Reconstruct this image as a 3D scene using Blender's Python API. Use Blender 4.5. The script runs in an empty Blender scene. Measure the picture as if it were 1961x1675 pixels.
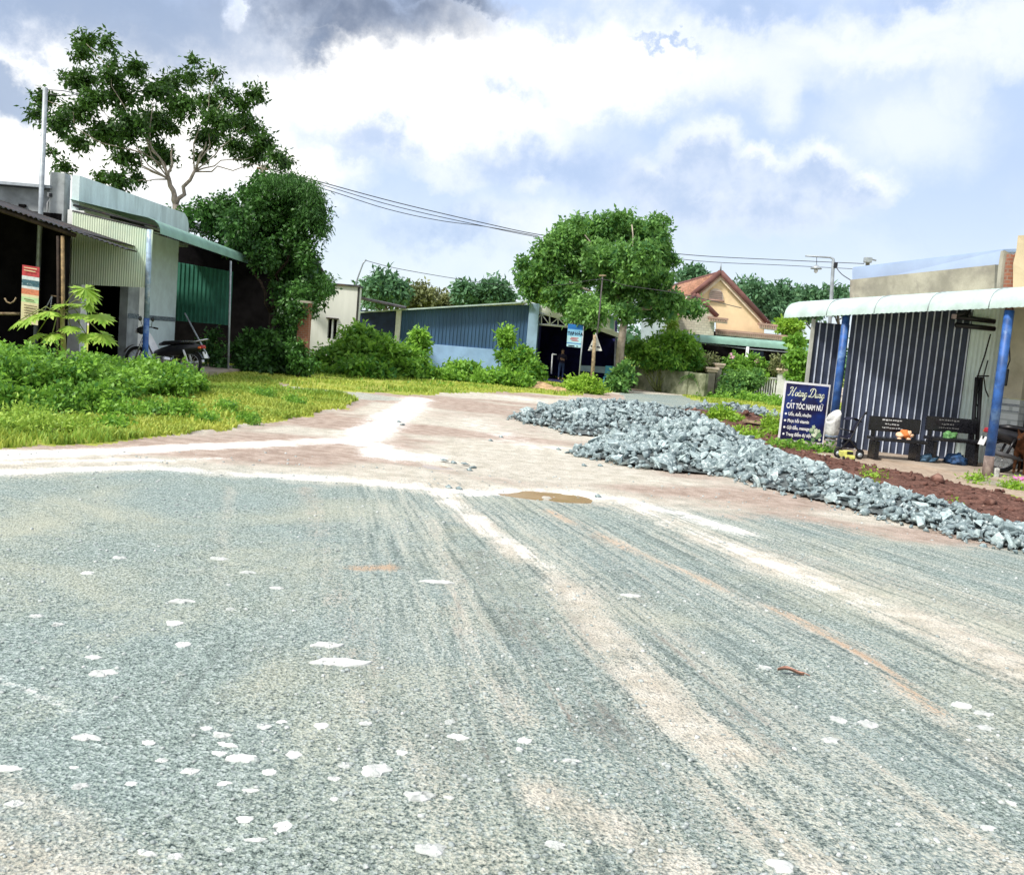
import bpy, bmesh, math, random
import numpy as np
from mathutils import Vector, Matrix
RAD = math.radians
rnd = random.Random(7)
rng = np.random.default_rng(11)
SC = bpy.context.scene
COL = SC.collection

# ------------------------------------------------------------------ camera
FPX, ROLL, PITCH, CAMZ = 1760.0, RAD(4.87), RAD(5.74), 1.45
cd = bpy.data.cameras.new('camera')
cam = bpy.data.objects.new('camera', cd)
COL.objects.link(cam)
cd.sensor_width = 36.0
cd.lens = 36.0 * FPX / 1961.0
cd.clip_start, cd.clip_end = 0.05, 3000.0
_r, _u, _f = Vector((1, 0, 0)), Vector((0, math.sin(PITCH), math.cos(PITCH))), Vector((0, math.cos(PITCH), -math.sin(PITCH)))
_iu = _r * math.cos(ROLL) + _u * math.sin(ROLL)
_iv = -_r * math.sin(ROLL) + _u * math.cos(ROLL)
_m = Matrix((_iu, _iv, -_f)).transposed().to_4x4()
_m.translation = (0, 0, CAMZ)
cam.matrix_world = _m
SC.camera = cam

def ray(px, py):
    d = _iu * ((px - 980.5) / FPX) + _iv * ((837.5 - py) / FPX) + _f
    return d / d.y
def at(px, py, Y):
    d = ray(px, py)
    return Vector((d.x * Y, Y, CAMZ + d.z * Y))
def gr(px, py, z=0.0):
    d = ray(px, py)
    return at(px, py, (z - CAMZ) / d.z)
def on(px, Y, z=0.0):
    lo, hi = -2000.0, 4000.0
    for _ in range(50):
        m = (lo + hi) / 2
        if at(px, m, Y).z > z: lo = m
        else: hi = m
    return at(px, lo, Y)

# ------------------------------------------------------------------ sun, sky, exposure
SUN_AZ, SUN_EL = RAD(-128), RAD(52)
sl = bpy.data.lights.new('sun', 'SUN')
sl.energy, sl.angle, sl.color = 3.2, RAD(8), (1.0, 0.955, 0.88)
so = bpy.data.objects.new('sun', sl)
COL.objects.link(so)
sdir = Vector((math.sin(SUN_AZ) * math.cos(SUN_EL), math.cos(SUN_AZ) * math.cos(SUN_EL), math.sin(SUN_EL)))
so.rotation_euler = sdir.to_track_quat('Z', 'Y').to_euler()
SC.view_settings.view_transform = 'Standard'
SC.view_settings.look = 'None'
SC.view_settings.exposure = 0.58
SC.view_settings.gamma = 1.0

class NT:
    """small helper for building node trees"""
    def __init__(s, nt):
        s.t = nt; nt.nodes.clear()
    def n(s, kind, **kw):
        nd = s.t.nodes.new(kind)
        for k, v in kw.items(): setattr(nd, k, v)
        return nd
    def l(s, a, b): s.t.links.new(a, b)
    def put(s, sock, v):
        if hasattr(v, 'is_output'): s.l(v, sock)
        elif v is not None: sock.default_value = v
    def math(s, op, a, b=None, c=None, clamp=False):
        m = s.n('ShaderNodeMath', operation=op, use_clamp=clamp)
        for i, v in enumerate((a, b, c)):
            if v is not None: s.put(m.inputs[i], v)
        return m.outputs[0]
    def mix(s, f, a, b, mode='MIX'):
        m = s.n('ShaderNodeMix', data_type='RGBA', blend_type=mode)
        s.put(m.inputs[0], f)
        for i, v in ((6, a), (7, b)):
            if isinstance(v, (tuple, list)): v = (*v[:3], 1.0)
            s.put(m.inputs[i], v)
        return m.outputs[2]
    def noise(s, vec, scale, detail=4.0, rough=0.55, dist=0.0, color=False):
        m = s.n('ShaderNodeTexNoise')
        if vec is not None: s.l(vec, m.inputs['Vector'])
        m.inputs['Scale'].default_value = scale; m.inputs['Detail'].default_value = detail
        m.inputs['Roughness'].default_value = rough; m.inputs['Distortion'].default_value = dist
        return m.outputs['Color' if color else 'Fac']
    def sstep(s, v, a, b, lo=0.0, hi=1.0):
        m = s.n('ShaderNodeMapRange', interpolation_type='SMOOTHSTEP')
        s.put(m.inputs[0], v)
        for i, x in ((1, a), (2, b), (3, lo), (4, hi)): m.inputs[i].default_value = x
        return m.outputs[0]
    def attr(s, name):
        a = s.n('ShaderNodeAttribute'); a.attribute_name = name
        return a.outputs['Fac']
    def bump(s, h, strength, dist):
        b = s.n('ShaderNodeBump'); s.put(b.inputs['Strength'], strength)
        b.inputs['Distance'].default_value = dist; s.l(h, b.inputs['Height'])
        return b.outputs['Normal']

def angles(px, py):
    d = ray(px, py).normalized()
    return math.atan2(d.x, d.y), math.asin(d.z)

def build_sky():
    w = bpy.data.worlds.new('World'); SC.world = w; w.use_nodes = True
    N = NT(w.node_tree)
    out = N.n('ShaderNodeOutputWorld')
    sky = N.n('ShaderNodeTexSky', sky_type='NISHITA')
    sky.sun_disc = False; sky.sun_elevation = SUN_EL; sky.sun_rotation = SUN_AZ % (2 * math.pi)
    sky.air_density = 1.0; sky.dust_density = 2.5; sky.ozone_density = 1.0
    b0 = N.n('ShaderNodeBackground'); N.l(sky.outputs[0], b0.inputs[0]); b0.inputs[1].default_value = 0.1
    tc = N.n('ShaderNodeTexCoord'); D = tc.outputs['Generated']
    sx = N.n('ShaderNodeSeparateXYZ'); N.l(D, sx.inputs[0])
    # wobble of the direction so that cloud outlines break up
    nz = N.noise(D, 9.0, 7.0, 0.6, color=True)
    nzf = N.noise(D, 30.0, 9.0, 0.66, color=True)
    def sep(c):
        q = N.n('ShaderNodeSeparateColor'); N.l(c, q.inputs[0]); return q.outputs
    a, af = sep(nz), sep(nzf)
    az0 = N.math('ARCTAN2', sx.outputs[0], sx.outputs[1])
    el0 = N.math('ARCSINE', sx.outputs[2])
    def wob(v, i, k1, k2):
        v = N.math('MULTIPLY_ADD', N.math('SUBTRACT', a[i], 0.5), k1, v)
        return N.math('MULTIPLY_ADD', N.math('SUBTRACT', af[i], 0.5), k2, v)
    az, el = wob(az0, 0, 0.16, 0.05), wob(el0, 1, 0.12, 0.05)
    azs, els = wob(az0, 0, 0.05, 0.045), wob(el0, 1, 0.05, 0.045)
    def blob(px, py, rx, ry, soft=0.5, fine=False, dy=0.0, rot=0.0):
        A, E = angles(px, py)
        u = N.math('MULTIPLY', N.math('SUBTRACT', azs if fine else az, A), 1.0 / (rx / FPX))
        v = N.math('MULTIPLY', N.math('SUBTRACT', els if fine else el, E + dy), 1.0 / (ry / FPX))
        r = N.math('SQRT', N.math('ADD', N.math('MULTIPLY', u, u), N.math('MULTIPLY', v, v)))
        return N.sstep(r, 1.0 + soft, 1.0 - soft)
    def union(bs):
        r = bs[0]
        for b in bs[1:]: r = N.math('MAXIMUM', r, b)
        return r
    base = N.n('ShaderNodeMix', data_type='RGBA')
    hz = N.sstep(el0, 0.22, 0.0)
    col = N.mix(hz, (0.53, 0.66, 0.92), (0.82, 0.92, 0.98))
    # soft mottling of the blue
    mott = N.sstep(N.noise(D, 5.0, 6.0, 0.55, 0.3), 0.44, 0.66)
    col = N.mix(N.math('MULTIPLY', mott, 0.24), col, (0.95, 0.98, 1.0))
    # bright, burnt-out cloud deck lit from behind
    white = union([blob(700, 175, 360, 115, 0.55), blob(1000, 130, 260, 70, 0.7), blob(250, 240, 300, 160, 0.6),
                   blob(120, 130, 110, 45, 0.5), blob(450, 330, 200, 60, 0.7), blob(60, 280, 160, 60, 0.7)])
    band = union([blob(1300, 110, 330, 60, 0.8), blob(1720, 85, 380, 46, 0.8)])
    col = N.mix(N.math('MULTIPLY', band, 0.8), col, (1.0, 1.02, 1.05))
    col = N.mix(white, col, (1.25, 1.22, 1.16))
    # cloud cover behind the camera and overhead keeps the light soft
    back = N.sstep(sx.outputs[1], 0.35, -0.2)
    zen = N.sstep(el0, 0.45, 0.8)
    cover = N.math('MULTIPLY', N.math('MAXIMUM', back, zen), N.sstep(N.noise(D, 2.4, 5.0, 0.6), 0.3, 0.6))
    col = N.mix(cover, col, (0.98, 0.98, 1.0))
    # small pale clouds
    wisps = union([blob(875, 345, 60, 22, 0.6, True), blob(1020, 360, 36, 14, 0.6, True), blob(680, 330, 22, 14, 0.7, True),
                   blob(1505, 195, 34, 38, 0.7, True), blob(1750, 250, 100, 65, 0.7, True), blob(1820, 190, 45, 40, 0.7, True), blob(1010, 430, 110, 26, 0.8, True)])
    col = N.mix(N.math('MULTIPLY', wisps, 0.7), col, (0.93, 0.97, 1.0))
    # cumulus with bright rim and lavender heart
    def cumulus(dy):
        return union([blob(1350, 290, 72, 56, 0.34, True, dy), blob(1440, 320, 66, 42, 0.34, True, dy), blob(1560, 325, 76, 46, 0.34, True, dy),
                      blob(1280, 345, 76, 42, 0.4, True, dy), blob(1645, 362, 75, 32, 0.4, True, dy), blob(1430, 385, 190, 45, 0.5, True, dy)])
    c1 = cumulus(0.0)
    col = N.mix(N.math('MULTIPLY', c1, 0.9), col, (0.96, 0.99, 1.03))
    heart = N.math('MULTIPLY', cumulus(-0.015), c1)
    lit = N.sstep(N.noise(D, 20.0, 5.0, 0.6), 0.35, 0.72)
    col = N.mix(N.math('MULTIPLY', heart, N.math('MULTIPLY_ADD', lit, -0.5, 1.0)), col, (0.50, 0.61, 0.82))
    # dark grey rain clouds
    grey = union([blob(640, 25, 225, 48, 0.6), blob(595, 76, 60, 30, 0.7), blob(830, 0, 110, 26, 0.7)])
    hole = N.math('SUBTRACT', 1.0, union([blob(440, 4, 24, 30, 0.8), blob(452, 20, 12, 14, 0.9)]))
    gn = N.sstep(N.noise(D, 13.0, 6.0, 0.6), 0.25, 0.6, 0.55, 1.0)
    col = N.mix(N.math('MULTIPLY', N.math('MULTIPLY', grey, hole), gn), col, (0.19, 0.23, 0.32))
    blue = union([blob(200, 20, 290, 65, 0.6), blob(20, 155, 60, 40, 0.5), blob(300, 90, 120, 60, 0.9)])
    col = N.mix(N.math('MULTIPLY', N.math('MULTIPLY', blue, hole), 0.88), col, (0.30, 0.39, 0.56))
    pale = union([blob(1420, 5, 90, 24, 0.8), blob(1770, 0, 80, 18, 0.8), blob(1075, 45, 42, 20, 0.9), blob(975, 175, 60, 22, 0.9), blob(835, 445, 75, 26, 0.8),
                  blob(1300, 76, 40, 5, 0.9), blob(760, 285, 190, 42, 0.8), blob(1080, 330, 190, 40, 0.9), blob(870, 440, 110, 30, 0.8)])
    col = N.mix(N.math('MULTIPLY', N.math('MULTIPLY', pale, 0.8), N.sstep(N.noise(D, 14.0, 7.0, 0.65), 0.25, 0.6)), col, (0.42, 0.55, 0.80))
    edge = N.sstep(N.noise(D, 11.0, 9.0, 0.68, 0.6), 0.50, 0.66)
    col = N.mix(N.math('MULTIPLY', edge, 0.14), col, (0.50, 0.61, 0.80))
    b1 = N.n('ShaderNodeBackground'); N.l(col, b1.inputs[0]); b1.inputs[1].default_value = 0.8
    ms = N.n('ShaderNodeMixShader'); ms.inputs[0].default_value = 0.86
    N.l(b0.outputs[0], ms.inputs[1]); N.l(b1.outputs[0], ms.inputs[2])
    N.l(ms.outputs[0], out.inputs[0])
build_sky()

# ------------------------------------------------------------------ materials
MATS = {}
def mat(name, c, rough=0.8, var=0.2, scale=6.0, bump=0.15, c2=None, metal=0.0, fine=60.0, stain=None, stretch=None, spec=0.35, stain_amt=(0.5, 0.68)):
    """generic weathered surface: two-scale mottling, optional stain colour, light bump"""
    if name in MATS: return MATS[name]
    m = bpy.data.materials.new(name); m.use_nodes = True
    N = NT(m.node_tree)
    out = N.n('ShaderNodeOutputMaterial'); p = N.n('ShaderNodeBsdfPrincipled')
    N.l(p.outputs[0], out.inputs[0])
    v = N.n('ShaderNodeTexCoord').outputs['Object']
    if stretch:
        mp = N.n('ShaderNodeMapping'); N.l(v, mp.inputs[0]); mp.inputs['Scale'].default_value = stretch; v = mp.outputs[0]
    n1 = N.noise(v, scale, 5.0, 0.6); n2 = N.noise(v, fine, 3.0, 0.6)
    c2 = c2 or tuple(max(0, x * (1 - 2 * var)) for x in c)
    col = N.mix(N.sstep(n1, 0.3, 0.7), c2, tuple(min(1, x * (1 + var)) for x in c))
    col = N.mix(N.math('MULTIPLY', N.sstep(n2, 0.4, 0.65), var), col, tuple(x * 0.5 for x in c))
    if stain:
        n3 = N.noise(v, scale * 0.45, 6.0, 0.65, 0.4)
        col = N.mix(N.sstep(n3, stain_amt[0], stain_amt[1]), col, stain)
    N.l(col, p.inputs['Base Color'])
    p.inputs['Metallic'].default_value = metal
    p.inputs['Specular IOR Level'].default_value = spec
    N.l(N.math('MULTIPLY_ADD', n1, 0.25, rough - 0.12, True), p.inputs['Roughness'])
    if bump: N.l(N.bump(N.math('ADD', n1, N.math('MULTIPLY', n2, 0.5)), bump, 0.02), p.inputs['Normal'])
    MATS[name] = m
    return m

def leaf_mat(name, dark, light, trans=0.3, rough=0.5):
    if name in MATS: return MATS[name]
    m = bpy.data.materials.new(name); m.use_nodes = True
    N = NT(m.node_tree)
    out = N.n('ShaderNodeOutputMaterial'); p = N.n('ShaderNodeBsdfPrincipled')
    t = N.n('ShaderNodeBsdfTranslucent'); ms = N.n('ShaderNodeMixShader'); ms.inputs[0].default_value = trans
    lv = N.attr('lv')
    col = N.mix(lv, dark, light)
    v = N.n('ShaderNodeTexCoord').outputs['Object']
    col = N.mix(N.math('MULTIPLY', N.noise(v, 2.0, 3.0), 0.35), col, tuple(x * 0.55 for x in dark))
    N.l(col, p.inputs['Base Color']); p.inputs['Roughness'].default_value = rough
    p.inputs['Specular IOR Level'].default_value = 0.35
    N.l(N.mix(0.5, col, light), t.inputs[0])
    N.l(p.outputs[0], ms.inputs[1]); N.l(t.outputs[0], ms.inputs[2]); N.l(ms.outputs[0], out.inputs[0])
    MATS[name] = m
    return m

WHITE = mat('white_paint', (0.78, 0.79, 0.76), 0.7, 0.08, 3, 0.05, stain=(0.42, 0.42, 0.38), stain_amt=(0.58, 0.8))
PLASTER_GREY = mat('grey_render', (0.36, 0.39, 0.40), 0.9, 0.15, 2.5, 0.2, stain=(0.20, 0.22, 0.22))
PARAPET_MAT = mat('pale_weathered_render', (0.62, 0.72, 0.74), 0.9, 0.12, 2.2, 0.2, stain=(0.22, 0.28, 0.30), stretch=(1, 1, 0.35), stain_amt=(0.52, 0.72))
PALE_BLUE = mat('pale_blue_plaster', (0.62, 0.74, 0.77), 0.8, 0.06, 3, 0.05)
BLACK = mat('shade_dark_interior', (0.010, 0.009, 0.010), 0.95, 0.3, 3, 0.1, spec=0.05)  # near-black colour stands in for the deep shade of interiors
DARKWOOD = mat('dark_wood', (0.045, 0.030, 0.022), 0.85, 0.3, 10, 0.3)
WOOD = mat('pale_wood_post', (0.36, 0.28, 0.17), 0.85, 0.25, 12, 0.3, stain=(0.16, 0.10, 0.06))
BAMBOO = mat('bamboo_pole', (0.28, 0.19, 0.09), 0.7, 0.25, 12, 0.2)
TIN_GREEN = mat('green_tin', (0.24, 0.42, 0.34), 0.45, 0.08, 3, 0.05, stain=(0.20, 0.34, 0.28), spec=0.5)
TIN_CREAM = mat('cream_green_tin', (0.66, 0.74, 0.56), 0.5, 0.05, 2, 0.05, stain=(0.50, 0.68, 0.56), spec=0.5, stain_amt=(0.45, 0.75))
TIN_DKGREEN = mat('dark_green_tin', (0.045, 0.20, 0.14), 0.5, 0.12, 3, 0.05, spec=0.4)
TIN_DARK = mat('old_dark_tin', (0.07, 0.07, 0.075), 0.7, 0.3, 4, 0.1, stain=(0.12, 0.07, 0.05))
TIN_BLUE = mat('blue_tin_cladding', (0.05, 0.115, 0.22), 0.5, 0.12, 1.2, 0.05, stain=(0.08, 0.16, 0.28), spec=0.4, stretch=(1, 1, 0.2))
TIN_STEEL = mat('galvanised_tin', (0.20, 0.24, 0.30), 0.42, 0.12, 3, 0.05, metal=0.35, spec=0.5)
TIN_MINT = mat('pale_mint_tin', (0.78, 0.93, 0.90), 0.5, 0.04, 2, 0.04, stain=(0.62, 0.82, 0.80), spec=0.45)
TIN_WHITE = mat('pale_awning_tin', (0.50, 0.62, 0.58), 0.5, 0.10, 3.5, 0.03, stain=(0.36, 0.50, 0.48), spec=0.5, stain_amt=(0.55, 0.8))
SKYBLUE_TIN = mat('sky_blue_tin', (0.38, 0.48, 0.68), 0.5, 0.05, 1.2, 0.03, spec=0.5)
LOWWALL = mat('light_blue_wall_paint', (0.30, 0.47, 0.74), 0.8, 0.08, 1.5, 0.05, stain=(0.24, 0.39, 0.64))
LT_BLUE = mat('light_blue_column_paint', (0.36, 0.53, 0.72), 0.8, 0.08, 2, 0.05)
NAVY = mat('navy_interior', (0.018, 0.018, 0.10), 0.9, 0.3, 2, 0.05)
STEEL_WHITE = mat('white_steel', (0.75, 0.76, 0.80), 0.5, 0.05, 5, 0.02)
GALV = mat('galvanised_pipe', (0.38, 0.42, 0.45), 0.5, 0.12, 6, 0.05, metal=0.3)
BLUE_PAINT = mat('blue_pipe_paint', (0.03, 0.115, 0.38), 0.5, 0.22, 7, 0.12, stain=(0.13, 0.24, 0.44), spec=0.5)
BLUE_FADED = mat('faded_blue_pipe', (0.30, 0.42, 0.55), 0.5, 0.2, 8, 0.06, stain=(0.62, 0.68, 0.72), spec=0.45)
CONCRETE = mat('old_concrete', (0.38, 0.35, 0.28), 0.95, 0.18, 1.8, 0.25, stain=(0.20, 0.18, 0.16), stain_amt=(0.52, 0.66))
SLAB_MAT = mat('dusty_slab', (0.40, 0.33, 0.26), 0.95, 0.15, 2, 0.2, stain=(0.27, 0.20, 0.16))
MOSSY = mat('mossy_wall', (0.36, 0.38, 0.26), 0.95, 0.2, 2.0, 0.25, stain=(0.10, 0.12, 0.06), stain_amt=(0.42, 0.68))
YELLOW_WALL = mat('warm_yellow_paint', (0.84, 0.64, 0.40), 0.85, 0.06, 1.5, 0.05)
CREAM_TRIM = mat('cream_trim', (0.76, 0.62, 0.48), 0.85, 0.1, 3, 0.05)
PINK_TRIM = mat('brick_pink_trim', (0.44, 0.28, 0.22), 0.85, 0.1, 3, 0.05)
MAROON = mat('maroon_ridge', (0.17, 0.075, 0.065), 0.7, 0.15, 4, 0.1)
RUBBER = mat('black_rubber', (0.012, 0.012, 0.013), 0.7, 0.2, 20, 0.1)
BLACKP = mat('black_plastic', (0.012, 0.012, 0.016), 0.35, 0.2, 10, 0.02, spec=0.5)
CHROME = mat('chrome', (0.55, 0.56, 0.58), 0.25, 0.05, 10, 0.0, metal=0.9)
REDP = mat('red_plastic', (0.42, 0.03, 0.05), 0.35, 0.1, 8, 0.0, spec=0.5)
MAROONP = mat('wine_red_plastic', (0.25, 0.03, 0.07), 0.35, 0.1, 8, 0.0, spec=0.5)
WHITEP = mat('white_plastic', (0.74, 0.75, 0.76), 0.4, 0.05, 8, 0.0, spec=0.5)
ORANGEP = mat('orange_lens', (0.75, 0.14, 0.02), 0.3, 0.1, 8, 0.0, spec=0.5)
WIRE = mat('black_cable', (0.05, 0.05, 0.055), 0.7, 0.1, 8, 0.0)
BARK = mat('grey_bark', (0.22, 0.20, 0.16), 0.95, 0.3, 8, 0.5, stain=(0.10, 0.085, 0.06), stretch=(1, 1, 0.4))
BARK_PALE = mat('pale_bark', (0.42, 0.36, 0.30), 0.9, 0.25, 6, 0.4, stain=(0.20, 0.16, 0.12), stretch=(1, 1, 0.4))
STEM = mat('green_stem', (0.20, 0.24, 0.07), 0.8, 0.2, 8, 0.2)

def brick_mat(name, c1, c2, mortar, sx=4.0, bump=0.6):
    if name in MATS: return MATS[name]
    m = bpy.data.materials.new(name); m.use_nodes = True
    N = NT(m.node_tree)
    out = N.n('ShaderNodeOutputMaterial'); p = N.n('ShaderNodeBsdfPrincipled'); N.l(p.outputs[0], out.inputs[0])
    v = N.n('ShaderNodeTexCoord').outputs['Object']
    s = N.n('ShaderNodeSeparateXYZ'); N.l(v, s.inputs[0])
    cx = N.n('ShaderNodeCombineXYZ'); N.l(N.math('ADD', s.outputs[0], s.outputs[1]), cx.inputs[0]); N.l(s.outputs[2], cx.inputs[1])
    b = N.n('ShaderNodeTexBrick'); N.l(cx.outputs[0], b.inputs['Vector'])
    b.inputs['Scale'].default_value = sx; b.inputs['Color1'].default_value = (*c1, 1); b.inputs['Color2'].default_value = (*c2, 1); b.inputs['Mortar'].default_value = (*mortar, 1)
    b.inputs['Mortar Size'].default_value = 0.03
    col = N.mix(N.math('MULTIPLY', N.noise(v, 9.0, 4.0), 0.5), b.outputs['Color'], tuple(x * 0.5 for x in c1))
    N.l(col, p.inputs['Base Color']); p.inputs['Roughness'].default_value = 0.9
    N.l(N.bump(N.math('ADD', b.outputs['Fac'], N.noise(v, 30.0)), -bump, 0.02), p.inputs['Normal'])
    MATS[name] = m
    return m
BRICK = brick_mat('raw_red_brick', (0.36, 0.13, 0.07), (0.25, 0.085, 0.05), (0.28, 0.22, 0.17))
STONEFACE = brick_mat('pale_stone_cladding', (0.68, 0.62, 0.50), (0.52, 0.46, 0.36), (0.40, 0.36, 0.30), 2.2)
TILEWALL = brick_mat('pale_wall_tile', (0.70, 0.74, 0.74), (0.66, 0.70, 0.71), (0.45, 0.5, 0.5), 2.0, 0.1)

def tile_roof_mat():
    m = bpy.data.materials.new('clay_roof_tile'); m.use_nodes = True
    N = NT(m.node_tree)
    out = N.n('ShaderNodeOutputMaterial'); p = N.n('ShaderNodeBsdfPrincipled'); N.l(p.outputs[0], out.inputs[0])
    v = N.n('ShaderNodeTexCoord').outputs['UV']
    s = N.n('ShaderNodeSeparateXYZ'); N.l(v, s.inputs[0])
    w = N.math('SINE', N.math('MULTIPLY', s.outputs[0], 2 * math.pi / 0.32))
    r = N.math('FRACT', N.math('MULTIPLY', s.outputs[1], 1 / 0.42))
    col = N.mix(N.sstep(N.noise(v, 2.0, 5.0), 0.3, 0.7), (0.50, 0.24, 0.17), (0.36, 0.15, 0.10))
    col = N.mix(N.sstep(r, 0.86, 0.98), col, (0.20, 0.08, 0.06))
    N.l(col, p.inputs['Base Color']); p.inputs['Roughness'].default_value = 0.75
    N.l(N.bump(N.math('ADD', w, r), 0.9, 0.05), p.inputs['Normal'])
    return m
ROOFTILE = tile_roof_mat()

# ------------------------------------------------------------------ mesh builder
class MB:
    def __init__(s): s.v, s.f, s.m, s.sm, s.mats = [], [], [], [], []
    def mi(s, m):
        if m not in s.mats: s.mats.append(m)
        return s.mats.index(m)
    def add(s, vs, fs, m, smooth=False):
        o = len(s.v); s.v += [tuple(v) for v in vs]; k = s.mi(m)
        for f in fs: s.f.append([i + o for i in f]); s.m.append(k); s.sm.append(smooth)
        return s
    def box(s, c, size, m, rz=0.0, M=None, bev=0.0):
        hx, hy, hz = (x / 2 for x in size)
        if bev:
            b = min(bev, hx * .9, hy * .9, hz * .9)
            pts, fs = [], []
            bm = bmesh.new(); bmesh.ops.create_cube(bm, size=1.0)
            for v in bm.verts: v.co = Vector((v.co.x * 2 * hx, v.co.y * 2 * hy, v.co.z * 2 * hz))
            bmesh.ops.bevel(bm, geom=bm.edges[:], offset=b, segments=2, affect='EDGES', profile=0.5)
            bm.verts.index_update()
            pts = [v.co.copy() for v in bm.verts]; fs = [[v.index for v in f.verts] for f in bm.faces]; bm.free()
        else:
            pts = [Vector((x, y, z)) for x in (-hx, hx) for y in (-hy, hy) for z in (-hz, hz)]
            fs = [(0, 1, 3, 2), (4, 6, 7, 5), (0, 4, 5, 1), (2, 3, 7, 6), (0, 2, 6, 4), (1, 5, 7, 3)]
        T = M if M is not None else Matrix.Translation(Vector(c)) @ Matrix.Rotation(rz, 4, 'Z')
        return s.add([T @ p for p in pts], fs, m)
    def tube(s, pts, r, m, n=8, cap=True):
        pts = [Vector(p) for p in pts]
        rs = r if isinstance(r, (list, tuple)) else [r] * len(pts)
        vs, fs = [], []
        ref = None
        for i, p in enumerate(pts):
            t = (pts[min(i + 1, len(pts) - 1)] - pts[max(i - 1, 0)]).normalized()
            if ref is None: ref = t.orthogonal().normalized()
            a = (ref - t * ref.dot(t))
            a = a.normalized() if a.length > 1e-5 else t.orthogonal().normalized()
            b = t.cross(a); ref = a
            for k in range(n):
                q = 2 * math.pi * k / n
                vs.append(p + (a * math.cos(q) + b * math.sin(q)) * rs[i])
        for i in range(len(pts) - 1):
            for k in range(n):
                k2 = (k + 1) % n
                fs.append((i * n + k, i * n + k2, (i + 1) * n + k2, (i + 1) * n + k))
        if cap:
            fs.append(tuple(range(n))[::-1]); fs.append(tuple((len(pts) - 1) * n + k for k in range(n)))
        return s.add(vs, fs, m, True)
    def poly(s, pts, thick, m):
        """flat polygon given in 3-D, thickened along its normal (both ways half)"""
        pts = [Vector(p) for p in pts]; n = len(pts)
        nr = Vector((0, 0, 0))
        for i in range(n):
            a, b = pts[i], pts[(i + 1) % n]
            nr += Vector(((a.y - b.y) * (a.z + b.z), (a.z - b.z) * (a.x + b.x), (a.x - b.x) * (a.y + b.y)))
        nr.normalize(); h = nr * thick / 2
        vs = [p + h for p in pts] + [p - h for p in pts]
        fs = [tuple(range(n)), tuple(range(2 * n - 1, n - 1, -1))] + [(i, n + i, n + (i + 1) % n, (i + 1) % n) for i in range(n)]
        return s.add(vs, fs, m)
    def wall(s, a, b, z0, z1, thick, m):
        """upright slab between plan points a and b"""
        a, b = Vector((a[0], a[1], 0)), Vector((b[0], b[1], 0))
        d = (b - a); L = d.length
        c = (a + b) / 2; c.z = (z0 + z1) / 2
        return s.box(c, (L, thick, z1 - z0), m, math.atan2(d.y, d.x))
    def corr(s, p0, du, dv, pitch, amp, m, trap=False, thick=0.004):
        """corrugated sheet: waves run across du, ridges run along dv"""
        p0, du, dv = Vector(p0), Vector(du), Vector(dv)
        L = du.length; nr = du.cross(dv).normalized()
        nw = max(1, int(round(L / pitch))); vs = []
        prof = [(0, 0), (.30, 0), (.38, 1), (.55, 1), (.63, 0)] if trap else [(k / 8, math.cos(2 * math.pi * k / 8)) for k in range(8)]
        xs = [((i + t) / nw, h * amp) for i in range(nw) for t, h in prof] + [(1.0, prof[0][1] * amp)]
        for t, h in xs:
            q = p0 + du * t + nr * h
            vs += [q, q + dv]
        fs = [(2 * i, 2 * i + 2, 2 * i + 3, 2 * i + 1) for i in range(len(xs) - 1)]
        o = len(vs)
        vs += [v - nr * thick for v in vs]
        fs += [(f[3] + o, f[2] + o, f[1] + o, f[0] + o) for f in fs]
        return s.add(vs, fs, m, not trap)
    def lathe(s, c, prof, m, n=20, M=None):
        vs, fs = [], []
        for r, z in prof:
            for k in range(n):
                q = 2 * math.pi * k / n; vs.append(Vector((r * math.cos(q), r * math.sin(q), z)))
        for i in range(len(prof) - 1):
            for k in range(n):
                k2 = (k + 1) % n; fs.append((i * n + k, i * n + k2, (i + 1) * n + k2, (i + 1) * n + k))
        fs.append(tuple(range(n))[::-1]); fs.append(tuple((len(prof) - 1) * n + k for k in range(n)))
        T = M if M is not None else Matrix.Translation(Vector(c))
        return s.add([T @ v for v in vs], fs, m, True)
    def sweep(s, prof, path_a, path_b, side, m, up=Vector((0, 0, 1)), corrug=0.0, pitch=0.2):
        """profile (offset along side, height) swept from a to b; corrug adds small ribs running along the profile"""
        a, b = Vector(path_a), Vector(path_b); d = b - a
        n = max(1, int(d.length / pitch)) * 2 if corrug else 1
        vs, fs = [], []; k = len(prof)
        for i in range(n + 1):
            e = corrug if (i % 2) else 0.0
            for (x, z) in prof: vs.append(a + d * (i / n) + side * x + up * (z + e))
        for i in range(n):
            for j in range(k - 1): fs.append((i * k + j, i * k + j + 1, (i + 1) * k + j + 1, (i + 1) * k + j))
        o = len(vs); vs += [v - up * 0.012 for v in vs]
        fs += [(f[3] + o, f[2] + o, f[1] + o, f[0] + o) for f in fs]
        return s.add(vs, fs, m, True)
    def build(s, name, parent=None, local=False):
        me = bpy.data.meshes.new(name)
        off = Vector((0, 0, 0))
        if parent is not None and not local:
            off = Vector(parent.location)
            if parent.parent is not None: off = off + Vector(parent.parent.location)
        me.from_pydata([(v[0] - off.x, v[1] - off.y, v[2] - off.z) for v in s.v], [], s.f)
        for m in s.mats: me.materials.append(m)
        me.polygons.foreach_set('material_index', s.m)
        me.polygons.foreach_set('use_smooth', s.sm)
        me.update()
        o = bpy.data.objects.new(name, me); COL.objects.link(o)
        if parent is not None: o.parent = parent
        return o

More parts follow.
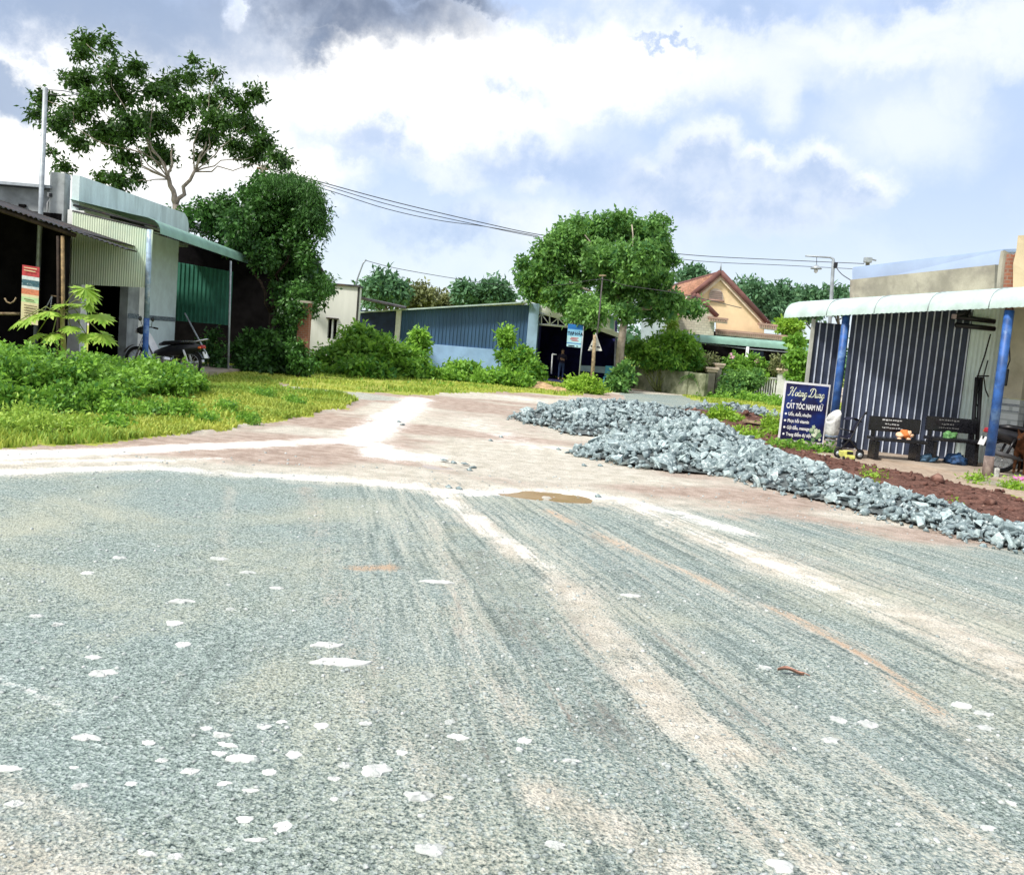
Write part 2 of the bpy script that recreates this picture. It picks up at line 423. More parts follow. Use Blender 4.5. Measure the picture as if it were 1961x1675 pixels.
def tag(o, label=None, cat=None, group=None, kind=None):
    if label: o['label'] = label
    if cat: o['category'] = cat
    if group: o['group'] = group
    if kind: o['kind'] = kind
    return o
def thing(name, label, cat, loc, group=None, rz=0.0):
    o = bpy.data.objects.new(name, None); COL.objects.link(o)
    o.location = loc; o.rotation_euler = (0, 0, rz); o.empty_display_size = 0.2
    return tag(o, label, cat, group)
def copy_thing(root, loc, rz, label):
    r = root.copy(); COL.objects.link(r); r.location = loc; r.rotation_euler = (0, 0, rz); r['label'] = label
    def rec(src, dst):
        for ch in src.children:
            c = ch.copy(); COL.objects.link(c); c.parent = dst; rec(ch, c)
    rec(root, r)
    return r

def np_mesh(name, V, Fq, m, lv=None, smooth=False, parent=None, tri=False, attrs=None):
    """numpy mesh with faces of equal size"""
    k = 3 if tri else 4
    if parent is not None: V = V - np.array(parent.location)[None, :]
    me = bpy.data.meshes.new(name)
    me.vertices.add(len(V)); me.vertices.foreach_set('co', V.astype(np.float32).ravel())
    nf = len(Fq)
    me.loops.add(nf * k); me.loops.foreach_set('vertex_index', Fq.astype(np.int32).ravel())
    me.polygons.add(nf)
    me.polygons.foreach_set('loop_start', np.arange(0, nf * k, k, dtype=np.int32))
    me.polygons.foreach_set('loop_total', np.full(nf, k, dtype=np.int32))
    if smooth: me.polygons.foreach_set('use_smooth', np.ones(nf, dtype=bool))
    for nm, arr in ([('lv', lv)] if lv is not None else []) + list((attrs or {}).items()):
        a = me.attributes.new(nm, 'FLOAT', 'POINT'); a.data.foreach_set('value', arr.astype(np.float32))
    me.materials.append(m); me.update(calc_edges=True)
    o = bpy.data.objects.new(name, me); COL.objects.link(o)
    if parent is not None: o.parent = parent
    return o

def text_mesh(txt, size, m, parent, M, name='lettering', shear=0.0, xs=1.0, bold=0.0, align='LEFT', fit=None):
    c = bpy.data.curves.new('lettering_curve', 'FONT'); c.body = txt; c.size = size; c.shear = shear
    c.align_x = align; c.extrude = 0.001; c.offset = bold; c.resolution_u = 3
    t = bpy.data.objects.new('lettering_curve', c); COL.objects.link(t)
    bpy.context.view_layer.update()
    me = bpy.data.meshes.new_from_object(t.evaluated_get(bpy.context.evaluated_depsgraph_get()))
    bpy.data.objects.remove(t); bpy.data.curves.remove(c)
    if fit:
        q = [v.co.x for v in me.vertices]; xs = fit / (max(q) - min(q))
    me.transform(M @ Matrix.Diagonal((xs, 1, 1, 1)))
    me.materials.clear(); me.materials.append(m); me.name = name
    o = bpy.data.objects.new(name, me); COL.objects.link(o)
    if parent is not None:
        me.transform(Matrix.Translation(-Vector(parent.location))); o.parent = parent
    return o

# ------------------------------------------------------------------ value noise and polygons for the terrain
def vnoise(x, y, s, seed=0):
    x, y = x * s, y * s
    xi, yi = np.floor(x).astype(int), np.floor(y).astype(int); fx, fy = x - xi, y - yi
    fx, fy = fx * fx * (3 - 2 * fx), fy * fy * (3 - 2 * fy)
    def h(a, b):
        q = np.sin(a * 127.1 + b * 311.7 + seed * 74.7) * 43758.5453
        return q - np.floor(q)
    return (h(xi, yi) * (1 - fx) + h(xi + 1, yi) * fx) * (1 - fy) + (h(xi, yi + 1) * (1 - fx) + h(xi + 1, yi + 1) * fx) * fy
def fbm(x, y, s, o=4, seed=0):
    r, a, t = 0, 1.0, 0
    for i in range(o): r = r + a * vnoise(x, y, s * 2 ** i, seed + i); t += a; a *= 0.5
    return r / t
def in_poly(x, y, P):
    r = np.zeros(x.shape, bool); n = len(P)
    for i in range(n):
        x1, y1 = P[i][0], P[i][1]; x2, y2 = P[(i + 1) % n][0], P[(i + 1) % n][1]
        c = (y1 > y) != (y2 > y)
        r ^= c & (x < (x2 - x1) * (y - y1) / ((y2 - y1) if y2 != y1 else 1e-9) + x1)
    return r
def seg_dist(x, y, P):
    d = np.full(x.shape, 1e9)
    for i in range(len(P) - 1):
        ax, ay, bx, by = P[i][0], P[i][1], P[i + 1][0], P[i + 1][1]
        t = np.clip(((x - ax) * (bx - ax) + (y - ay) * (by - ay)) / ((bx - ax) ** 2 + (by - ay) ** 2 + 1e-9), 0, 1)
        d = np.minimum(d, np.hypot(x - ax - t * (bx - ax), y - ay - t * (by - ay)))
    return d
def G(*pts): return [gr(a, b) for a, b in pts]
def sm(v, a, b):
    t = np.clip((v - a) / (b - a), 0, 1); return t * t * (3 - 2 * t)
# ------------------------------------------------------------------ terrain
P_GRASS_NEAR = [(-30, 8.0)] + [tuple(p)[:2] for p in G((0, 857), (200, 845), (400, 829), (560, 801), (650, 783), (690, 769), (640, 756), (560, 748))] + [(-8.0, 27), (-30, 27)]
P_GRASS_FAR = [(-40, 27.5), (-8.2, 27.2)] + [tuple(p)[:2] for p in G((560, 741), (690, 751), (790, 758), (900, 752), (1010, 751), (1090, 758), (1180, 750))] + [(5.0, 80), (-40, 80)]
P_VERGE = [tuple(p)[:2] for p in G((1308, 758), (1340, 769), (1420, 779), (1490, 790), (1540, 800))] + [(14, 30), (16, 45), (7.5, 45)]
P_MUD = [tuple(p)[:2] for p in G((1262, 792), (1340, 783), (1420, 788), (1500, 800), (1530, 830), (1500, 850), (1610, 884), (1750, 912), (1885, 938), (1990, 962), (2200, 1040), (2200, 1120), (1961, 1050), (1700, 970), (1560, 915), (1460, 868), (1360, 820))]
P_YARD = [tuple(p)[:2] for p in G((1500, 846), (1620, 884), (1885, 938), (1990, 960))] + [(12.5, 11.0), (12.5, 21.0), (5.0, 21.0)]
P_PUDDLE = [tuple(p)[:2] for p in G((940, 941), (975, 937), (1040, 938), (1100, 943), (1130, 951), (1100, 955), (1040, 953), (980, 951))]
P_PUDDLE2 = [tuple(p)[:2] for p in G((755, 884), (790, 881), (845, 886), (868, 893), (820, 894), (775, 890))]
P_ASPH2 = [tuple(p)[:2] for p in G((1190, 752), (1310, 758), (1345, 770), (1420, 780), (1340, 784), (1262, 790), (1200, 775))]
B_DIRT = [tuple(p)[:2] for p in G((-300, 918), (0, 912), (300, 905), (600, 926), (850, 950), (1100, 968), (1300, 985), (1550, 1010), (1800, 1050))]

def height(x, y):
    h = 0.035 * (fbm(x, y, 0.35, 3, 1) - 0.5) + 0.02 * (fbm(x, y, 1.7, 3, 9) - 0.5)
    h = np.where(in_poly(x, y, P_MUD), h + 0.02 + 0.17 * (fbm(x, y, 2.2, 4, 5) - 0.42), h)
    h = h + 0.22 * np.exp(-(((x - 5.3) / 1.3) ** 2 + ((y - 23.2) / 0.9) ** 2)) * (0.6 + 0.8 * fbm(x, y, 3.0, 3, 6))
    h = np.where(in_poly(x, y, P_GRASS_NEAR) | in_poly(x, y, P_GRASS_FAR) | in_poly(x, y, P_VERGE), h + 0.012 + 0.05 * (fbm(x, y, 0.6, 3, 3) - 0.4), h)
    for P in (P_PUDDLE, P_PUDDLE2):
        cx, cy = np.mean([p[0] for p in P]), np.mean([p[1] for p in P])
        rx, ry = np.ptp([p[0] for p in P]) / 2, np.ptp([p[1] for p in P]) / 2
        q = np.hypot((x - cx) / (rx * 1.15), (y - cy) / (ry * 1.15))
        h = np.where(q < 1.6, h * sm(q, 0.6, 1.6) - (0.030 + 0.12 * (fbm(x, y, 2.6, 3, 8) - 0.5)) * (1 - sm(q, 0.5, 1.3)), h)
    return h
def hz(x, y): return float(height(np.array([float(x)]), np.array([float(y)]))[0])

def road_mat():
    m = bpy.data.materials.new('crushed_stone_road'); m.use_nodes = True
    N = NT(m.node_tree)
    out = N.n('ShaderNodeOutputMaterial'); p = N.n('ShaderNodeBsdfPrincipled'); N.l(p.outputs[0], out.inputs[0])
    v = N.n('ShaderNodeTexCoord').outputs['Object']
    n_big = N.noise(v, 0.9, 5.0, 0.6); n_mid = N.noise(v, 5.0, 5.0, 0.65); n_fine = N.noise(v, 62.0, 5.0, 0.75); n_vf = N.noise(v, 170.0, 3.0, 0.7)
    vo = N.n('ShaderNodeTexVoronoi'); N.l(v, vo.inputs['Vector']); vo.inputs['Scale'].default_value = 80.0
    vs = N.n('ShaderNodeSeparateColor'); N.l(vo.outputs['Color'], vs.inputs[0])
    cv = N.n('ShaderNodeCombineXYZ'); N.l(N.attr('comb'), cv.inputs[0]); N.l(N.attr('along'), cv.inputs[1])
    nc, nc2 = N.noise(cv.outputs[0], 24.0, 5.0, 0.65), N.noise(cv.outputs[0], 3.2, 4.0, 0.6)
    grain = N.math('ADD', N.math('MULTIPLY', n_fine, 0.6), N.math('MULTIPLY', n_vf, 0.4))
    grav = N.mix(N.sstep(grain, 0.38, 0.60), (0.016, 0.029, 0.026), (0.40, 0.49, 0.44))
    grav = N.mix(N.math('MULTIPLY', N.sstep(vs.outputs[0], 0.55, 1.0), 0.55), grav, (0.66, 0.74, 0.71))
    grav = N.mix(N.math('MULTIPLY', N.sstep(n_big, 0.4, 0.7), 0.22), grav, (0.26, 0.35, 0.37))
    n_wide = N.noise(v, 0.55, 4.0, 0.6, 0.5)
    grav = N.mix(N.math('MULTIPLY', N.sstep(N.math('MULTIPLY_ADD', N.math('SUBTRACT', n_fine, 0.5), 0.7, n_wide), 0.46, 0.72), 0.6), grav, (0.52, 0.51, 0.38))
    trk = N.attr('track')
    grav = N.mix(N.math('MULTIPLY', N.math('MULTIPLY', N.sstep(nc, 0.52, 0.34), trk), 0.48), grav, (0.05, 0.07, 0.068))
    lite = N.sstep(N.math('MULTIPLY_ADD', N.math('SUBTRACT', n_fine, 0.5), 0.8, N.math('MULTIPLY_ADD', nc, 0.45, N.math('MULTIPLY', nc2, 0.55))), 0.46, 0.68)
    grav = N.mix(N.math('MULTIPLY', N.math('MULTIPLY', lite, trk), 0.72), grav, (0.64, 0.62, 0.52))
    sand = N.mix(N.sstep(n_mid, 0.3, 0.7), (0.54, 0.48, 0.38), (0.76, 0.71, 0.61))
    sand = N.mix(N.math('MULTIPLY', N.sstep(n_fine, 0.52, 0.34), 0.7), sand, (0.24, 0.21, 0.18))
    brown = N.mix(N.sstep(n_mid, 0.3, 0.7), (0.32, 0.23, 0.18), (0.52, 0.41, 0.34))
    brown = N.mix(N.math('MULTIPLY', N.sstep(n_fine, 0.5, 0.34), 0.6), brown, (0.12, 0.09, 0.07))
    pale = N.mix(N.sstep(n_mid, 0.25, 0.6), (0.62, 0.55, 0.47), (0.84, 0.82, 0.78))
    def msk(a, lo=0.26, hi=0.92, k=1.0):
        j = N.math('MULTIPLY_ADD', N.math('SUBTRACT', n_mid, 0.5), 0.55 * k, N.attr(a))
        j = N.math('MULTIPLY_ADD', N.math('MULTIPLY', N.math('SUBTRACT', nc, 0.5), trk), 1.3 * k, j)
        j = N.math('MULTIPLY_ADD', N.math('SUBTRACT', n_fine, 0.5), 1.5 * k, j)
        return N.sstep(j, lo, hi)
    col = N.mix(N.math('MULTIPLY', msk('sand', 0.2, 1.08), 0.92), grav, sand)
    col = N.mix(N.math('MULTIPLY', msk('brown'), 0.9), col, brown)
    col = N.mix(msk('pale'), col, pale)
    col = N.mix(N.math('MULTIPLY', msk('rust'), 0.8), col, (0.56, 0.36, 0.22))
    col = N.mix(N.math('MULTIPLY', msk('dark'), 0.8), col, (0.07, 0.065, 0.065))
    N.l(col, p.inputs['Base Color']); p.inputs['Roughness'].default_value = 0.85; p.inputs['Specular IOR Level'].default_value = 0.25
    hgt = N.math('ADD', N.math('MULTIPLY', n_fine, 1.0), N.math('MULTIPLY', vo.outputs['Distance'], 0.8))
    hgt = N.math('ADD', hgt, N.math('MULTIPLY', n_mid, 1.2))
    N.l(N.bump(hgt, N.math('MULTIPLY_ADD', N.attr('pale'), -0.5, 0.85, True), 0.016), p.inputs['Normal'])
    return m

def ground_mat():
    m = bpy.data.materials.new('soil_and_turf'); m.use_nodes = True
    N = NT(m.node_tree)
    out = N.n('ShaderNodeOutputMaterial'); p = N.n('ShaderNodeBsdfPrincipled'); N.l(p.outputs[0], out.inputs[0])
    v = N.n('ShaderNodeTexCoord').outputs['Object']
    n1, n2, n3 = N.noise(v, 1.3, 5.0, 0.6), N.noise(v, 9.0, 5.0, 0.65), N.noise(v, 45.0, 3.0, 0.7)
    turf = N.mix(N.sstep(n1, 0.35, 0.65), (0.26, 0.33, 0.04), (0.42, 0.44, 0.09))
    turf = N.mix(N.math('MULTIPLY', N.sstep(n3, 0.55, 0.35), 0.5), turf, (0.16, 0.16, 0.04))
    mud = N.mix(N.sstep(n2, 0.3, 0.68), (0.060, 0.027, 0.020), (0.18, 0.09, 0.068))
    mud = N.mix(N.math('MULTIPLY', N.sstep(n3, 0.56, 0.7), 0.5), mud, (0.42, 0.27, 0.22))
    yard = N.mix(N.sstep(n2, 0.3, 0.7), (0.34, 0.26, 0.20), (0.50, 0.41, 0.32))
    col = N.mix(N.sstep(N.math('MULTIPLY_ADD', N.math('SUBTRACT', n2, 0.5), 0.6, N.attr('mud')), 0.3, 0.7), turf, mud)
    col = N.mix(N.sstep(N.math('MULTIPLY_ADD', N.math('SUBTRACT', n2, 0.5), 0.6, N.attr('yard')), 0.3, 0.7), col, yard)
    N.l(col, p.inputs['Base Color']); p.inputs['Roughness'].default_value = 0.95; p.inputs['Specular IOR Level'].default_value = 0.2
    N.l(N.bump(N.math('ADD', n2, N.math('MULTIPLY', n3, 0.5)), 0.9, 0.04), p.inputs['Normal'])
    return m
ROADM, GROUNDM = road_mat(), ground_mat()

def build_terrain():
    nr, nc = 430, 780
    yy = 3.2 * (95.0 / 3.2) ** np.linspace(0, 1, nr) - 3.0
    tt = np.linspace(-1.4, 1.4, nc)
    Y = np.repeat(yy[:, None], nc, 1); X = (Y + 3.0) * tt[None, :]
    x, y = X.ravel(), Y.ravel()
    z = height(x, y)
    wx, wy = x + 0.5 * (fbm(x, y, 1.1, 4, 21) - 0.5), y + 0.7 * (fbm(x, y, 1.1, 4, 22) - 0.5)
    A = {k: np.zeros(x.shape) for k in ('sand', 'brown', 'pale', 'rust', 'dark', 'mud', 'yard')}
    def streak(key, pts, w, amp, soft=1.0):
        w *= 1.15
        d = seg_dist(wx * 0.22 + x * 0.78, wy * 0.22 + y * 0.78, [tuple(p)[:2] for p in G(*pts)])
        g = amp * np.exp(-(d / w) ** 2 * soft) * (0.35 + 1.05 * fbm(x, y, 2.6, 4, 31)) * (0.75 + 0.5 * fbm(x, y, 0.7, 2, 33))
        A[key] = np.maximum(A[key], g)
    # dirt apron in front of the crushed-stone sheet
    bx, by = np.array([p[0] for p in B_DIRT]), np.array([p[1] for p in B_DIRT])
    yb = np.interp(x, bx, by)
    dirt = sm(wy + 0.5 * (fbm(x, y, 2.2, 4, 81) - 0.5) - yb, -0.45, 0.75)
    A['sand'] = 0.95 * dirt
    A['brown'] = dirt * (0.25 + 0.8 * sm(fbm(x * 0.5, y, 0.7, 5, 41), 0.42, 0.7))
    # wheel tracks
    streak('sand', [(830, 935), (870, 965), (960, 1030), (1080, 1120), (1160, 1210), (1210, 1270), (1290, 1370), (1400, 1440)], 0.17, 1.15)
    streak('sand', [(1180, 955), (1400, 1050), (1600, 1125), (1800, 1200), (2000, 1300), (2200, 1400)], 0.30, 1.1)
    streak('pale', [(840, 945), (880, 975), (960, 1028), (1060, 1095)], 0.10, 0.75)
    streak('pale', [(1200, 965), (1400, 1050), (1560, 1112), (1680, 1160)], 0.13, 0.7)
    streak('sand', [(1050, 980), (1200, 1050), (1340, 1105), (1480, 1165), (1640, 1245), (1760, 1350), (1900, 1460)], 0.11, 0.8)
    streak('rust', [(1050, 980), (1220, 1060), (1400, 1130)], 0.08, 0.55)
    streak('rust', [(1480, 1160), (1600, 1225), (1680, 1270), (1790, 1360)], 0.06, 0.62)
    streak('sand', [(835, 1000), (870, 1130), (905, 1240), (1000, 1380)], 0.09, 0.65)
    streak('brown', [(590, 935), (625, 1050), (650, 1180), (700, 1290)], 0.12, 0.55)
    streak('sand', [(590, 935), (625, 1050), (645, 1150)], 0.15, 0.55)
    streak('sand', [(1050, 1520), (1180, 1590), (1330, 1680)], 0.14, 1.0)
    streak('sand', [(1340, 1500), (1450, 1590), (1600, 1680)], 0.12, 0.75)
    streak('sand', [(680, 1330), (760, 1420), (860, 1530), (980, 1680)], 0.10, 0.6)
    streak('pale', [(-40, 1280), (60, 1316), (180, 1368)], 0.025, 0.6)
    streak('sand', [(-100, 1590), (60, 1640), (220, 1690)], 0.13, 1.0)
    streak('sand', [(0, 1480), (120, 1560), (260, 1650)], 0.10, 0.7)
    streak('sand', [(440, 930), (435, 1060), (425, 1170)], 0.07, 0.55)
    streak('sand', [(1700, 1520), (1840, 1590), (1961, 1660)], 0.12, 0.6)
    streak('sand', [(300, 1110), (480, 1070), (700, 1050)], 0.10, 0.4)
    for k in range(7):
        streak('sand', [(1420 + 45 * k, 1040 + 8 * k), (1700 + 60 * k, 1125 + 14 * k), (2000 + 60 * k, 1215 + 22 * k)], 0.05, 0.55)
        streak('dark', [(1440 + 45 * k, 1046 + 8 * k), (1720 + 60 * k, 1134 + 14 * k), (2000 + 60 * k, 1222 + 22 * k)], 0.03, 0.42)
    streak('dark', [(900, 1060), (1000, 1210), (1170, 1400), (1340, 1570)], .20, .40); streak('dark', [(690, 1270), (800, 1400), (930, 1560)], .14, .34); streak('dark', [(1100, 1090), (1330, 1270), (1600, 1470)], .16, .30)
    rr = random.Random(12)
    for k in range(46):   # fine combed lines left by tyres and a grader blade
        a = rr.uniform(560, 1650); s = (a - 980) / 700; j = rr.uniform(0, 240)
        P0 = (a, 985 + j * .3 + max(0, s) * 40); P1_ = (a + (s * 330 + 60) * .9, 1120 + j * .5); P2_ = (a + (s * 800 + 170), 1330 + j * .6)
        streak(rr.choice(['sand', 'sand', 'dark', 'dark', 'brown']), [P0, P1_, P2_], rr.uniform(.012, .035), rr.uniform(.25, .5))
    for k in range(9):
        a = 880 + 32 * k
        streak('dark', [(a, 990 + 6 * k), (a + 130 + 18 * k, 1110 + 12 * k), (a + 300 + 45 * k, 1330 + 20 * k)], 0.03, 0.36)
    # pale streaks and the white sheet across the apron
    streak('pale', [(803, 764), (778, 784), (735, 812), (690, 838)], 0.36, 1.2)
    streak('pale', [(735, 812), (690, 838), (560, 848), (300, 860), (0, 872), (-300, 880)], 0.26, 1.15)
    streak('pale', [(690, 842), (740, 872), (830, 878)], 0.32, 1.15)
    streak('pale', [(-200, 906), (0, 902), (300, 896), (470, 908), (640, 918), (850, 938), (960, 946)], 0.16, 0.95)
    streak('pale', [(850, 938), (905, 946), (960, 938), (1100, 940), (1180, 955), (1300, 985), (1420, 1020)], 0.16, 1.0)
    streak('pale', [(0, 885), (200, 880), (420, 880)], 0.12, 0.75)
    streak('pale', [(900, 800), (980, 845), (1060, 860)], 0.5, 0.55)
    streak('pale', [(980, 760), (1020, 768)], 0.7, 0.5)
    streak('brown', [(440, 882), (560, 876), (680, 872)], 0.22, 0.85)
    streak('brown', [(760, 880), (860, 900), (980, 925), (1060, 930)], 0.26, 0.8)
    streak('brown', [(760, 805), (775, 830), (755, 850)], 0.25, 0.8)
    streak('brown', [(850, 800), (950, 790), (1000, 830)], 0.8, 0.7)
    streak('brown', [(1290, 930), (1400, 965), (1480, 985)], 0.2, 0.75)
    streak('dark', [(800, 876), (850, 884), (880, 892), (900, 905)], 0.09, 0.7)
    streak('dark', [(765, 805), (760, 822)], 0.12, 0.55)
    streak('dark', [(860, 930), (890, 940), (1000, 930), (1120, 943)], 0.07, 0.42)
    streak('rust', [(690, 1086), (750, 1086)], 0.09, 0.8)
    streak('rust', [(600, 770), (680, 778), (640, 800)], 0.4, 0.35)
    streak('brown', [(410, 834), (560, 808), (660, 785), (700, 768)], 0.22, 0.9)
    streak('brown', [(0, 860), (200, 848), (400, 833)], 0.10, 0.8)
    s2 = in_poly(x, y, P_ASPH2)
    A['sand'] = np.where(s2, 0.0, A['sand']); A['pale'] = np.where(s2, 0, A['pale']); A['brown'] = np.where(s2, 0.1, A['brown']); A['dark'] = np.where(s2, 0.35, A['dark'])
    drv = seg_dist(x, y, [tuple(p)[:2] for p in G((560, 744), (640, 752), (700, 760))]) < 0.9
    A['sand'] = np.where(drv, 0.6, A['sand']); A['brown'] = np.where(drv, 0.1, A['brown'])
    A['comb'] = (x + 0.30 * (y - 9)) / np.maximum(1 - 0.06 * (y - 9), 0.35); A['along'] = y * 0.035 + 0.04 * fbm(x, y, 0.8, 2, 71)
    A['track'] = sm(A['comb'], -2.2, -0.9) * (1 - 0.75 * sm(y, 8.5, 10.5))
    for k in ('sand', 'pale', 'brown'): A[k] = A[k] * np.where(wy < yb, 0.85, 1.0)
    # which sheet each patch belongs to
    gx, gy = x + 0.5 * (fbm(x, y, 1.8, 3, 51) - 0.5), y + 0.9 * (fbm(x, y, 1.8, 3, 52) - 0.5)
    grass = in_poly(gx, gy, P_GRASS_NEAR) | in_poly(gx, gy, P_GRASS_FAR) | in_poly(gx, gy, P_VERGE)
    mud = in_poly(gx, gy, P_MUD); yard = in_poly(gx, gy, P_YARD)
    A['mud'] = np.where(mud, 1.0, 0.0); A['yard'] = np.where(yard & ~mud, 1.0, 0.0)
    off = grass | mud | yard
    A['mud'] = np.maximum(A['mud'], 0.38 * (grass & (fbm(x, y, 0.9, 3, 61) > 0.60)))
    V = np.stack([x, y, z], 1)
    i = np.arange(nr - 1)[:, None] * nc + np.arange(nc - 1)[None, :]
    Fq = np.stack([i, i + 1, i + 1 + nc, i + nc], -1).reshape(-1, 4)
    is_off = off[Fq].sum(1) >= 2
    for nm, sel, m in (('road', ~is_off, ROADM), ('ground', is_off, GROUNDM)):
        F = Fq[sel]; used, inv = np.unique(F, return_inverse=True)
        keys = ('sand', 'brown', 'pale', 'rust', 'dark', 'comb', 'along', 'track') if nm == 'road' else ('mud', 'yard')
        o = np_mesh(nm, V[used], inv.reshape(-1, 4), m, smooth=True, attrs={k: A[k][used] for k in keys})
        tag(o, kind='structure')
    b = MB(); b.add([(-900, -900, -0.12), (900, -900, -0.12), (900, 900, -0.12), (-900, 900, -0.12)], [(0, 1, 2, 3)], GROUNDM)
    tag(b.build('land'), kind='structure')
    for P, c, zz in ((P_PUDDLE, (0.50, 0.33, 0.18), -0.022), (P_PUDDLE2, (0.52, 0.38, 0.26), -0.022)):
        wm = mat('muddy_water_%d' % len(MATS), tuple(v * .8 for v in c), 0.14, 0.05, 2.0, 0.0, spec=0.9)
        cx, cy = np.mean([p[0] for p in P]), np.mean([p[1] for p in P])
        q = MB(); pts = []
        for k in range(48):
            t = 2 * math.pi * k / 48
            rx, ry = np.ptp([p[0] for p in P]) / 2 * 1.25, np.ptp([p[1] for p in P]) / 2 * 1.25
            w = 1 + 0.16 * math.sin(3 * t + 1) + 0.1 * math.sin(5 * t) + 0.05 * math.sin(11 * t)
            pts.append((cx + rx * w * math.cos(t), cy + ry * w * math.sin(t), zz))
        q.add(pts, [tuple(range(48))], wm)
        tag(q.build('puddle'), kind='structure')
build_terrain()

# ------------------------------------------------------------------ foliage helpers
def unit(a): return a / np.maximum(np.linalg.norm(a, axis=-1, keepdims=True), 1e-9)
def leaf_quads(P, D, Nn, L, Wd, fold=0.25):
    """kite-shaped leaves: base P, direction D, face normal N, length L, width Wd"""
    S = unit(np.cross(D, Nn)); Nn = np.cross(S, D)
    mid = P + D * (L * 0.45)[:, None] - Nn * (L * fold * 0.3)[:, None]
    a = mid + S * (Wd * 0.5)[:, None] + Nn * (Wd * fold)[:, None]
    b = mid - S * (Wd * 0.5)[:, None] + Nn * (Wd * fold)[:, None]
    t = P + D * L[:, None] - Nn * (L * fold * 0.5)[:, None]
    V = np.stack([P, a, t, b], 1).reshape(-1, 3)
    return V, np.arange(len(V)).reshape(-1, 4)
def sprigs(blobs, n_sprig, per, L, Wd, spread=0.25, up=0.5, droop=0.2, shell=0.55, seed=0, tone=0.15):
    """leaf sprays through the volume of a list of ellipsoid blobs (cx,cy,cz,rx,ry,rz[,tone])"""
    r = np.random.default_rng(seed)
    vol = np.array([(b[3] * b[4] * b[5]) ** 0.66 for b in blobs]); vol = vol / vol.sum()
    pick = r.choice(len(blobs), n_sprig, p=vol)
    B = np.array([b[:6] for b in blobs])[pick]
    T = np.array([b[6] if len(b) > 6 else 0.0 for b in blobs])[pick]
    d = unit(r.normal(size=(n_sprig, 3)))
    rad = (shell + (1 - shell) * r.random(n_sprig) ** 0.7) * (0.86 + 0.22 * r.random(n_sprig))
    c = B[:, :3] + d * B[:, 3:6] * rad[:, None]
    out = unit(d + r.normal(size=d.shape) * 0.45 + np.array([0, 0, 0.15 - droop]))
    st = T + tone * r.normal(size=n_sprig) + 0.22 * d[:, 2] * 0
    k = np.repeat(np.arange(n_sprig), per); n = len(k)
    s = r.random(n)
    P = c[k] + out[k] * ((s - 0.5) * spread * 2)[:, None] + r.normal(size=(n, 3)) * spread * 0.22
    D = unit(out[k] * 0.6 + r.normal(size=(n, 3)) * 0.75 + np.array([0, 0, -droop]))
    Nn = unit(r.normal(size=(n, 3)) * 0.55 + np.array([0, 0, up]))
    l = L * (0.65 + 0.7 * r.random(n)); w = Wd * (0.65 + 0.7 * r.random(n))
    V, F = leaf_quads(P, D, Nn, l, w)
    lv = np.clip(0.5 + st[k] + 0.13 * r.normal(size=n), 0, 1)
    return V, F, np.repeat(lv, 4)
def crown_of(root, name, m, blobs, n_sprig, per, L, Wd, **kw):
    V, F, lv = sprigs(blobs, n_sprig, per, L, Wd, **kw)
    return np_mesh(name, V, F, m, lv=lv, parent=root)
def limb(b, p, q, r0, r1, m, wob=0.08, n=6, seed=0):
    rr = random.Random(seed); p, q = Vector(p), Vector(q); pts = []
    for i in range(n + 1):
        t = i / n; w = math.sin(t * math.pi) * wob * (q - p).length
        pts.append(p.lerp(q, t) + Vector((rr.uniform(-w, w), rr.uniform(-w, w), rr.uniform(-w, w) * 0.5)))
    b.tube(pts, [r0 + (r1 - r0) * i / n for i in range(n + 1)], m, 8)
    return pts
def fringe(B, n, seed, lo=.22, hi=.42):
    """adds small outlying clumps round a set of ellipsoids so that the outline is uneven"""
    r = np.random.default_rng(seed); out = list(B)
    for _ in range(n):
        q = B[r.integers(len(B))]; d = r.normal(size=3); d /= np.linalg.norm(d); k = r.uniform(.95, 1.18); s = r.uniform(lo, hi)
        out.append((q[0] + d[0] * q[3] * k, q[1] + d[1] * q[4] * k, q[2] + d[2] * q[5] * k, q[3] * s, q[4] * s, q[5] * s * .8, q[6] + r.normal() * .14))
    return out
def blobs_px(lst, dy=1.0):
    """(px, py, Y, radius_px[, vertical radius px[, tone]]) -> world ellipsoids"""
    out = []
    for q in lst:
        px, py, Y, r = q[:4]; rv = q[4] if len(q) > 4 and q[4] else r
        c = at(px, py, Y); s = Y / FPX
        out.append((c.x, c.y, c.z, r * s, r * s * dy, rv * s, q[5] if len(q) > 5 else 0.0))
    return out

LEAF_TREE = leaf_mat('tree_leaf', (0.015, 0.05, 0.010), (0.10, 0.23, 0.030), 0.22)
LEAF_VINE = leaf_mat('creeper_leaf', (0.016, 0.060, 0.014), (0.11, 0.28, 0.05), 0.2)
LEAF_BIG = leaf_mat('broad_tree_leaf', (0.035, 0.14, 0.045), (0.29, 0.54, 0.12), 0.3)
LEAF_LIME = leaf_mat('lime_leaf', (0.13, 0.32, 0.02), (0.40, 0.62, 0.07), 0.35)
LEAF_WEED = leaf_mat('weed_leaf', (0.035, 0.16, 0.022), (0.36, 0.64, 0.08), 0.32)
LEAF_PAPAYA = leaf_mat('papaya_leaf', (0.18, 0.38, 0.03), (0.50, 0.66, 0.12), 0.35)
LEAF_FAR = leaf_mat('distant_leaf', (0.05, 0.15, 0.075), (0.17, 0.33, 0.15), 0.2)
LEAF_OLIVE = leaf_mat('distant_olive_leaf', (0.11, 0.15, 0.06), (0.30, 0.32, 0.13), 0.2)
GRASSM = leaf_mat('grass_blade', (0.20, 0.36, 0.035), (0.64, 0.66, 0.13), 0.3, 0.6)

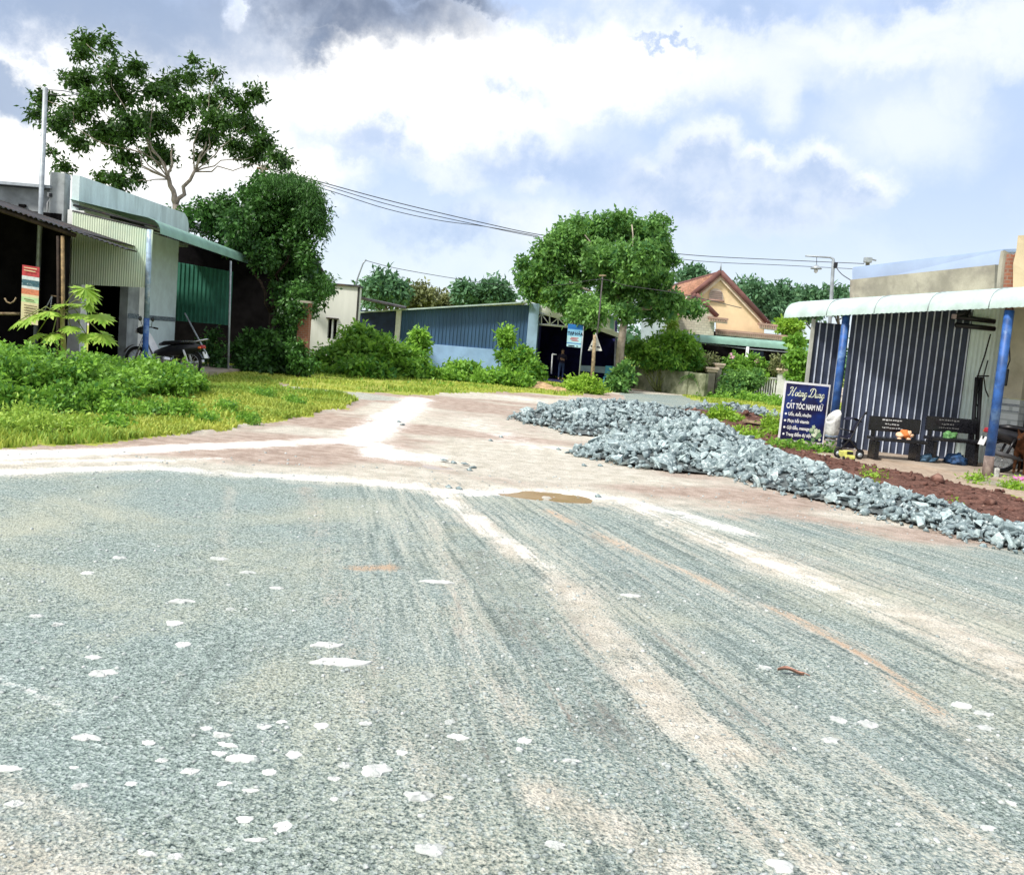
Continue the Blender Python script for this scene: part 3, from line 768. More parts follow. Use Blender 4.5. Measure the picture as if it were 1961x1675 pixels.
def grass_field(polys, n, lo, hi, seed, name, m=None, hgt=(0.03, 0.09), extra=None):
    r = np.random.default_rng(seed); pts = []
    for P, (x0, x1, y0, y1), k in polys:
        y = y0 * (y1 / y0) ** r.random(k * 3); x = x0 + (x1 - x0) * r.random(k * 3)
        ok = in_poly(x + 0.25 * (fbm(x, y, 1.8, 3, 51) - 0.5), y + 0.5 * (fbm(x, y, 1.8, 3, 52) - 0.5), P) & (np.abs(x) < 0.62 * y + 1)
        dens = fbm(x, y, 0.8, 4, 77)
        ok &= r.random(len(x)) < 0.12 + 1.3 * sm(dens, 0.34, 0.6)
        pts.append(np.stack([x[ok], y[ok]], 1)[:k])
    Q = np.concatenate(pts); x, y = Q[:, 0], Q[:, 1]; n = len(x)
    z = height(x, y)
    tall = sm(fbm(x, y, 0.7, 3, 78), 0.4, 0.7)
    h = (hgt[0] + (hgt[1] - hgt[0]) * r.random(n)) * (0.7 + 0.9 * tall)
    ang = r.random(n) * 2 * math.pi; lean = 0.25 + 0.6 * r.random(n)
    dx, dy = np.cos(ang), np.sin(ang)
    w = 0.004 + 0.006 * r.random(n) + 0.0005 * y
    b0 = np.stack([x - dy * w, y + dx * w, z - 0.01], 1); b1 = np.stack([x + dy * w, y - dx * w, z - 0.01], 1)
    mid1 = np.stack([x + dx * h * lean * .35 + dy * w * .7, y + dy * h * lean * .35 - dx * w * .7, z + h * .65], 1)
    mid0 = np.stack([x + dx * h * lean * .35 - dy * w * .7, y + dy * h * lean * .35 + dx * w * .7, z + h * .65], 1)
    tip = np.stack([x + dx * h * lean, y + dy * h * lean, z + h], 1)
    V = np.stack([b0, b1, mid1, mid0, tip, tip + 0.001], 1).reshape(-1, 3)
    o = np.arange(n)[:, None] * 6
    F = np.concatenate([o + np.array([0, 1, 2, 3]), o + np.array([3, 2, 4, 5])])
    lv = np.clip(0.5 + 1.5 * (fbm(x, y, 0.9, 4, 79) - 0.5) + 0.2 * r.normal(size=n) - 0.3 * tall, 0, 1)
    return tag(np_mesh(name, V, F, m or GRASSM, lv=np.repeat(lv, 6)), 'short yellow-green grass growing along the unpaved verges', 'grass', kind='stuff')
grass_field([(P_GRASS_NEAR, (-13, -2, 8.6, 27), 110000), (P_GRASS_FAR, (-14, 6, 22, 46), 26000), (P_VERGE, (4, 14, 27, 42), 14000)], 0, 0, 0, 5, 'grass')
# ------------------------------------------------------------------ left: open shed, concrete house with green awning
def corr_wall(b, a0, a1, z0, z1, pitch, amp, m, trap=True, flip=False, m_ridge=None, prof=None):
    """upright ribbed sheet between two 3-D bottom points a0,a1 and top heights z0,z1"""
    a0, a1 = Vector(a0), Vector(a1); d = a1 - a0
    nr = Vector((d.y, -d.x, 0)).normalized() * (-1 if flip else 1)
    nw = max(1, int(round(d.length / pitch)))
    prof = prof or ([(0, 0), (.55, 0), (.63, 1), (.84, 1), (.92, 0)] if trap else [(k / 6, .5 + .5 * math.cos(2 * math.pi * k / 6)) for k in range(6)])
    xs = [((i + t) / nw, h * amp) for i in range(nw) for t, h in prof] + [(1.0, prof[0][1] * amp)]
    vs = []
    for t, h in xs:
        p = a0 + d * t + nr * h; top = p.copy(); top.z = z0 + (z1 - z0) * t
        vs += [p, top]
    k = len(prof)
    for sel, mm in ((0, m), (1, m_ridge)):
        if mm is None: continue
        fs = []
        for i in range(len(xs) - 1):
            ridge = m_ridge is not None and (i % k) in (2,)
            if ridge == bool(sel): fs.append((2 * i, 2 * i + 2, 2 * i + 3, 2 * i + 1))
        b.add(vs, fs, mm, False)
    o = [v - nr * 0.006 for v in vs]
    b.add(o, [(2 * i + 1, 2 * i + 3, 2 * i + 2, 2 * i) for i in range(len(xs) - 1)], m, False)
    return b

def rod(name, parent, pts, r, m, n=8):
    return MB().tube(pts, r, m, n).build(name, parent)

def left_shed():
    Y = 17.0
    root = thing('open_shed', 'dark open-fronted shed with an old wavy tin roof sloping towards the road', 'shed', on(60, Y, 0))
    e0, e1, e2 = at(-300, 293, Y), at(137, 441, Y), at(245, 478, Y)
    b = MB(); b.corr(e0, e1 - e0, (0, 3.0, 0.0), 0.095, 0.013, TIN_DARK); b.build('roof', root)
    b = MB(); b.corr(e1, e2 - e1, (0, 0.45, 0.0), 0.095, 0.013, TIN_DARK); b.build('roof_overhang', root)
    b = MB(); b.tube([e0 + Vector((0, .1, -.08)), e1 + Vector((0.03, .1, -.08))], 0.045, DARKWOOD, 6); b.build('eave_beam', root)
    g0, g1 = on(-300, Y, 0), on(112, Y, 0)
    e3 = on(108, Y + 2.85, 0)
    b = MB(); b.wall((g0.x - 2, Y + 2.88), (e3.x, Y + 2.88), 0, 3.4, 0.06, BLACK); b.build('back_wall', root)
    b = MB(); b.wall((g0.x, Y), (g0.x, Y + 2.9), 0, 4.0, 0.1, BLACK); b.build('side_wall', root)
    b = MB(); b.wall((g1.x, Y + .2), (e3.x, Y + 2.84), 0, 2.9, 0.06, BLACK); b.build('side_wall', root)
    b = MB(); b.box((g0.x / 2 + g1.x / 2, Y + 1.4, 0.06), (g1.x - g0.x, 2.8, 0.1), BLACK); b.build('dark_floor', root)
    for px, r, m in ((119, 0.034, BAMBOO), (110, 0.028, DARKWOOD)):
        p = on(px, Y + .12, 0); q = at(px + 1, 452, Y + .12)
        rod('post', root, [p, p.lerp(q, .5) + Vector((.012, 0, 0)), q], r, m)
    rod('rail', root, [at(-80, 600, Y + .9), at(38, 601, Y + .9)], 0.03, WOOD)
    # hanging banner
    ban = thing('hanging_banner', 'printed advertising banner with red, white, orange and green stripes hanging in the dark shed', 'banner', at(60, 600, Y + .25))
    c = dict(red=mat('banner_red', (0.50, 0.06, 0.07), 0.6, .15, 14, 0), grey=mat('banner_white', (0.60, 0.66, 0.68), 0.6, .1, 20, 0), teal=mat('banner_teal', (0.05, 0.13, 0.17), 0.6, .2, 30, 0, stain=(0.35, 0.45, 0.5)),
             org=mat('banner_orange', (0.62, 0.22, 0.12), 0.6, .15, 30, 0), cream=mat('banner_cream', (0.68, 0.62, 0.38), 0.6, .08, 10, 0), grn=mat('banner_green', (0.46, 0.66, 0.34), 0.6, .1, 12, 0), ink=mat('banner_ink', (0.16, 0.12, 0.06), 0.7, .2, 20, 0))
    b = MB()
    rows = [(507, 527, 'red'), (527, 534, 'grey'), (534, 546, 'teal'), (546, 551, 'grey'), (551, 562, 'org'), (562, 567, 'cream'), (567, 577, 'grn'), (577, 618, 'cream')]
    for y0, y1, k in rows:
        w0, w1 = 43 - (y0 - 507) * .03, 43 - (y1 - 507) * .03
        q = [at(w0, y0, Y + .25), at(w0 + 33, y0 + 5, Y + .27), at(w1 + 33, y1 + 5, Y + .27), at(w1, y1, Y + .25)]
        b.poly(q, 0.008, c[k])
    b.build('cloth', ban)
    b = MB()
    for i, yy in enumerate((511, 516, 571, 583, 588, 593, 598, 603)):
        q = [at(46, yy, Y + .232), at(71 - (i % 3) * 3, yy + 4, Y + .246), at(71 - (i % 3) * 3, yy + 5.6, Y + .246), at(46, yy + 1.6, Y + .232)]
        b.poly(q, 0.004, c['cream'] if yy < 520 else c['ink'])
    b.build('print_lines', ban)
    # a coil of hose and a stand of tools in the gloom
    t = thing('hung_rope', 'pale rope looped from the shed wall, left of the banner', 'rope', at(22, 570, Y + .8))
    rod('loop', t, [at(9, 571, Y + .8), at(13, 578, Y + .8), at(20, 581, Y + .8), at(27, 577, Y + .8), at(31, 570, Y + .8)], 0.016, WOOD)
    t = thing('folding_stand', 'thin grey folding stand leaning between the banner and the bamboo post', 'stand', on(94, Y + .5, 0))
    for a, d in (((100, 566), (83, 600)), ((100, 566), (95, 602))):
        rod('leg', t, [at(*a, Y + .5), at(*d, Y + .5)], 0.012, GALV)
    rod('crossbar', t, [at(98, 566, Y + .45), at(116, 569, Y + .45)], 0.012, WOOD)
left_shed()

def left_house():
    X = -9.75
    Yc = 20.0
    def fy(px):
        d = ray(px, 600); return X / d.x
    root = thing('concrete_house', 'grey concrete house with weathered parapet and green tin awning on the grassy side', 'house', (X - 1, 23, 0))
    zt0, zt1 = at(131, 336, Yc).z, at(335, 411, 26.3).z
    # parapet with rounded far corner
    def P(Yv, z, x=X): return Vector((x, Yv, z))
    zb0, zb1 = at(140, 402, Yc).z, at(334, 446, 26.3).z
    b = MB()
    pts = [P(Yc - .12, zb0 - .15), P(Yc - .12, zt0), P(26.0, zt1 + .03), P(26.25, zt1 - .08), P(26.35, zt1 - .22), P(26.38, zb1 - .15)]
    b.poly([p + Vector((.06, 0, 0)) for p in pts], 0.16, PARAPET_MAT)
    b.build('parapet', root)
    b = MB(); b.box((X - .32, Yc - .02, zt0 / 2 + 1.62), (0.32, 0.26, zt0 - 3.2), PLASTER_GREY, bev=.01); b.build('corner_pier', root)
    b = MB(); b.wall((X - 9, Yc + .05), (X - .45, Yc + .05), 0, zt0 - .35, 0.2, PLASTER_GREY); 
    b.build('side_wall', root)
    b = MB(); c0, c1 = Vector((X - 9, Yc - .12, zt0 - .42)), Vector((X - .45, Yc - .12, zt0 - .14))
    b.box(((c0.x + c1.x) / 2, Yc + .1, zt0 - .3), (8.6, .7, 0.06), GALV); b.build('roof_edge', root)
    b = MB(); b.box((X - 4.5, 23.6, zt0 - .75), (8.9, 6.6, .08), GALV); b.build('roof', root)
    # facade pieces
    segs = [(157, PALE_BLUE, None, 'column'), (240, None, None, ''), (262, PLASTER_GREY, None, 'wall_panel'), (276, WHITE, None, 'column'), (333, PALE_BLUE, None, 'wall_panel')]
    y0 = Yc + .28
    for px, m, _, nm in segs:
        y1 = fy(px)
        if m: MB().wall((X - .05, y0), (X - .05, y1 - .004), 0, zb0, 0.2, m).build(nm, root)
        y0 = y1
    cw = at(127, 600, Yc - .16); 
    b = MB(); q0, q1 = on(119, Yc - .16, 0), on(150, Yc - .16, 0)
    b.box(((q0.x + q1.x) / 2, Yc - .02, 1.75), (q1.x - q0.x, .3, 3.5), WHITE); b.build('column', root)
    band = mat('grey_tile_band', (0.16, 0.20, 0.24), .4, .3, 40, 0.02, stain=(0.4, 0.45, 0.48))
    y1 = fy(333)
    zb = at(310, 610, fy(310)).z
    MB().box((X + .055, (fy(278) + y1) / 2, zb), (.012, y1 - fy(278), .12), band).build('tile_band', root)
    zb2 = at(250, 605, fy(250)).z
    MB().box((X + .055, (fy(241) + fy(262)) / 2, zb2), (.012, fy(262) - fy(241), .12), band).build('tile_band', root)
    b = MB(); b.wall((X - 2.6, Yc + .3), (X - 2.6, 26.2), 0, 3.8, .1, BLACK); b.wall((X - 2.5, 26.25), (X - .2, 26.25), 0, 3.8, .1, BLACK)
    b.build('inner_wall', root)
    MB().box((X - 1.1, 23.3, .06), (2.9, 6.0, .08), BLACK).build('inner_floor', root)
    MB().box((X + .95, 23.5, .07), (2.1, 7.6, .12), SLAB_MAT).build('porch_slab', root)
    # awning with rolled lip
    a, c = at(307, 447, 19.75), at(476, 505, 28.0)
    prof = [(0, 0), (.01, .10), (.05, .19), (.13, .26), (.28, .31), (.6, .35), (1.25, .45), (1.98, .56)]
    b = MB(); b.sweep(prof, a, c, Vector((-1, 0, 0)), TIN_GREEN, corrug=0.008, pitch=.16); b.build('awning', root)
    rod('eave_beam', root, [a + Vector((-.35, .1, .16)), c + Vector((-.35, -.1, .16))], .04, GALV)
    for k in range(6):
        p = a.lerp(c, (k + .05) / 5.2); rod('rafter', root, [p + Vector((-.1, 0, .13)), p + Vector((-1.9, 0, .44))], .025, TIN_DARK, 6)
    # end sheets hanging under the awning
    b = MB(); tl, tr, bl, br = at(139, 404, Yc - .2), at(291, 440, Yc - .2), at(135, 544, Yc - .2), at(284, 551, Yc - .2)
    n = 34; vs = []
    for i in range(n * 4 + 1):
        t = i / (n * 4); o = Vector((0, -.012 * (1 if i % 4 in (1, 2) else 0), 0))
        vs += [bl.lerp(br, t) + o, tl.lerp(tr, t) + o]
    b.add(vs, [(2 * i, 2 * i + 2, 2 * i + 3, 2 * i + 1) for i in range(n * 4)], TIN_CREAM)
    b.tube([tr, br], .03, TIN_CREAM, 6); b.tube([tl, tr], .02, TIN_DARK, 6)
    tag(b.build('hanging_sheet', root), 'cream-green tin sheet closing the near end of the awning')
    b = MB(); p0, p1 = at(326, 613, 27.6), at(441, 623, 27.6)
    corr_wall(b, p0, p1, at(326, 500, 27.6).z, at(441, 520, 27.6).z, .125, .03, TIN_DKGREEN)
    tag(b.build('hanging_sheet', root), 'dark green ribbed sheet closing the far end of the awning')
    # posts
    q0, q1 = on(276, 19.8, 0), at(287, 440, 19.8)
    b = MB(); b.tube([q0, q0.lerp(q1, .42)], .062, BLUE_PAINT, 12); b.tube([q0.lerp(q1, .42), q1], .058, BLUE_FADED, 12); b.build('post', root)
    q0 = on(437, 25.3, 0); q1 = at(442, 500, 25.3)
    MB().tube([q0, q1], .028, GALV, 8).build('post', root)
    # lamp, conduit and vent hole on the side wall
    MB().box(at(43, 394, Yc - .09), (.14, .06, .06), BLACK).build('vent_hole', root)
    b = MB(); b.tube([at(97, 352, Yc - .1), at(97, 368, Yc - .1)], .012, WHITEP, 6); b.tube([at(96, 380, Yc - .1), at(91, 388, Yc - .1), at(90, 418, Yc - .1)], .014, WHITEP, 6); b.build('conduit', root)
    b = MB(); b.box(at(95, 373, Yc - .12), (.08, .09, .10), WHITEP, bev=.02); b.box(at(98, 374, Yc - .15), (.05, .08, .07), BLACKP); b.build('wall_lamp', root)
    # mast in front of the side wall
    t = thing('metal_mast', 'tall thin grey mast beside the grey side wall, reaching the tree crown', 'mast', at(74, 420, 19.6))
    b = MB(); b.tube([on(66, 19.7, 0), at(87, 168, 19.7)], [.055, .05], GALV, 8); b.build('shaft', t)
    b = MB(); b.tube([at(88, 172, 19.7), at(120, 174, 19.7), at(150, 180, 21)], .009, WIRE, 5); b.tube([at(88, 180, 19.7), at(125, 184, 19.7), at(152, 181, 21)], .009, WIRE, 5); b.build('cable', t)
left_house()

# ------------------------------------------------------------------ motorbikes
def wheel_part(root, x, r=0.285, w=0.075, disc=False):
    Mx = Matrix.Translation((x, 0, r)) @ Matrix.Rotation(math.pi / 2, 4, 'X')
    b = MB(); n = 28; k = 8; vs, fs = [], []
    for i in range(n):
        q = 2 * math.pi * i / n
        for j in range(k):
            p = 2 * math.pi * j / k; R = r - w / 2 + w / 2 * math.cos(p)
            vs.append(Mx @ Vector((R * math.cos(q), R * math.sin(q), w / 2 * math.sin(p))))
    for i in range(n):
        for j in range(k): fs.append((i * k + j, ((i + 1) % n) * k + j, ((i + 1) % n) * k + (j + 1) % k, i * k + (j + 1) % k))
    b.add(vs, fs, RUBBER, True); wh = b.build('wheel', root, local=True)
    b = MB(); pts = [Mx @ Vector(((r - w) * math.cos(2 * math.pi * i / 24), (r - w) * math.sin(2 * math.pi * i / 24), 0)) for i in range(25)]
    b.tube(pts, .012, CHROME, 6, False)
    for i in range(14):
        q = 2 * math.pi * i / 14; b.tube([Mx @ Vector((.03 * math.cos(q + .4), .03 * math.sin(q + .4), .02 * (-1) ** i)), Mx @ Vector(((r - w) * math.cos(q), (r - w) * math.sin(q), 0))], .003, CHROME, 4)
    b.tube([Mx @ Vector((0, 0, -.06)), Mx @ Vector((0, 0, .06))], .04, CHROME, 10)
    b.build('rim', wh, local=True)
    return wh
def motorbike(label, loc, rz, bodym, shieldm, plate=True, rack=True, shockm=None, pipem=None):
    root = thing('motorbike', label, 'motorbike', loc, rz=rz)
    wheel_part(root, -.62); wheel_part(root, .62)
    def strip(pts, widths, m, name, thick=None, parent=None):
        """side-profile hull: list of (x,z_low,z_high) with half widths"""
        b = MB(); vs, fs = [], []
        for (x, zl, zh), w in zip(pts, widths):
            zc = (zl + zh) / 2; h = (zh - zl) / 2
            for k in range(10):
                q = 2 * math.pi * k / 10; vs.append((x, w * math.copysign(abs(math.cos(q)) ** .6, math.cos(q)), zc + h * math.copysign(abs(math.sin(q)) ** .6, math.sin(q))))
        n = len(pts)
        for i in range(n - 1):
            for k in range(10): fs.append((i * 10 + k, i * 10 + (k + 1) % 10, (i + 1) * 10 + (k + 1) % 10, (i + 1) * 10 + k))
        fs.append(tuple(range(10))[::-1]); fs.append(tuple((n - 1) * 10 + k for k in range(10)))
        b.add(vs, fs, m, True); return b.build(name, parent or root, local=True)
    strip([(-.90, .64, .70), (-.75, .55, .74), (-.45, .46, .72), (-.15, .40, .66), (.05, .34, .58), (.2, .30, .5)], [.03, .10, .13, .13, .11, .08], bodym, 'body')
    strip([(-.72, .73, .78), (-.55, .72, .80), (-.25, .68, .77), (-.02, .64, .74), (.10, .62, .68)], [.07, .13, .14, .12, .06], BLACKP, 'seat')
    strip([(-.2, .26, .40), (.0, .22, .42), (.2, .24, .40)], [.12, .15, .10], pipem or CHROME, 'engine')
    b = MB(); vs = []   # leg shield: curved plate from fork head to footboard
    prof = [(.60, .98, .06), (.50, .86, .13), (.42, .70, .18), (.34, .54, .19), (.26, .38, .16), (.20, .28, .10)]
    for x, z, w in prof:
        for j in range(-3, 4): vs.append((x - .10 * abs(j / 3) ** 2 * 1.0, w * j / 3, z))
    fs = [(i * 7 + j, i * 7 + j + 1, (i + 1) * 7 + j + 1, (i + 1) * 7 + j) for i in range(5) for j in range(6)]
    o = len(vs); vs += [(x - .02, y, z) for x, y, z in vs]; fs += [(f[3] + o, f[2] + o, f[1] + o, f[0] + o) for f in fs]
    b.add(vs, fs, shieldm, True); b.build('leg_shield', root, local=True)
    b = MB()
    for s in (-1, 1): b.tube([(.46, s * .07, .80), (.56, s * .075, .5), (.62, s * .075, .285)], .022, CHROME, 8)
    b.build('fork', root, local=True)
    b = MB(); 
    for x, up in ((.62, 1), (-.62, 1)):
        b = MB(); n = 10; vs = []
        for i in range(n + 1):
            q = math.pi * (.12 + (.62 if x > 0 else .75) * i / n)
            for y in (-.055, .055): vs.append((x + .325 * math.cos(q), y, .285 + .325 * math.sin(q)))
        b.add(vs, [(2 * i, 2 * i + 1, 2 * i + 3, 2 * i + 2) for i in range(n)], bodym if x > 0 else BLACKP, True)
        b.build('mudguard', root, local=True)
    strip([(.44, .86, .98), (.54, .84, 1.02), (.64, .88, .98)], [.09, .12, .06], bodym, 'headlight_cowl')
    b = MB(); b.lathe((0, 0, 0), [(.002, .03), (.055, .025), (.07, 0)], WHITEP, 14, Matrix.Translation((.645, 0, .92)) @ Matrix.Rotation(math.pi / 2, 4, 'Y')); b.build('headlight', root, local=True)
    b = MB(); b.tube([(.36, -.34, 1.0), (.44, -.2, 1.02), (.47, 0, .98), (.44, .2, 1.02), (.36, .34, 1.0)], .014, BLACKP, 8)
    for s in (-1, 1): b.tube([(.39, s * .26, 1.01), (.345, s * .37, .995)], .021, RUBBER, 8)
    hb = b.build('handlebar', root, local=True)
    for s in (-1, 1):
        b = MB(); b.tube([(.42, s * .22, 1.02), (.44, s * .27, 1.16)], .007, BLACKP, 6)
        b.lathe((0, 0, 0), [(.01, .012), (.05, .01), (.058, 0), (.04, -.012), (.01, -.016)], BLACKP, 14, Matrix.Translation((.44, s * .30, 1.2)) @ Matrix.Rotation(math.pi / 2, 4, 'Y') @ Matrix.Diagonal((1.0, 1.45, 1, 1)))
        b.build('mirror', root, local=True)
    b = MB(); b.box((-.90, 0, .68), (.08, .16, .08), REDP, bev=.02); b.build('tail_light', root, local=True)
    for s in (-1, 1):
        b = MB(); b.box((-.88, s * .13, .66), (.06, .07, .05), ORANGEP, bev=.015); b.build('indicator', root, local=True)
    b = MB(); b.tube([(.05, -.11, .25), (-.25, -.15, .22), (-.45, -.16, .26)], .02, pipem or CHROME, 8); b.tube([(-.42, -.16, .26), (-.88, -.17, .34)], [.035, .045], pipem or CHROME, 12); b.build('exhaust', root, local=True)
    for s in (-1, 1): MB().tube([(-.62, s * .11, .29), (-.50, s * .11, .58)], .025, shockm or WHITEP, 8).build('shock_absorber', root, local=True)
    if rack:
        b = MB(); b.tube([(-.45, .13, .76), (-.8, .12, .80), (-1.0, .06, .86), (-1.0, -.06, .86), (-.8, -.12, .80), (-.45, -.13, .76)], .014, CHROME, 8); b.build('grab_rail', root, local=True)
    if plate:
        b = MB(); b.box((0, 0, 0), (.012, .20, .15), WHITEP, M=Matrix.Translation((-.97, 0, .50)) @ Matrix.Rotation(RAD(18), 4, 'Y'))
        b.box((0, 0, 0), (.10, .05, .05), BLACKP, M=Matrix.Translation((-.92, 0, .55)))
        b.build('number_plate', root, local=True)
    b = MB(); b.tube([(-.05, .12, .26), (-.12, .26, .02)], .012, CHROME, 6); b.build('side_stand', root, local=True)
    return root
p = on(312, 20.9, .13)
motorbike('parked motorbike with white leg shield and wine-red trim, under the green awning', (p.x, 20.9, .13), RAD(176), BLACKP, WHITEP)
t = thing('leaning_pole', 'thin pole leaning towards the dark green sheet, behind the parked motorbike', 'pole', on(400, 22.4, 0.13))
rod('shaft', t, [at(400, 686, 22.4), at(354, 600, 23.2)], .02, GALV)

# brick pillar, tin-roofed house in creepers, white house
def behind_left():
    t = thing('shade_backdrop', 'near-black backdrop standing in for the deep shade behind the creeper', 'shed', on(470, 29, 0))
    b = MB(); a, c = on(318, 29.6, 0), on(585, 30.6, 0); b.wall(a, c, 0, 3.9, .12, BLACK); b.build('wall', t)  # added backdrop: its near-black wall carries the shade behind the creeper
    b = MB(); b.poly([at(345, 440, 29), at(590, 478, 30.4), at(585, 470, 34), at(360, 425, 33)], .04, TIN_DARK); b.build('roof', t)
    t = thing('brick_pillar', 'bare red brick pillar with creeper over it, beside the white wall', 'pillar', on(577, 26.4, 0))
    a, c = on(566, 26.4, 0), on(587, 26.4, 0); zt = at(580, 580, 26.4).z
    b = MB(); b.box(((a.x + c.x) / 2, 26.4, zt / 2), (c.x - a.x, .30, zt), BRICK); b.build('shaft', t)
    b = MB(); b.box(((a.x + c.x) / 2, 26.4, zt + .03), (c.x - a.x + .06, .40, .06), CONCRETE); b.build('cap', t)
    t = thing('tin_roofed_house', 'house with a steep green tin roof, mostly hidden by creeper', 'house', on(560, 33, 0))
    b = MB(); r0, r1 = at(588, 468, 33), at(633, 546, 33)
    b.corr(r1, r0 - r1, (-2.4, 2.6, .25), .2, .015, TIN_DKGREEN); b.build('roof', t)
    rod('verge_trim', t, [r0, r1], .05, TIN_DARK)
    b = MB(); b.poly([at(560, 500, 33.1), at(588, 476, 33.1), at(629, 550, 33.1), at(629, 562, 33.1), at(560, 562, 33.1)], .1, mat('dark_teal_wall', (.10, .20, .19), .9, .1, 2, .05)); b.build('gable', t)  # plain dark teal gable colour
    t = thing('white_house', 'small flat-roofed white house with dark rain streaks and a narrow window', 'house', on(640, 35.5, 0))
    a, c = on(560, 36, 0), on(677, 36, 0); zt = at(640, 546, 36).z
    ws = mat('white_wall_streaked', (.80, .80, .74), .9, .05, 1.2, .05, stain=(.52, .54, .42), stretch=(1.6, 1, .25), stain_amt=(.58, .82))
    x0, x1 = on(624, 36, 0).x, on(641, 36, 0).x; z0, z1 = at(632, 648, 36).z, at(632, 611, 36).z
    b = MB()
    b.box(((a.x + x0) / 2, 36, zt / 2), (x0 - a.x, .25, zt), ws); b.box(((x1 + c.x) / 2, 36, zt / 2), (c.x - x1, .25, zt), ws)
    b.box(((x0 + x1) / 2, 36, (zt + z1) / 2), (x1 - x0, .25, zt - z1), ws); b.box(((x0 + x1) / 2, 36, z0 / 2), (x1 - x0, .25, z0), ws)
    b.box((c.x - .13, 36.4, zt / 2), (.25, .55, zt), ws); b.build('wall', t)
    f = MB(); f.box(((x0 + x1) / 2, 35.95, z1 + .03), (x1 - x0 + .12, .36, .05), TIN_DARK); xm = (x0 + x1) / 2
    f.box((xm, 35.98, (z0 + z1) / 2), (.05, .2, z1 - z0), WHITE); fo = f.build('window', t)
    MB().box((xm, 36.08, (z0 + z1) / 2), (x1 - x0, .03, z1 - z0), BLACK).build('pane', fo)
    MB().box(((a.x + c.x) / 2, 36.25, zt + .03), (c.x - a.x + .1, .9, .07), TIN_DARK).build('roof', t)
    MB().box((c.x + .02, 35.9, zt * .62), (.07, .07, zt * .75), mat('black_streaked_pipe', (.05, .05, .045), .8, .3, 3, .1)).build('drain_pipe', t)
    t = thing('bent_pipe_mast', 'thin bent pipe mast rising from the corner of the white house', 'mast', at(678, 560, 36.2))
    rod('shaft', t, [at(678, 565, 36.2), at(684, 535, 36.2), at(695, 505, 36.2), at(701, 497, 36.2)], .03, GALV)
    t = thing('lean_to', 'low dark tin lean-to between the white house and the blue shop', 'shed', on(725, 39, 0))
    b = MB(); b.poly([at(683, 568, 38), at(776, 590, 38), at(778, 588, 41), at(683, 571, 41)], .07, TIN_DARK); b.build('roof', t)
    b = MB(); b.wall(on(684, 40.8, 0), on(760, 40.8, 0), 0, 2.4, .08, mat('dark_blue_tarpaulin', (.02, .035, .10), .6, .2, 3, .1)); b.build('back_wall', t)
behind_left()

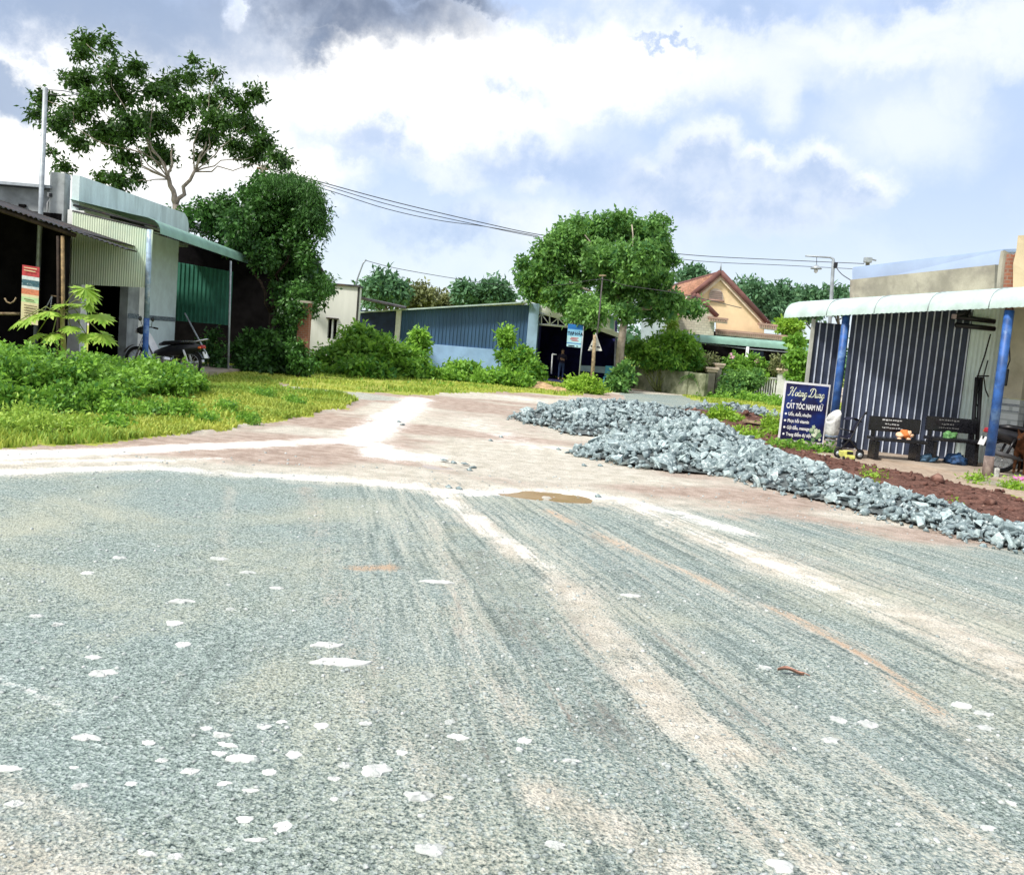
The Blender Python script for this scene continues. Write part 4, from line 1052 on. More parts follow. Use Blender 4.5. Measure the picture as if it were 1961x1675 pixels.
# ------------------------------------------------------------------ blue shop
def blue_shop():
    Y = 41.0
    root = thing('blue_shop', 'low blue-clad shop with light blue base wall and open dark front', 'shop', on(900, Y, 0))
    A, B, E = on(745, Y, 0), on(1002, Y, 0), on(700, Y + 1, 0)
    zA, zB = at(758, 593, Y).z, at(1003, 582, Y).z
    zp = 1.18
    b = MB(); b.wall((A.x, Y), (B.x, Y), 0, zp, .2, LOWWALL); b.build('base_wall', root)
    b = MB(); corr_wall(b, (A.x, Y, zp), (B.x, Y, zp), zA, zB, .16, .03, TIN_BLUE); b.build('cladding', root)
    b = MB(); corr_wall(b, (E.x, Y + .8, .5), (A.x, Y + .8, .5), at(700, 600, Y).z, zA, .16, .03, TIN_BLUE); b.build('cladding', root)
    p0, p1 = on(752, Y - .2, 0), on(761, Y - .2, 0)
    b = MB(); b.box(((p0.x + p1.x) / 2, Y - .2, zA / 2), (p1.x - p0.x, .24, zA), WHITE); b.build('pillar', root)
    b = MB(); b.poly([at(688, 598, Y - .4), at(1018, 578, Y - .4), at(1000, 583, Y + 7), at(690, 600, Y + 7)], .06, TIN_WHITE); b.build('roof', root)
    c0, c1 = on(1002, Y - .1, 0), on(1021, Y - .1, 0); zc = at(1012, 580, Y).z
    b = MB(); b.box(((c0.x + c1.x) / 2, Y - .02, zc / 2), (c1.x - c0.x, .36, zc - .02), LT_BLUE); b.build('corner_column', root)
    # open front, running back to the right
    F0, F1 = on(1021, Y, 0), on(1192, 39.0, 0)
    def fp(px, py, dy=0.0):   # point on the front plane
        d = ray(px, py); n = Vector((F1.y - F0.y, -(F1.x - F0.x), 0))
        k = n.dot(Vector((F0.x, F0.y, 0))) / (n.x * d.x + n.y)
        v = at(px, py, k); return v + Vector((0, dy, 0))
    b = MB(); b.poly([fp(1018, 579), fp(1104, 603), fp(1150, 622), fp(1192, 641), fp(1192, 649), fp(1150, 634), fp(1110, 621), fp(1020, 593)], .08, WHITE); b.build('fascia', root)
    b = MB()
    tp = [fp(1021, 597, .1), fp(1060, 606, .1), fp(1108, 619, .1)]; bt = [fp(1021, 620, .1), fp(1060, 623, .1), fp(1100, 627, .1)]
    b.tube(tp, .045, STEEL_WHITE, 6); b.tube(bt, .05, STEEL_WHITE, 6)
    for i in range(6):
        t = i / 5; u = fp(1021 + 80 * t, 597 + 20 * t, .1); w = fp(1021 + 80 * t, 620 + 6 * t, .1); b.tube([u, w], .032, STEEL_WHITE, 6)
        if i < 5:
            t2 = (i + 1) / 5; u2 = fp(1021 + 80 * t2, 597 + 20 * t2, .1); w2 = fp(1021 + 80 * t2, 620 + 6 * t2, .1)
            b.tube([w, u2] if i % 2 == 0 else [u, w2], .025, STEEL_WHITE, 6)
    b.build('roof_truss', root)
    b = MB(); b.poly([fp(1021, 586, .3), fp(1104, 608, .3), fp(1192, 646, .3), fp(1192, 646, 5.5), fp(1021, 586, 5.5)], .05, TIN_DARK); b.build('front_roof', root)
    b = MB(); zz = 2.9
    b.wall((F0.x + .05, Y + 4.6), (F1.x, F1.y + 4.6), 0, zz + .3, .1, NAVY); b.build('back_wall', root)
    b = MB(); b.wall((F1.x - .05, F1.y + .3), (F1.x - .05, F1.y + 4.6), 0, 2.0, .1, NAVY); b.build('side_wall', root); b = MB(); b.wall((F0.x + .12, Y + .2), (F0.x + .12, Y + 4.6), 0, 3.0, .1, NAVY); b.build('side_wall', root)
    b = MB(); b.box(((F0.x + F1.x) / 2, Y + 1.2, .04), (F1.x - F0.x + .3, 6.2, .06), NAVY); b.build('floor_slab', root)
    b = MB(); q = fp(1030, 640, .4); b.box((q.x, q.y, 1.3), (.26, .2, 2.6), LT_BLUE); b.build('inner_column', root)
    rod('post', root, [fp(1176, 740), fp(1180, 645)], .05, mat('dull_steel', (.16, .17, .20), .6, .2, 5, .05))
    t = thing('shop_counter', 'low grey-blue counter in the blue shop front, right of the wooden post', 'counter', fp(1142, 725, .6))
    b = MB(); w0, w1 = fp(1114, 700, .6), fp(1168, 703, .6); b.poly([w0, w1, fp(1168, 716, .6), fp(1114, 711, .6)], .3, mat('counter_paint', (.24, .33, .38), .7, .1, 3, .05)); b.build('panel', t)
    for w in (fp(1118, 712, .7), fp(1164, 716, .7)): MB().tube([(w.x, w.y, 0), w], .05, BLACKP, 6).build('leg', t)
    t = thing('sign_board', 'blank white-framed sign board standing on the edge of the shop roof', 'sign', fp(1155, 630, -.15))
    b = MB(); b.poly([fp(1131, 590, -.15), fp(1177, 606, -.15), fp(1176, 634, -.15), fp(1129, 622, -.15)], .08, mat('sign_face_white', (.80, .84, .84), .5, .04, 2, 0)); b.build('face', t)
    b = MB(); b.poly([fp(1168, 606, -.22), fp(1175, 608, -.22), fp(1174, 631, -.22), fp(1167, 628, -.22)], .01, mat('sign_teal_stripe', (.30, .60, .62), .5, .1, 3, 0)); b.build('stripe', t)
    t = thing('door_frame', 'thin pale steel frame standing at the left of the shop opening', 'frame', fp(1056, 725, .1))
    rod('upright', t, [fp(1056, 716, .1), fp(1058, 678, .1)], .03, STEEL_WHITE); rod('rail', t, [fp(1058, 678, .1), fp(1066, 679, .1)], .03, STEEL_WHITE)
    t = thing('blue_chair', 'light blue plastic chair by the right end of the shop counter', 'chair', fp(1164, 732, -.2))
    c = fp(1164, 720, -.2); bp = mat('light_blue_plastic', (.10, .40, .55), .5, .1, 5, 0)
    MB().box((c.x, c.y, .42), (.4, .4, .04), bp, bev=.015).build('seat', t); MB().box((c.x + .05, c.y + .2, .68), (.38, .04, .45), bp, bev=.015).build('backrest', t)
    for dx in (-.17, .17):
        for dy in (-.17, .17): MB().tube([(c.x + dx, c.y + dy, .42), (c.x + dx * 1.15, c.y + dy * 1.15, .03)], .02, bp, 6).build('leg', t)
    return fp
FP = blue_shop()

# shop sign, triangle on post, prop mast
LETTER_WHITE = mat('sign_white_letter', (.85, .85, .86), .6, .03, 5, 0)
def tap_hoa_sign():
    Y = 36.0
    root = thing('grocery_sign', 'tall blue and white TẠP HÓA sign on a thin pole before the shop', 'sign', on(1106, Y, 0))
    tl, tr, bl, br = at(1088, 620, Y), at(1117, 623, Y), at(1085, 663, Y), at(1112, 666, Y)
    blue, pale, navy = mat('sign_bright_blue', (.02, .16, .50), .5, .1, 3, 0), mat('sign_pale_blue', (.45, .72, .82), .5, .08, 3, 0), mat('sign_ink', (.01, .015, .05), .6, .1, 5, 0)
    b = MB()
    def band(t0, t1, m): b.poly([tl.lerp(bl, t0), tr.lerp(br, t0), tr.lerp(br, t1), tl.lerp(bl, t1)], .04, m)
    band(0, .22, blue); band(.22, .52, mat('sign_mid_blue', (.22, .50, .72), .5, .08, 3, 0)); band(.52, .82, pale); band(.82, .86, blue); band(.86, 1, pale)
    b.build('panel', root)
    d = (br - bl); ang = math.atan2(0, 1)
    T = Matrix.Translation(Vector((tl.x + .02, Y - .03, tl.lerp(bl, .47).z))) @ Matrix.Rotation(math.pi / 2, 4, 'X')
    text_mesh('TẠP HÓA', .17, navy, root, T, xs=.80, bold=.006)
    red = mat('sign_red_ink', (.55, .10, .10), .6, .1, 5, 0)
    b = MB()
    for z, x0, x1, hh, m in ((.575, .26, .78, .035, red), (.635, .20, .70, .035, red), (.70, .30, .80, .03, red), (.93, .12, .55, .05, navy), (.93, .68, .80, .04, navy)):
        u0, u1, k0, k1 = tl.lerp(bl, z), tr.lerp(br, z), tl.lerp(bl, z + hh), tr.lerp(br, z + hh); o = Vector((0, -.024, 0))
        b.poly([u0.lerp(u1, x0) + o, u0.lerp(u1, x1) + o, k0.lerp(k1, x1) + o, k0.lerp(k1, x0) + o], .004, m)
    b.build('small_print', root)
    rod('pole', root, [on(1107, Y, 0), at(1118, 622, Y)], .028, GALV)
    root = thing('triangle_sign', 'white triangular board with faded marks tied to a wooden post', 'sign', on(1133, 35, 0))
    b = MB(); p = [at(1141, 637, 35), at(1153, 672, 35), at(1126, 671, 35)]; b.poly(p, .03, mat('faded_white_board', (.66, .66, .62), .7, .1, 8, .02)); b.build('board', root)
    b = MB(); ink = mat('faded_black_mark', (.05, .05, .06), .8, .2, 10, 0)
    for x0, x1, y0, y1 in ((1131, 1134, 661, 664), (1143, 1149, 663, 666.5), (1129, 1135, 668, 670), (1141, 1144, 669, 670)):
        b.poly([at(x0, y0, 34.97), at(x1, y0 + .5, 34.97), at(x1, y1, 34.97), at(x0, y1 - .5, 34.97)], .004, ink)
    b.build('marks', root)
    b = MB(); q0, q1 = on(1132, 34.9, 0), at(1139, 641, 34.9); b.tube([q0, q0.lerp(q1, .5) + Vector((.015, 0, 0)), q1], [.075, .07, .06], WOOD, 8); b.build('post', root)
    root = thing('wire_mast', 'thin dark mast with a small crossbar carrying wires before the big tree', 'mast', at(1143, 650, 35.1))
    rod('shaft', root, [at(1141, 660, 35.1), at(1146, 620, 35.1), at(1154, 530, 35.1)], .028, mat('rusty_pipe', (.10, .09, .09), .8, .2, 8, .05)); rod('crossbar', root, [at(1147, 528, 35.1), at(1161, 528, 35.1)], .03, WOOD)
tap_hoa_sign()
# ------------------------------------------------------------------ tiled house behind the boundary wall
def tiled_house():
    Y = 44.0
    root = thing('tiled_house', 'cream yellow house with red tiled gable roof and green awning', 'house', on(1400, Y, 0))
    A = lambda x, y, Yv=Y: at(x, y, Yv)
    b = MB(); b.poly([A(1379, 531), A(1462, 624), A(1462, 645), A(1372, 636), A(1372, 606), A(1334, 570)], .25, YELLOW_WALL); b.build('gable_wall', root)
    # roof: ridge runs back to the left
    pk, rb = A(1380, 523), A(1276, 552, 51.0)
    fl, bl = A(1331, 563, 43.7), A(1225, 602, 49.0)
    clay = mat('red_clay_tile', (.64, .40, .30), .75, .15, 5, .2, stain=(.48, .28, .21))
    b = MB()
    n = 13; vs = []; fs = []
    for i in range(n):   # overlapping courses
        t0, t1 = i / n, (i + 1.12) / n
        p = [pk.lerp(fl, t0), rb.lerp(bl, t0), rb.lerp(bl, min(t1, 1.05)), pk.lerp(fl, min(t1, 1.05))]
        lift = Vector((0, -.06, .06)); p = [p[0], p[1], p[2] + lift, p[3] + lift]
        b.poly(p, .05, clay)
    b.poly([pk, A(1471, 622, 44), A(1440, 610, 52), rb], .05, clay)
    rf = b.build('roof', root)
    b = MB(); b.tube([A(1326, 565, 43.6), A(1380, 521, 43.7)], .13, MAROON, 8); b.tube([A(1380, 521, 43.7), A(1473, 621, 43.7)], .13, MAROON, 8); b.tube([pk, rb], .12, MAROON, 8); b.build('ridge_cap', rf)
    b = MB(); b.tube([A(1380, 519, 43.7), A(1381, 503, 43.7)], [.05, .015], GALV, 6); b.build('finial', rf)
    b = MB(); o = 43.78
    for p in ([A(1336, 567, o), A(1380, 530, o), A(1380, 536, o), A(1341, 569, o)], [A(1380, 530, o), A(1466, 622, o), A(1460, 622, o), A(1380, 537, o)]): b.poly(p, .10, CREAM_TRIM)
    for p in ([A(1333, 565, o - .05), A(1380, 527, o - .05), A(1380, 530, o - .05), A(1335, 567, o - .05)], [A(1380, 527, o - .05), A(1470, 622, o - .05), A(1466, 622, o - .05), A(1380, 530, o - .05)]): b.poly(p, .14, PINK_TRIM)
    b.build('bargeboard', root)
    # louvred attic vent
    b = MB(); pts = [A(1358, 573, 43.84), A(1385, 576, 43.84)]
    arc = [A(1371.5 + 13.5 * math.cos(q), 566 - 13.5 * math.sin(q) + .1 * (13.5 * math.cos(q)), 43.84) for q in np.linspace(0, math.pi, 12)]
    b.poly([pts[0], pts[1]] + arc, .06, mat('vent_panel', (.62, .52, .44), .8, .08, 5, .02)); v = b.build('attic_vent', root)
    b = MB()
    for k in range(5): b.poly([A(1360, 557 + 3.6 * k, 43.80), A(1383, 559 + 3.6 * k, 43.80), A(1383, 560 + 3.6 * k, 43.80), A(1360, 558 + 3.6 * k, 43.80)], .05, mat('vent_slot', (.30, .20, .20), .8, .1, 5, 0))
    b.tube([A(1357, 574, 43.8), A(1387, 577, 43.8)], .05, PINK_TRIM, 6); b.build('louvre', v)
    # front wing with stone cladding
    b = MB(); b.poly([A(1288, 602, 42.8), A(1331, 570, 42.8), A(1368, 604, 42.8), A(1366, 642, 42.8), A(1288, 640, 42.8)], .2, STONEFACE); b.build('stone_wing', root)
    b = MB(); b.tube([A(1333, 564, 42.7), A(1374, 606, 42.7)], .11, MAROON, 8); b.tube([A(1333, 564, 42.7), A(1285, 600, 42.7)], .10, MAROON, 8); b.build('wing_ridge_cap', root)
    b = MB(); b.poly([A(1333, 566, 42.75), A(1240, 590, 46), A(1238, 602, 44.5), A(1290, 604, 42.8)], .06, clay); b.build('wing_roof', root)
    b = MB(); b.poly([A(1228, 612, 43.2), A(1296, 606, 43.2), A(1296, 700, 43.2), A(1228, 700, 43.2)], .15, PALE_BLUE); b.build('side_wing_wall', root)
    def cornice(x0, y0, x1, y1, Yv, h, n, name='cornice'):
        b = MB()
        b.poly([A(x0, y0, Yv), A(x1, y1, Yv), A(x1, y1 + h * .35, Yv), A(x0, y0 + h * .35, Yv)], .45, PINK_TRIM)
        b.poly([A(x0 + 1, y0 + h * .35, Yv - .02), A(x1 - 1, y1 + h * .35, Yv - .02), A(x1 - 1, y1 + h, Yv - .02), A(x0 + 1, y0 + h, Yv - .02)], .25, CREAM_TRIM)
        for i in range(n):
            t = (i + .3) / n; t2 = (i + .75) / n
            p = lambda t, k: A(x0 + (x1 - x0) * t, y0 + (y1 - y0) * t + k, Yv - .22)
            b.poly([p(t, h * .4), p(t2, h * .4), p(t2, h * .8), p(t, h * .8)], .06, PINK_TRIM)
        b.build(name, root)
    cornice(1245, 599, 1303, 601, 42.5, 9, 12); cornice(1357, 606, 1393, 610, 42.5, 10, 8); cornice(1371, 630, 1536, 645, 43.4, 11, 44); cornice(1453, 618, 1487, 622, 43.3, 11, 8)
    # green awning with rolled lip, its posts and the shaded porch
    a, c = A(1340, 655, 40.6), A(1560, 673, 41.5)
    prof = [(0, 0), (.02, .16), (.10, .27), (.28, .33), (1.2, .36), (2.4, .38)]
    b = MB(); b.sweep(prof, a, c, Vector((.05, 1, 0)), TIN_GREEN, corrug=.006, pitch=.2)
    b.poly([A(1287, 645, 42.4), A(1340, 654, 40.6), A(1341, 643, 40.8), A(1296, 634, 42.4)], .03, TIN_GREEN); b.build('awning', root)
    for x0, y0, x1, y1 in ((1335, 694, 1341, 652), (1425, 708, 1432, 664)):
        q = A(x1, y1, 41); base = on(x0 - 2, 41, 0); MB().tube([base, q], .07, STEEL_WHITE, 8).build('post', root)
    rod('tie_rail', root, [A(1341, 657, 41), A(1432, 668, 41), A(1530, 676, 41.4)], .025, GALV)
    b = MB(); b.wall(on(1290, 44.3, 0), on(1560, 44.3, 0), 0, 2.9, .1, BLACK); b.wall(on(1290, 42.6, 0), on(1291, 44.2, 0), 0, 2.6, .08, BLACK); b.build('porch_wall', root)
    MB().box((on(1430, 42.8, 0).x, 42.8, .06), (7.5, 3.0, .1), mat('dark_porch_tile', (.05, .05, .05), .6, .2, 3, .02)).build('porch_floor', root)
    b = MB(); b.poly([A(1441, 672, 44.1), A(1462, 674, 44.1), A(1460, 715, 44.1), A(1440, 713, 44.1)], .06, mat('dark_blue_door', (.035, .06, .12), .5, .2, 3, .02)); b.build('door', root)
tiled_house()

def boundary():
    Y0 = 40.0
    root = thing('boundary_wall', 'mossy stained concrete boundary wall beneath the overhanging bushes', 'wall', G((1265, 750))[0])
    a, c = G((1196, 742))[0], G((1350, 762))[0]; a.z = c.z = 0
    zt = at(1260, 706, 39.5).z
    b = MB(); b.wall(a, c, -.1, zt, .16, MOSSY); b.build('wall_panel', root)
    for t in (.42, .78):
        p = a.lerp(c, t); b = MB(); b.box((p.x, p.y - .06, zt / 2), (.22, .24, zt + .04), MOSSY, math.atan2(c.y - a.y, c.x - a.x)); b.build('pier', root)
    def pier(px, Yv, ytop, w, name, label, m):
        p = on(px, Yv, 0); z = at(px, ytop, Yv).z
        t = thing('gate_pier', label, 'pier', p)
        b = MB(); b.box((p.x, Yv, z / 2), (w, w, z), m, bev=.015); b.build('shaft', t)
        b = MB(); b.box((p.x, Yv, z + .05), (w + .14, w + .14, .10), CREAM_TRIM, bev=.03); b.box((p.x, Yv, z + .15), (w + .24, w + .24, .10), CREAM_TRIM, bev=.03); b.build('cap', t)
        return t
    pier(1490, 39.5, 714, .34, '', 'clean white gate pier with a moulded cap and a plant behind it', WHITE)
    pier(1357, 38.6, 712, .32, '', 'stained gate pier at the end of the mossy boundary wall', CONCRETE)
    pier(1371, 39.0, 704, .22, '', 'tall thin pale gate pier next to the stained pier', CONCRETE)
    def fence(p0, p1, z0, z1, label):
        p0, p1 = Vector(p0), Vector(p1); t = thing('picket_fence', label, 'fence', (p0 + p1) / 2)
        n = int((p1 - p0).length / .105); b = MB()
        for i in range(n):
            p = p0.lerp(p1, (i + .5) / n); b.box((p.x, p.y, (z0 + z1) / 2), (.055, .03, z1 - z0 - .06), WHITE, math.atan2(p1.y - p0.y, p1.x - p0.x))
        b.build('picket_panel', t)
        rod('rail', t, [p0 + Vector((0, 0, z1)), p1 + Vector((0, 0, z1))], .045, WHITE, 6); rod('rail', t, [p0 + Vector((0, 0, z0)), p1 + Vector((0, 0, z0))], .035, WHITE, 6)
        b = MB(); b.wall((p0.x, p0.y + .02), (p1.x, p1.y + .02), -.1, z0 - .05, .14, CONCRETE); b.build('footing', t)
    fence(on(1381, 39.2, 0), on(1482, 39.4, 0), .22, .96, 'white picket fence between the piers, half covered by shrubs')
    fence(on(1499, 39.5, 0), on(1560, 39.9, 0), .22, .98, 'white picket fence running right of the clean pier, behind the blue sign')
boundary()

# ------------------------------------------------------------------ right: salon building
P1, P2 = gr(1590, 861), gr(1889, 916)
UU = Vector((P2.x - P1.x, P2.y - P1.y, 0)).normalized()
NI = Vector((-UU.y, UU.x, 0))
if NI.x < 0: NI = -NI
def salon():
    root = thing('salon_building', 'salon shop with pale curved awning on blue pipe posts and ribbed tin walls', 'shop', (8.2, 16.6, 0))
    L0 = at(1501, 608, 18.35); zlip1 = at(1900, 587, P2.y).z
    L1 = Vector((P2.x, P2.y, zlip1)) + UU * 2.6 - NI * .12
    L1.z = zlip1 + .12
    prof = [(0, 0), (.005, .08), (.03, .16), (.08, .23), (.16, .285), (.30, .33), (1.2, .44), (3.4, .72)]
    b = MB(); b.sweep(prof, L0, L1, NI, TIN_WHITE, corrug=.009, pitch=.10); aw = b.build('awning', root)
    b = MB()
    for k in range(1, 7):
        p = L0.lerp(L1, k / 6.6); pts = [p + NI * (x - .004) + Vector((0, 0, z + .008)) for x, z in prof[:7]]
        b.tube(pts, .009, GALV, 5)
    b.build('sheet_seam', aw)
    rod('eave_beam', root, [L0 + NI * .35 + Vector((0, 0, .22)), L1 + NI * .35 + Vector((0, 0, .22))], .04, TIN_DARK)
    # posts
    for p, w in ((P1, .074), (P2, .076)):
        top = p + Vector((0, 0, 2.62)); zk = .36
        b = MB(); b.tube([p + Vector((0, 0, zk)), top], w * .94, BLUE_PAINT, 16)
        b.tube([p, p + Vector((0, 0, zk))], w, mat('worn_pipe_base', (.20, .15, .13), .8, .25, 6, .1, stain=(.32, .26, .22)), 16)
        b.build('post', root)
    # end wall of ribbed steel sheet
    YW = 16.75
    x0, x1 = on(1602, YW, 0).x, on(1823, YW, 0).x
    ridge = mat('lit_rib_steel', (.58, .63, .73), .45, .12, 6, .02, spec=.5, stain=(.40, .45, .56), stain_amt=(.45, .8))  # light on the ribs and shade in the valleys painted as two tones
    valley = mat('shaded_valley_steel', (.042, .055, .095), .5, .2, 3, .05, spec=.35)
    x0 = on(1601, 17.5, 0).x
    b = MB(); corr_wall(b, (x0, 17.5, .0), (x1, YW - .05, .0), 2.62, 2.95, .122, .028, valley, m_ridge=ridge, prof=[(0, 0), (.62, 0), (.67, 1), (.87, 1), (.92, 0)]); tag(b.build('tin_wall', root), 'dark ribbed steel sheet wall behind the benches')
    xa, xb = on(1533, 17.9, 0).x, on(1599, 17.9, 0).x; zt = at(1565, 622, 17.9).z
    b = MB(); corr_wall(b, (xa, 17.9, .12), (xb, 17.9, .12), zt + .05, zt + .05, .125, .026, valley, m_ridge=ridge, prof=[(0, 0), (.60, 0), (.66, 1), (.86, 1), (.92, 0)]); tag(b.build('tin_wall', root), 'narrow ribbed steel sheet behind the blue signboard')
    MB().box((xa - .03, 17.88, zt / 2 + .05), (.06, .06, zt + .1), mat('pale_angle_bar', (.44, .45, .40), .6, .1, 5, .02)).build('edge_post', root)
    b = MB(); b.box((on(1594, 17.6, 0).x, 17.6, at(1594, 645, 17.6).z), (.035, .05, .62), WHITEP); b.build('tube_lamp', root)
    # pale sheet, truss and brick pier
    xm0, xm1 = on(1826, 16.7, 0).x, on(1915, 16.7, 0).x
    b = MB(); corr_wall(b, (xm0, 16.72, 0), (xm1, 16.72, 0), 2.98, 3.02, .076, .006, TIN_MINT, trap=False); tag(b.build('tin_wall', root), 'pale mint tin sheet between the dark sheet and the brick pier')
    b = MB(); ya = 16.6
    for u, w in (((1826, 606), (1905, 616)), ((1830, 622), (1905, 630)), ((1856, 598), (1856, 610)), ((1826, 606), (1856, 596))): b.tube([at(*u, ya), at(*w, ya)], .045, BLACKP, 6)
    b.box(at(1827, 606, ya - .05), (.07, .05, .08), mat('pink_cap', (.5, .4, .45), .7, .1, 5, 0)); b.build('roof_truss', root)
    q0, q1 = on(1893, 16.55, 0), on(1906, 16.55, 0)
    b = MB(); b.box(((q0.x + q1.x) / 2, 16.6, 1.5), (q1.x - q0.x, .22, 3.0), BRICK); b.build('brick_pier', root)
    b = MB(); b.tube([at(1897, 640, 16.5), at(1886, 680, 16.45), at(1872, 722, 16.3)], .014, BLACKP, 5); b.tube([at(1892, 690, 16.4), at(1884, 720, 16.4), at(1887, 745, 16.45), at(1893, 760, 16.45)], .012, BLACKP, 5); b.build('cable', root)
    # facade with tiled dado and dark door
    C = on(1906, 16.45, 0)
    def F(s, z): return C + UU * s + Vector((0, 0, z))
    b = MB(); cream = mat('stained_cream_plaster', (.58, .54, .42), .9, .12, 1.5, .1, stain=(.40, .36, .24))
    b.wall(F(0, 0), F(.36, 0), 1.25, 3.0, .18, cream); b.wall(F(.364, 0), F(2.6, 0), 2.15, 3.0, .18, cream); b.wall(F(1.4, 0), F(4.2, 0), 0, 2.145, .18, cream); b.build('facade', root)
    b = MB(); b.wall(F(0, 0), F(.36, 0), 0, 1.245, .2, TILEWALL); b.build('tiled_dado', root)
    b = MB(); p, q = F(0, 0) - NI * .105, F(.36, 0) - NI * .105; b.wall(p, q, 1.12, 1.16, .01, mat('grey_tile_line', (.30, .33, .36), .6, .2, 30, 0)); b.wall(p, q, 1.02, 1.04, .01, MATS['grey_tile_line']); b.build('tile_line', root)
    b = MB(); b.wall(F(.37, 0) + NI * .1, F(1.4, 0) + NI * .1, 0, 2.15, .06, BLACK); b.build('door', root)
    # facade parapet, tin fascia, neighbouring broken masonry
    b = MB(); b.poly([at(1633, 590, 19.3), at(1910, 560, 16.7), at(1912, 507, 16.7), at(1634, 536, 19.3)], .2, CONCRETE); b.build('parapet', root)
    b = MB(); b.poly([at(1634, 545, 19.6), at(1913, 520, 17.0), at(1921, 480, 17.0), at(1634, 514, 19.6)], .06, SKYBLUE_TIN); b.build('tin_fascia', root)
    b = MB(); b.poly([at(1634, 514, 19.6), at(1921, 480, 17.0), at(2200, 470, 20), at(1760, 505, 25)], .05, SKYBLUE_TIN); b.build('roof', root)
    # bottom slab
    b = MB(); s0 = P1 - NI * .2 - UU * .2; s1 = P2 - NI * .25 + UU * .2; s2 = s1 + UU * 3.5
    b.poly([s0 + Vector((0, 0, -.02)), s2 + Vector((0, 0, -.02)), s2 + NI * 4.5 + Vector((0, 0, -.02)), s0 + NI * 4.5 + Vector((0, 0, -.02))], .12, SLAB_MAT); b.build('porch_slab', root)
    b = MB(); b.poly([s1 - NI * .5 + Vector((0, 0, -.035)), s1 + Vector((0, 0, -.035)), s2 + Vector((0, 0, -.035)), s2 - NI * .5 + Vector((0, 0, -.035))], .1, CONCRETE); b.build('slab_edge', root)
    nb = thing('neighbour_building', 'yellow neighbouring wall with broken raw brick edge above the awning', 'building', on(1950, 16.2, 0))
    b = MB(); b.poly([at(1945, 590, 15.9), at(2100, 600, 15.0), at(2100, 440, 15.0), at(1955, 452, 15.9), at(1952, 480, 15.9), at(1946, 505, 15.9)], .25, mat('pale_ochre_plaster', (.58, .47, .31), .9, .1, 2, .1, stain=(.50, .40, .26))); b.build('wall', nb)
    b = MB(); b.poly([at(1922, 580, 15.9), at(1944, 580, 15.9), at(1949, 505, 15.9), at(1951, 480, 15.9), at(1946, 486, 15.9), at(1938, 489, 15.9), at(1931, 486, 15.9), at(1927, 510, 15.9)], .1, BRICK); b.build('broken_brick', nb)
    b = MB(); b.poly([at(1909, 580, 16.05), at(1924, 580, 16.05), at(1928, 520, 16.05), at(1933, 488, 16.05), at(1926, 483, 16.05), at(1920, 480, 16.05), at(1915, 510, 16.05)], .12, CONCRETE); b.build('broken_render', nb)
    t = thing('meter_box', 'black electricity meter box hanging on the cream wall behind the blue post', 'meter', at(1920, 722, 16.0))
    b = MB(); b.box(at(1920, 722, 16.05), (.15, .12, .30), BLACKP, bev=.02); b.build('case', t); b = MB(); b.tube([at(1928, 705, 16.1), at(1934, 690, 16.1), at(1932, 640, 16.15)], .012, WIRE, 5); b.build('cable', t)
    t = thing('black_frame_trolley', 'tall black metal frame leaning upright behind the benches, before the pale sheet', 'frame', on(1868, 16.35, 0))
    b = MB(); fm = BLACKP
    b.tube([on(1857, 16.3, 0), at(1871, 722, 16.35)], .035, fm, 6); b.tube([on(1868, 16.3, 0), at(1879, 722, 16.35)], .035, fm, 6); b.build('upright', t)
    b = MB(); 
    for yy in (724, 750, 775, 800): b.tube([at(1871 - (yy - 722) * .1, yy, 16.34), at(1879 - (yy - 722) * .1, yy + 1, 16.34)], .02, fm, 6)
    b.tube([at(1871, 720, 16.4), at(1893, 720, 16.5)], .014, fm, 6); b.build('crossbar', t)
salon()

# script lettering drawn as ribbons
def ribbon(b, pts, w, M, m):
    """smooth flat stroke in sign coordinates"""
    P = [Vector((p[0], p[1], 0)) for p in pts]; S = []
    for i in range(len(P) - 1):
        p0, p1, p2, p3 = P[max(i - 1, 0)], P[i], P[i + 1], P[min(i + 2, len(P) - 1)]
        for k in range(5):
            t = k / 5; S.append(0.5 * ((2 * p1) + (p2 - p0) * t + (2 * p0 - 5 * p1 + 4 * p2 - p3) * t * t + (3 * p1 - p0 - 3 * p2 + p3) * t ** 3))
    S.append(P[-1]); vs = []
    for i, s in enumerate(S):
        d = (S[min(i + 1, len(S) - 1)] - S[max(i - 1, 0)]); d = d.normalized() if d.length else Vector((1, 0, 0))
        k = w * (.62 + .55 * abs(d.y))
        vs += [M @ (s + Vector((-d.y, d.x, 0)) * k), M @ (s - Vector((-d.y, d.x, 0)) * k)]
    b.add(vs, [(2 * i, 2 * i + 1, 2 * i + 3, 2 * i + 2) for i in range(len(S) - 1)], m)
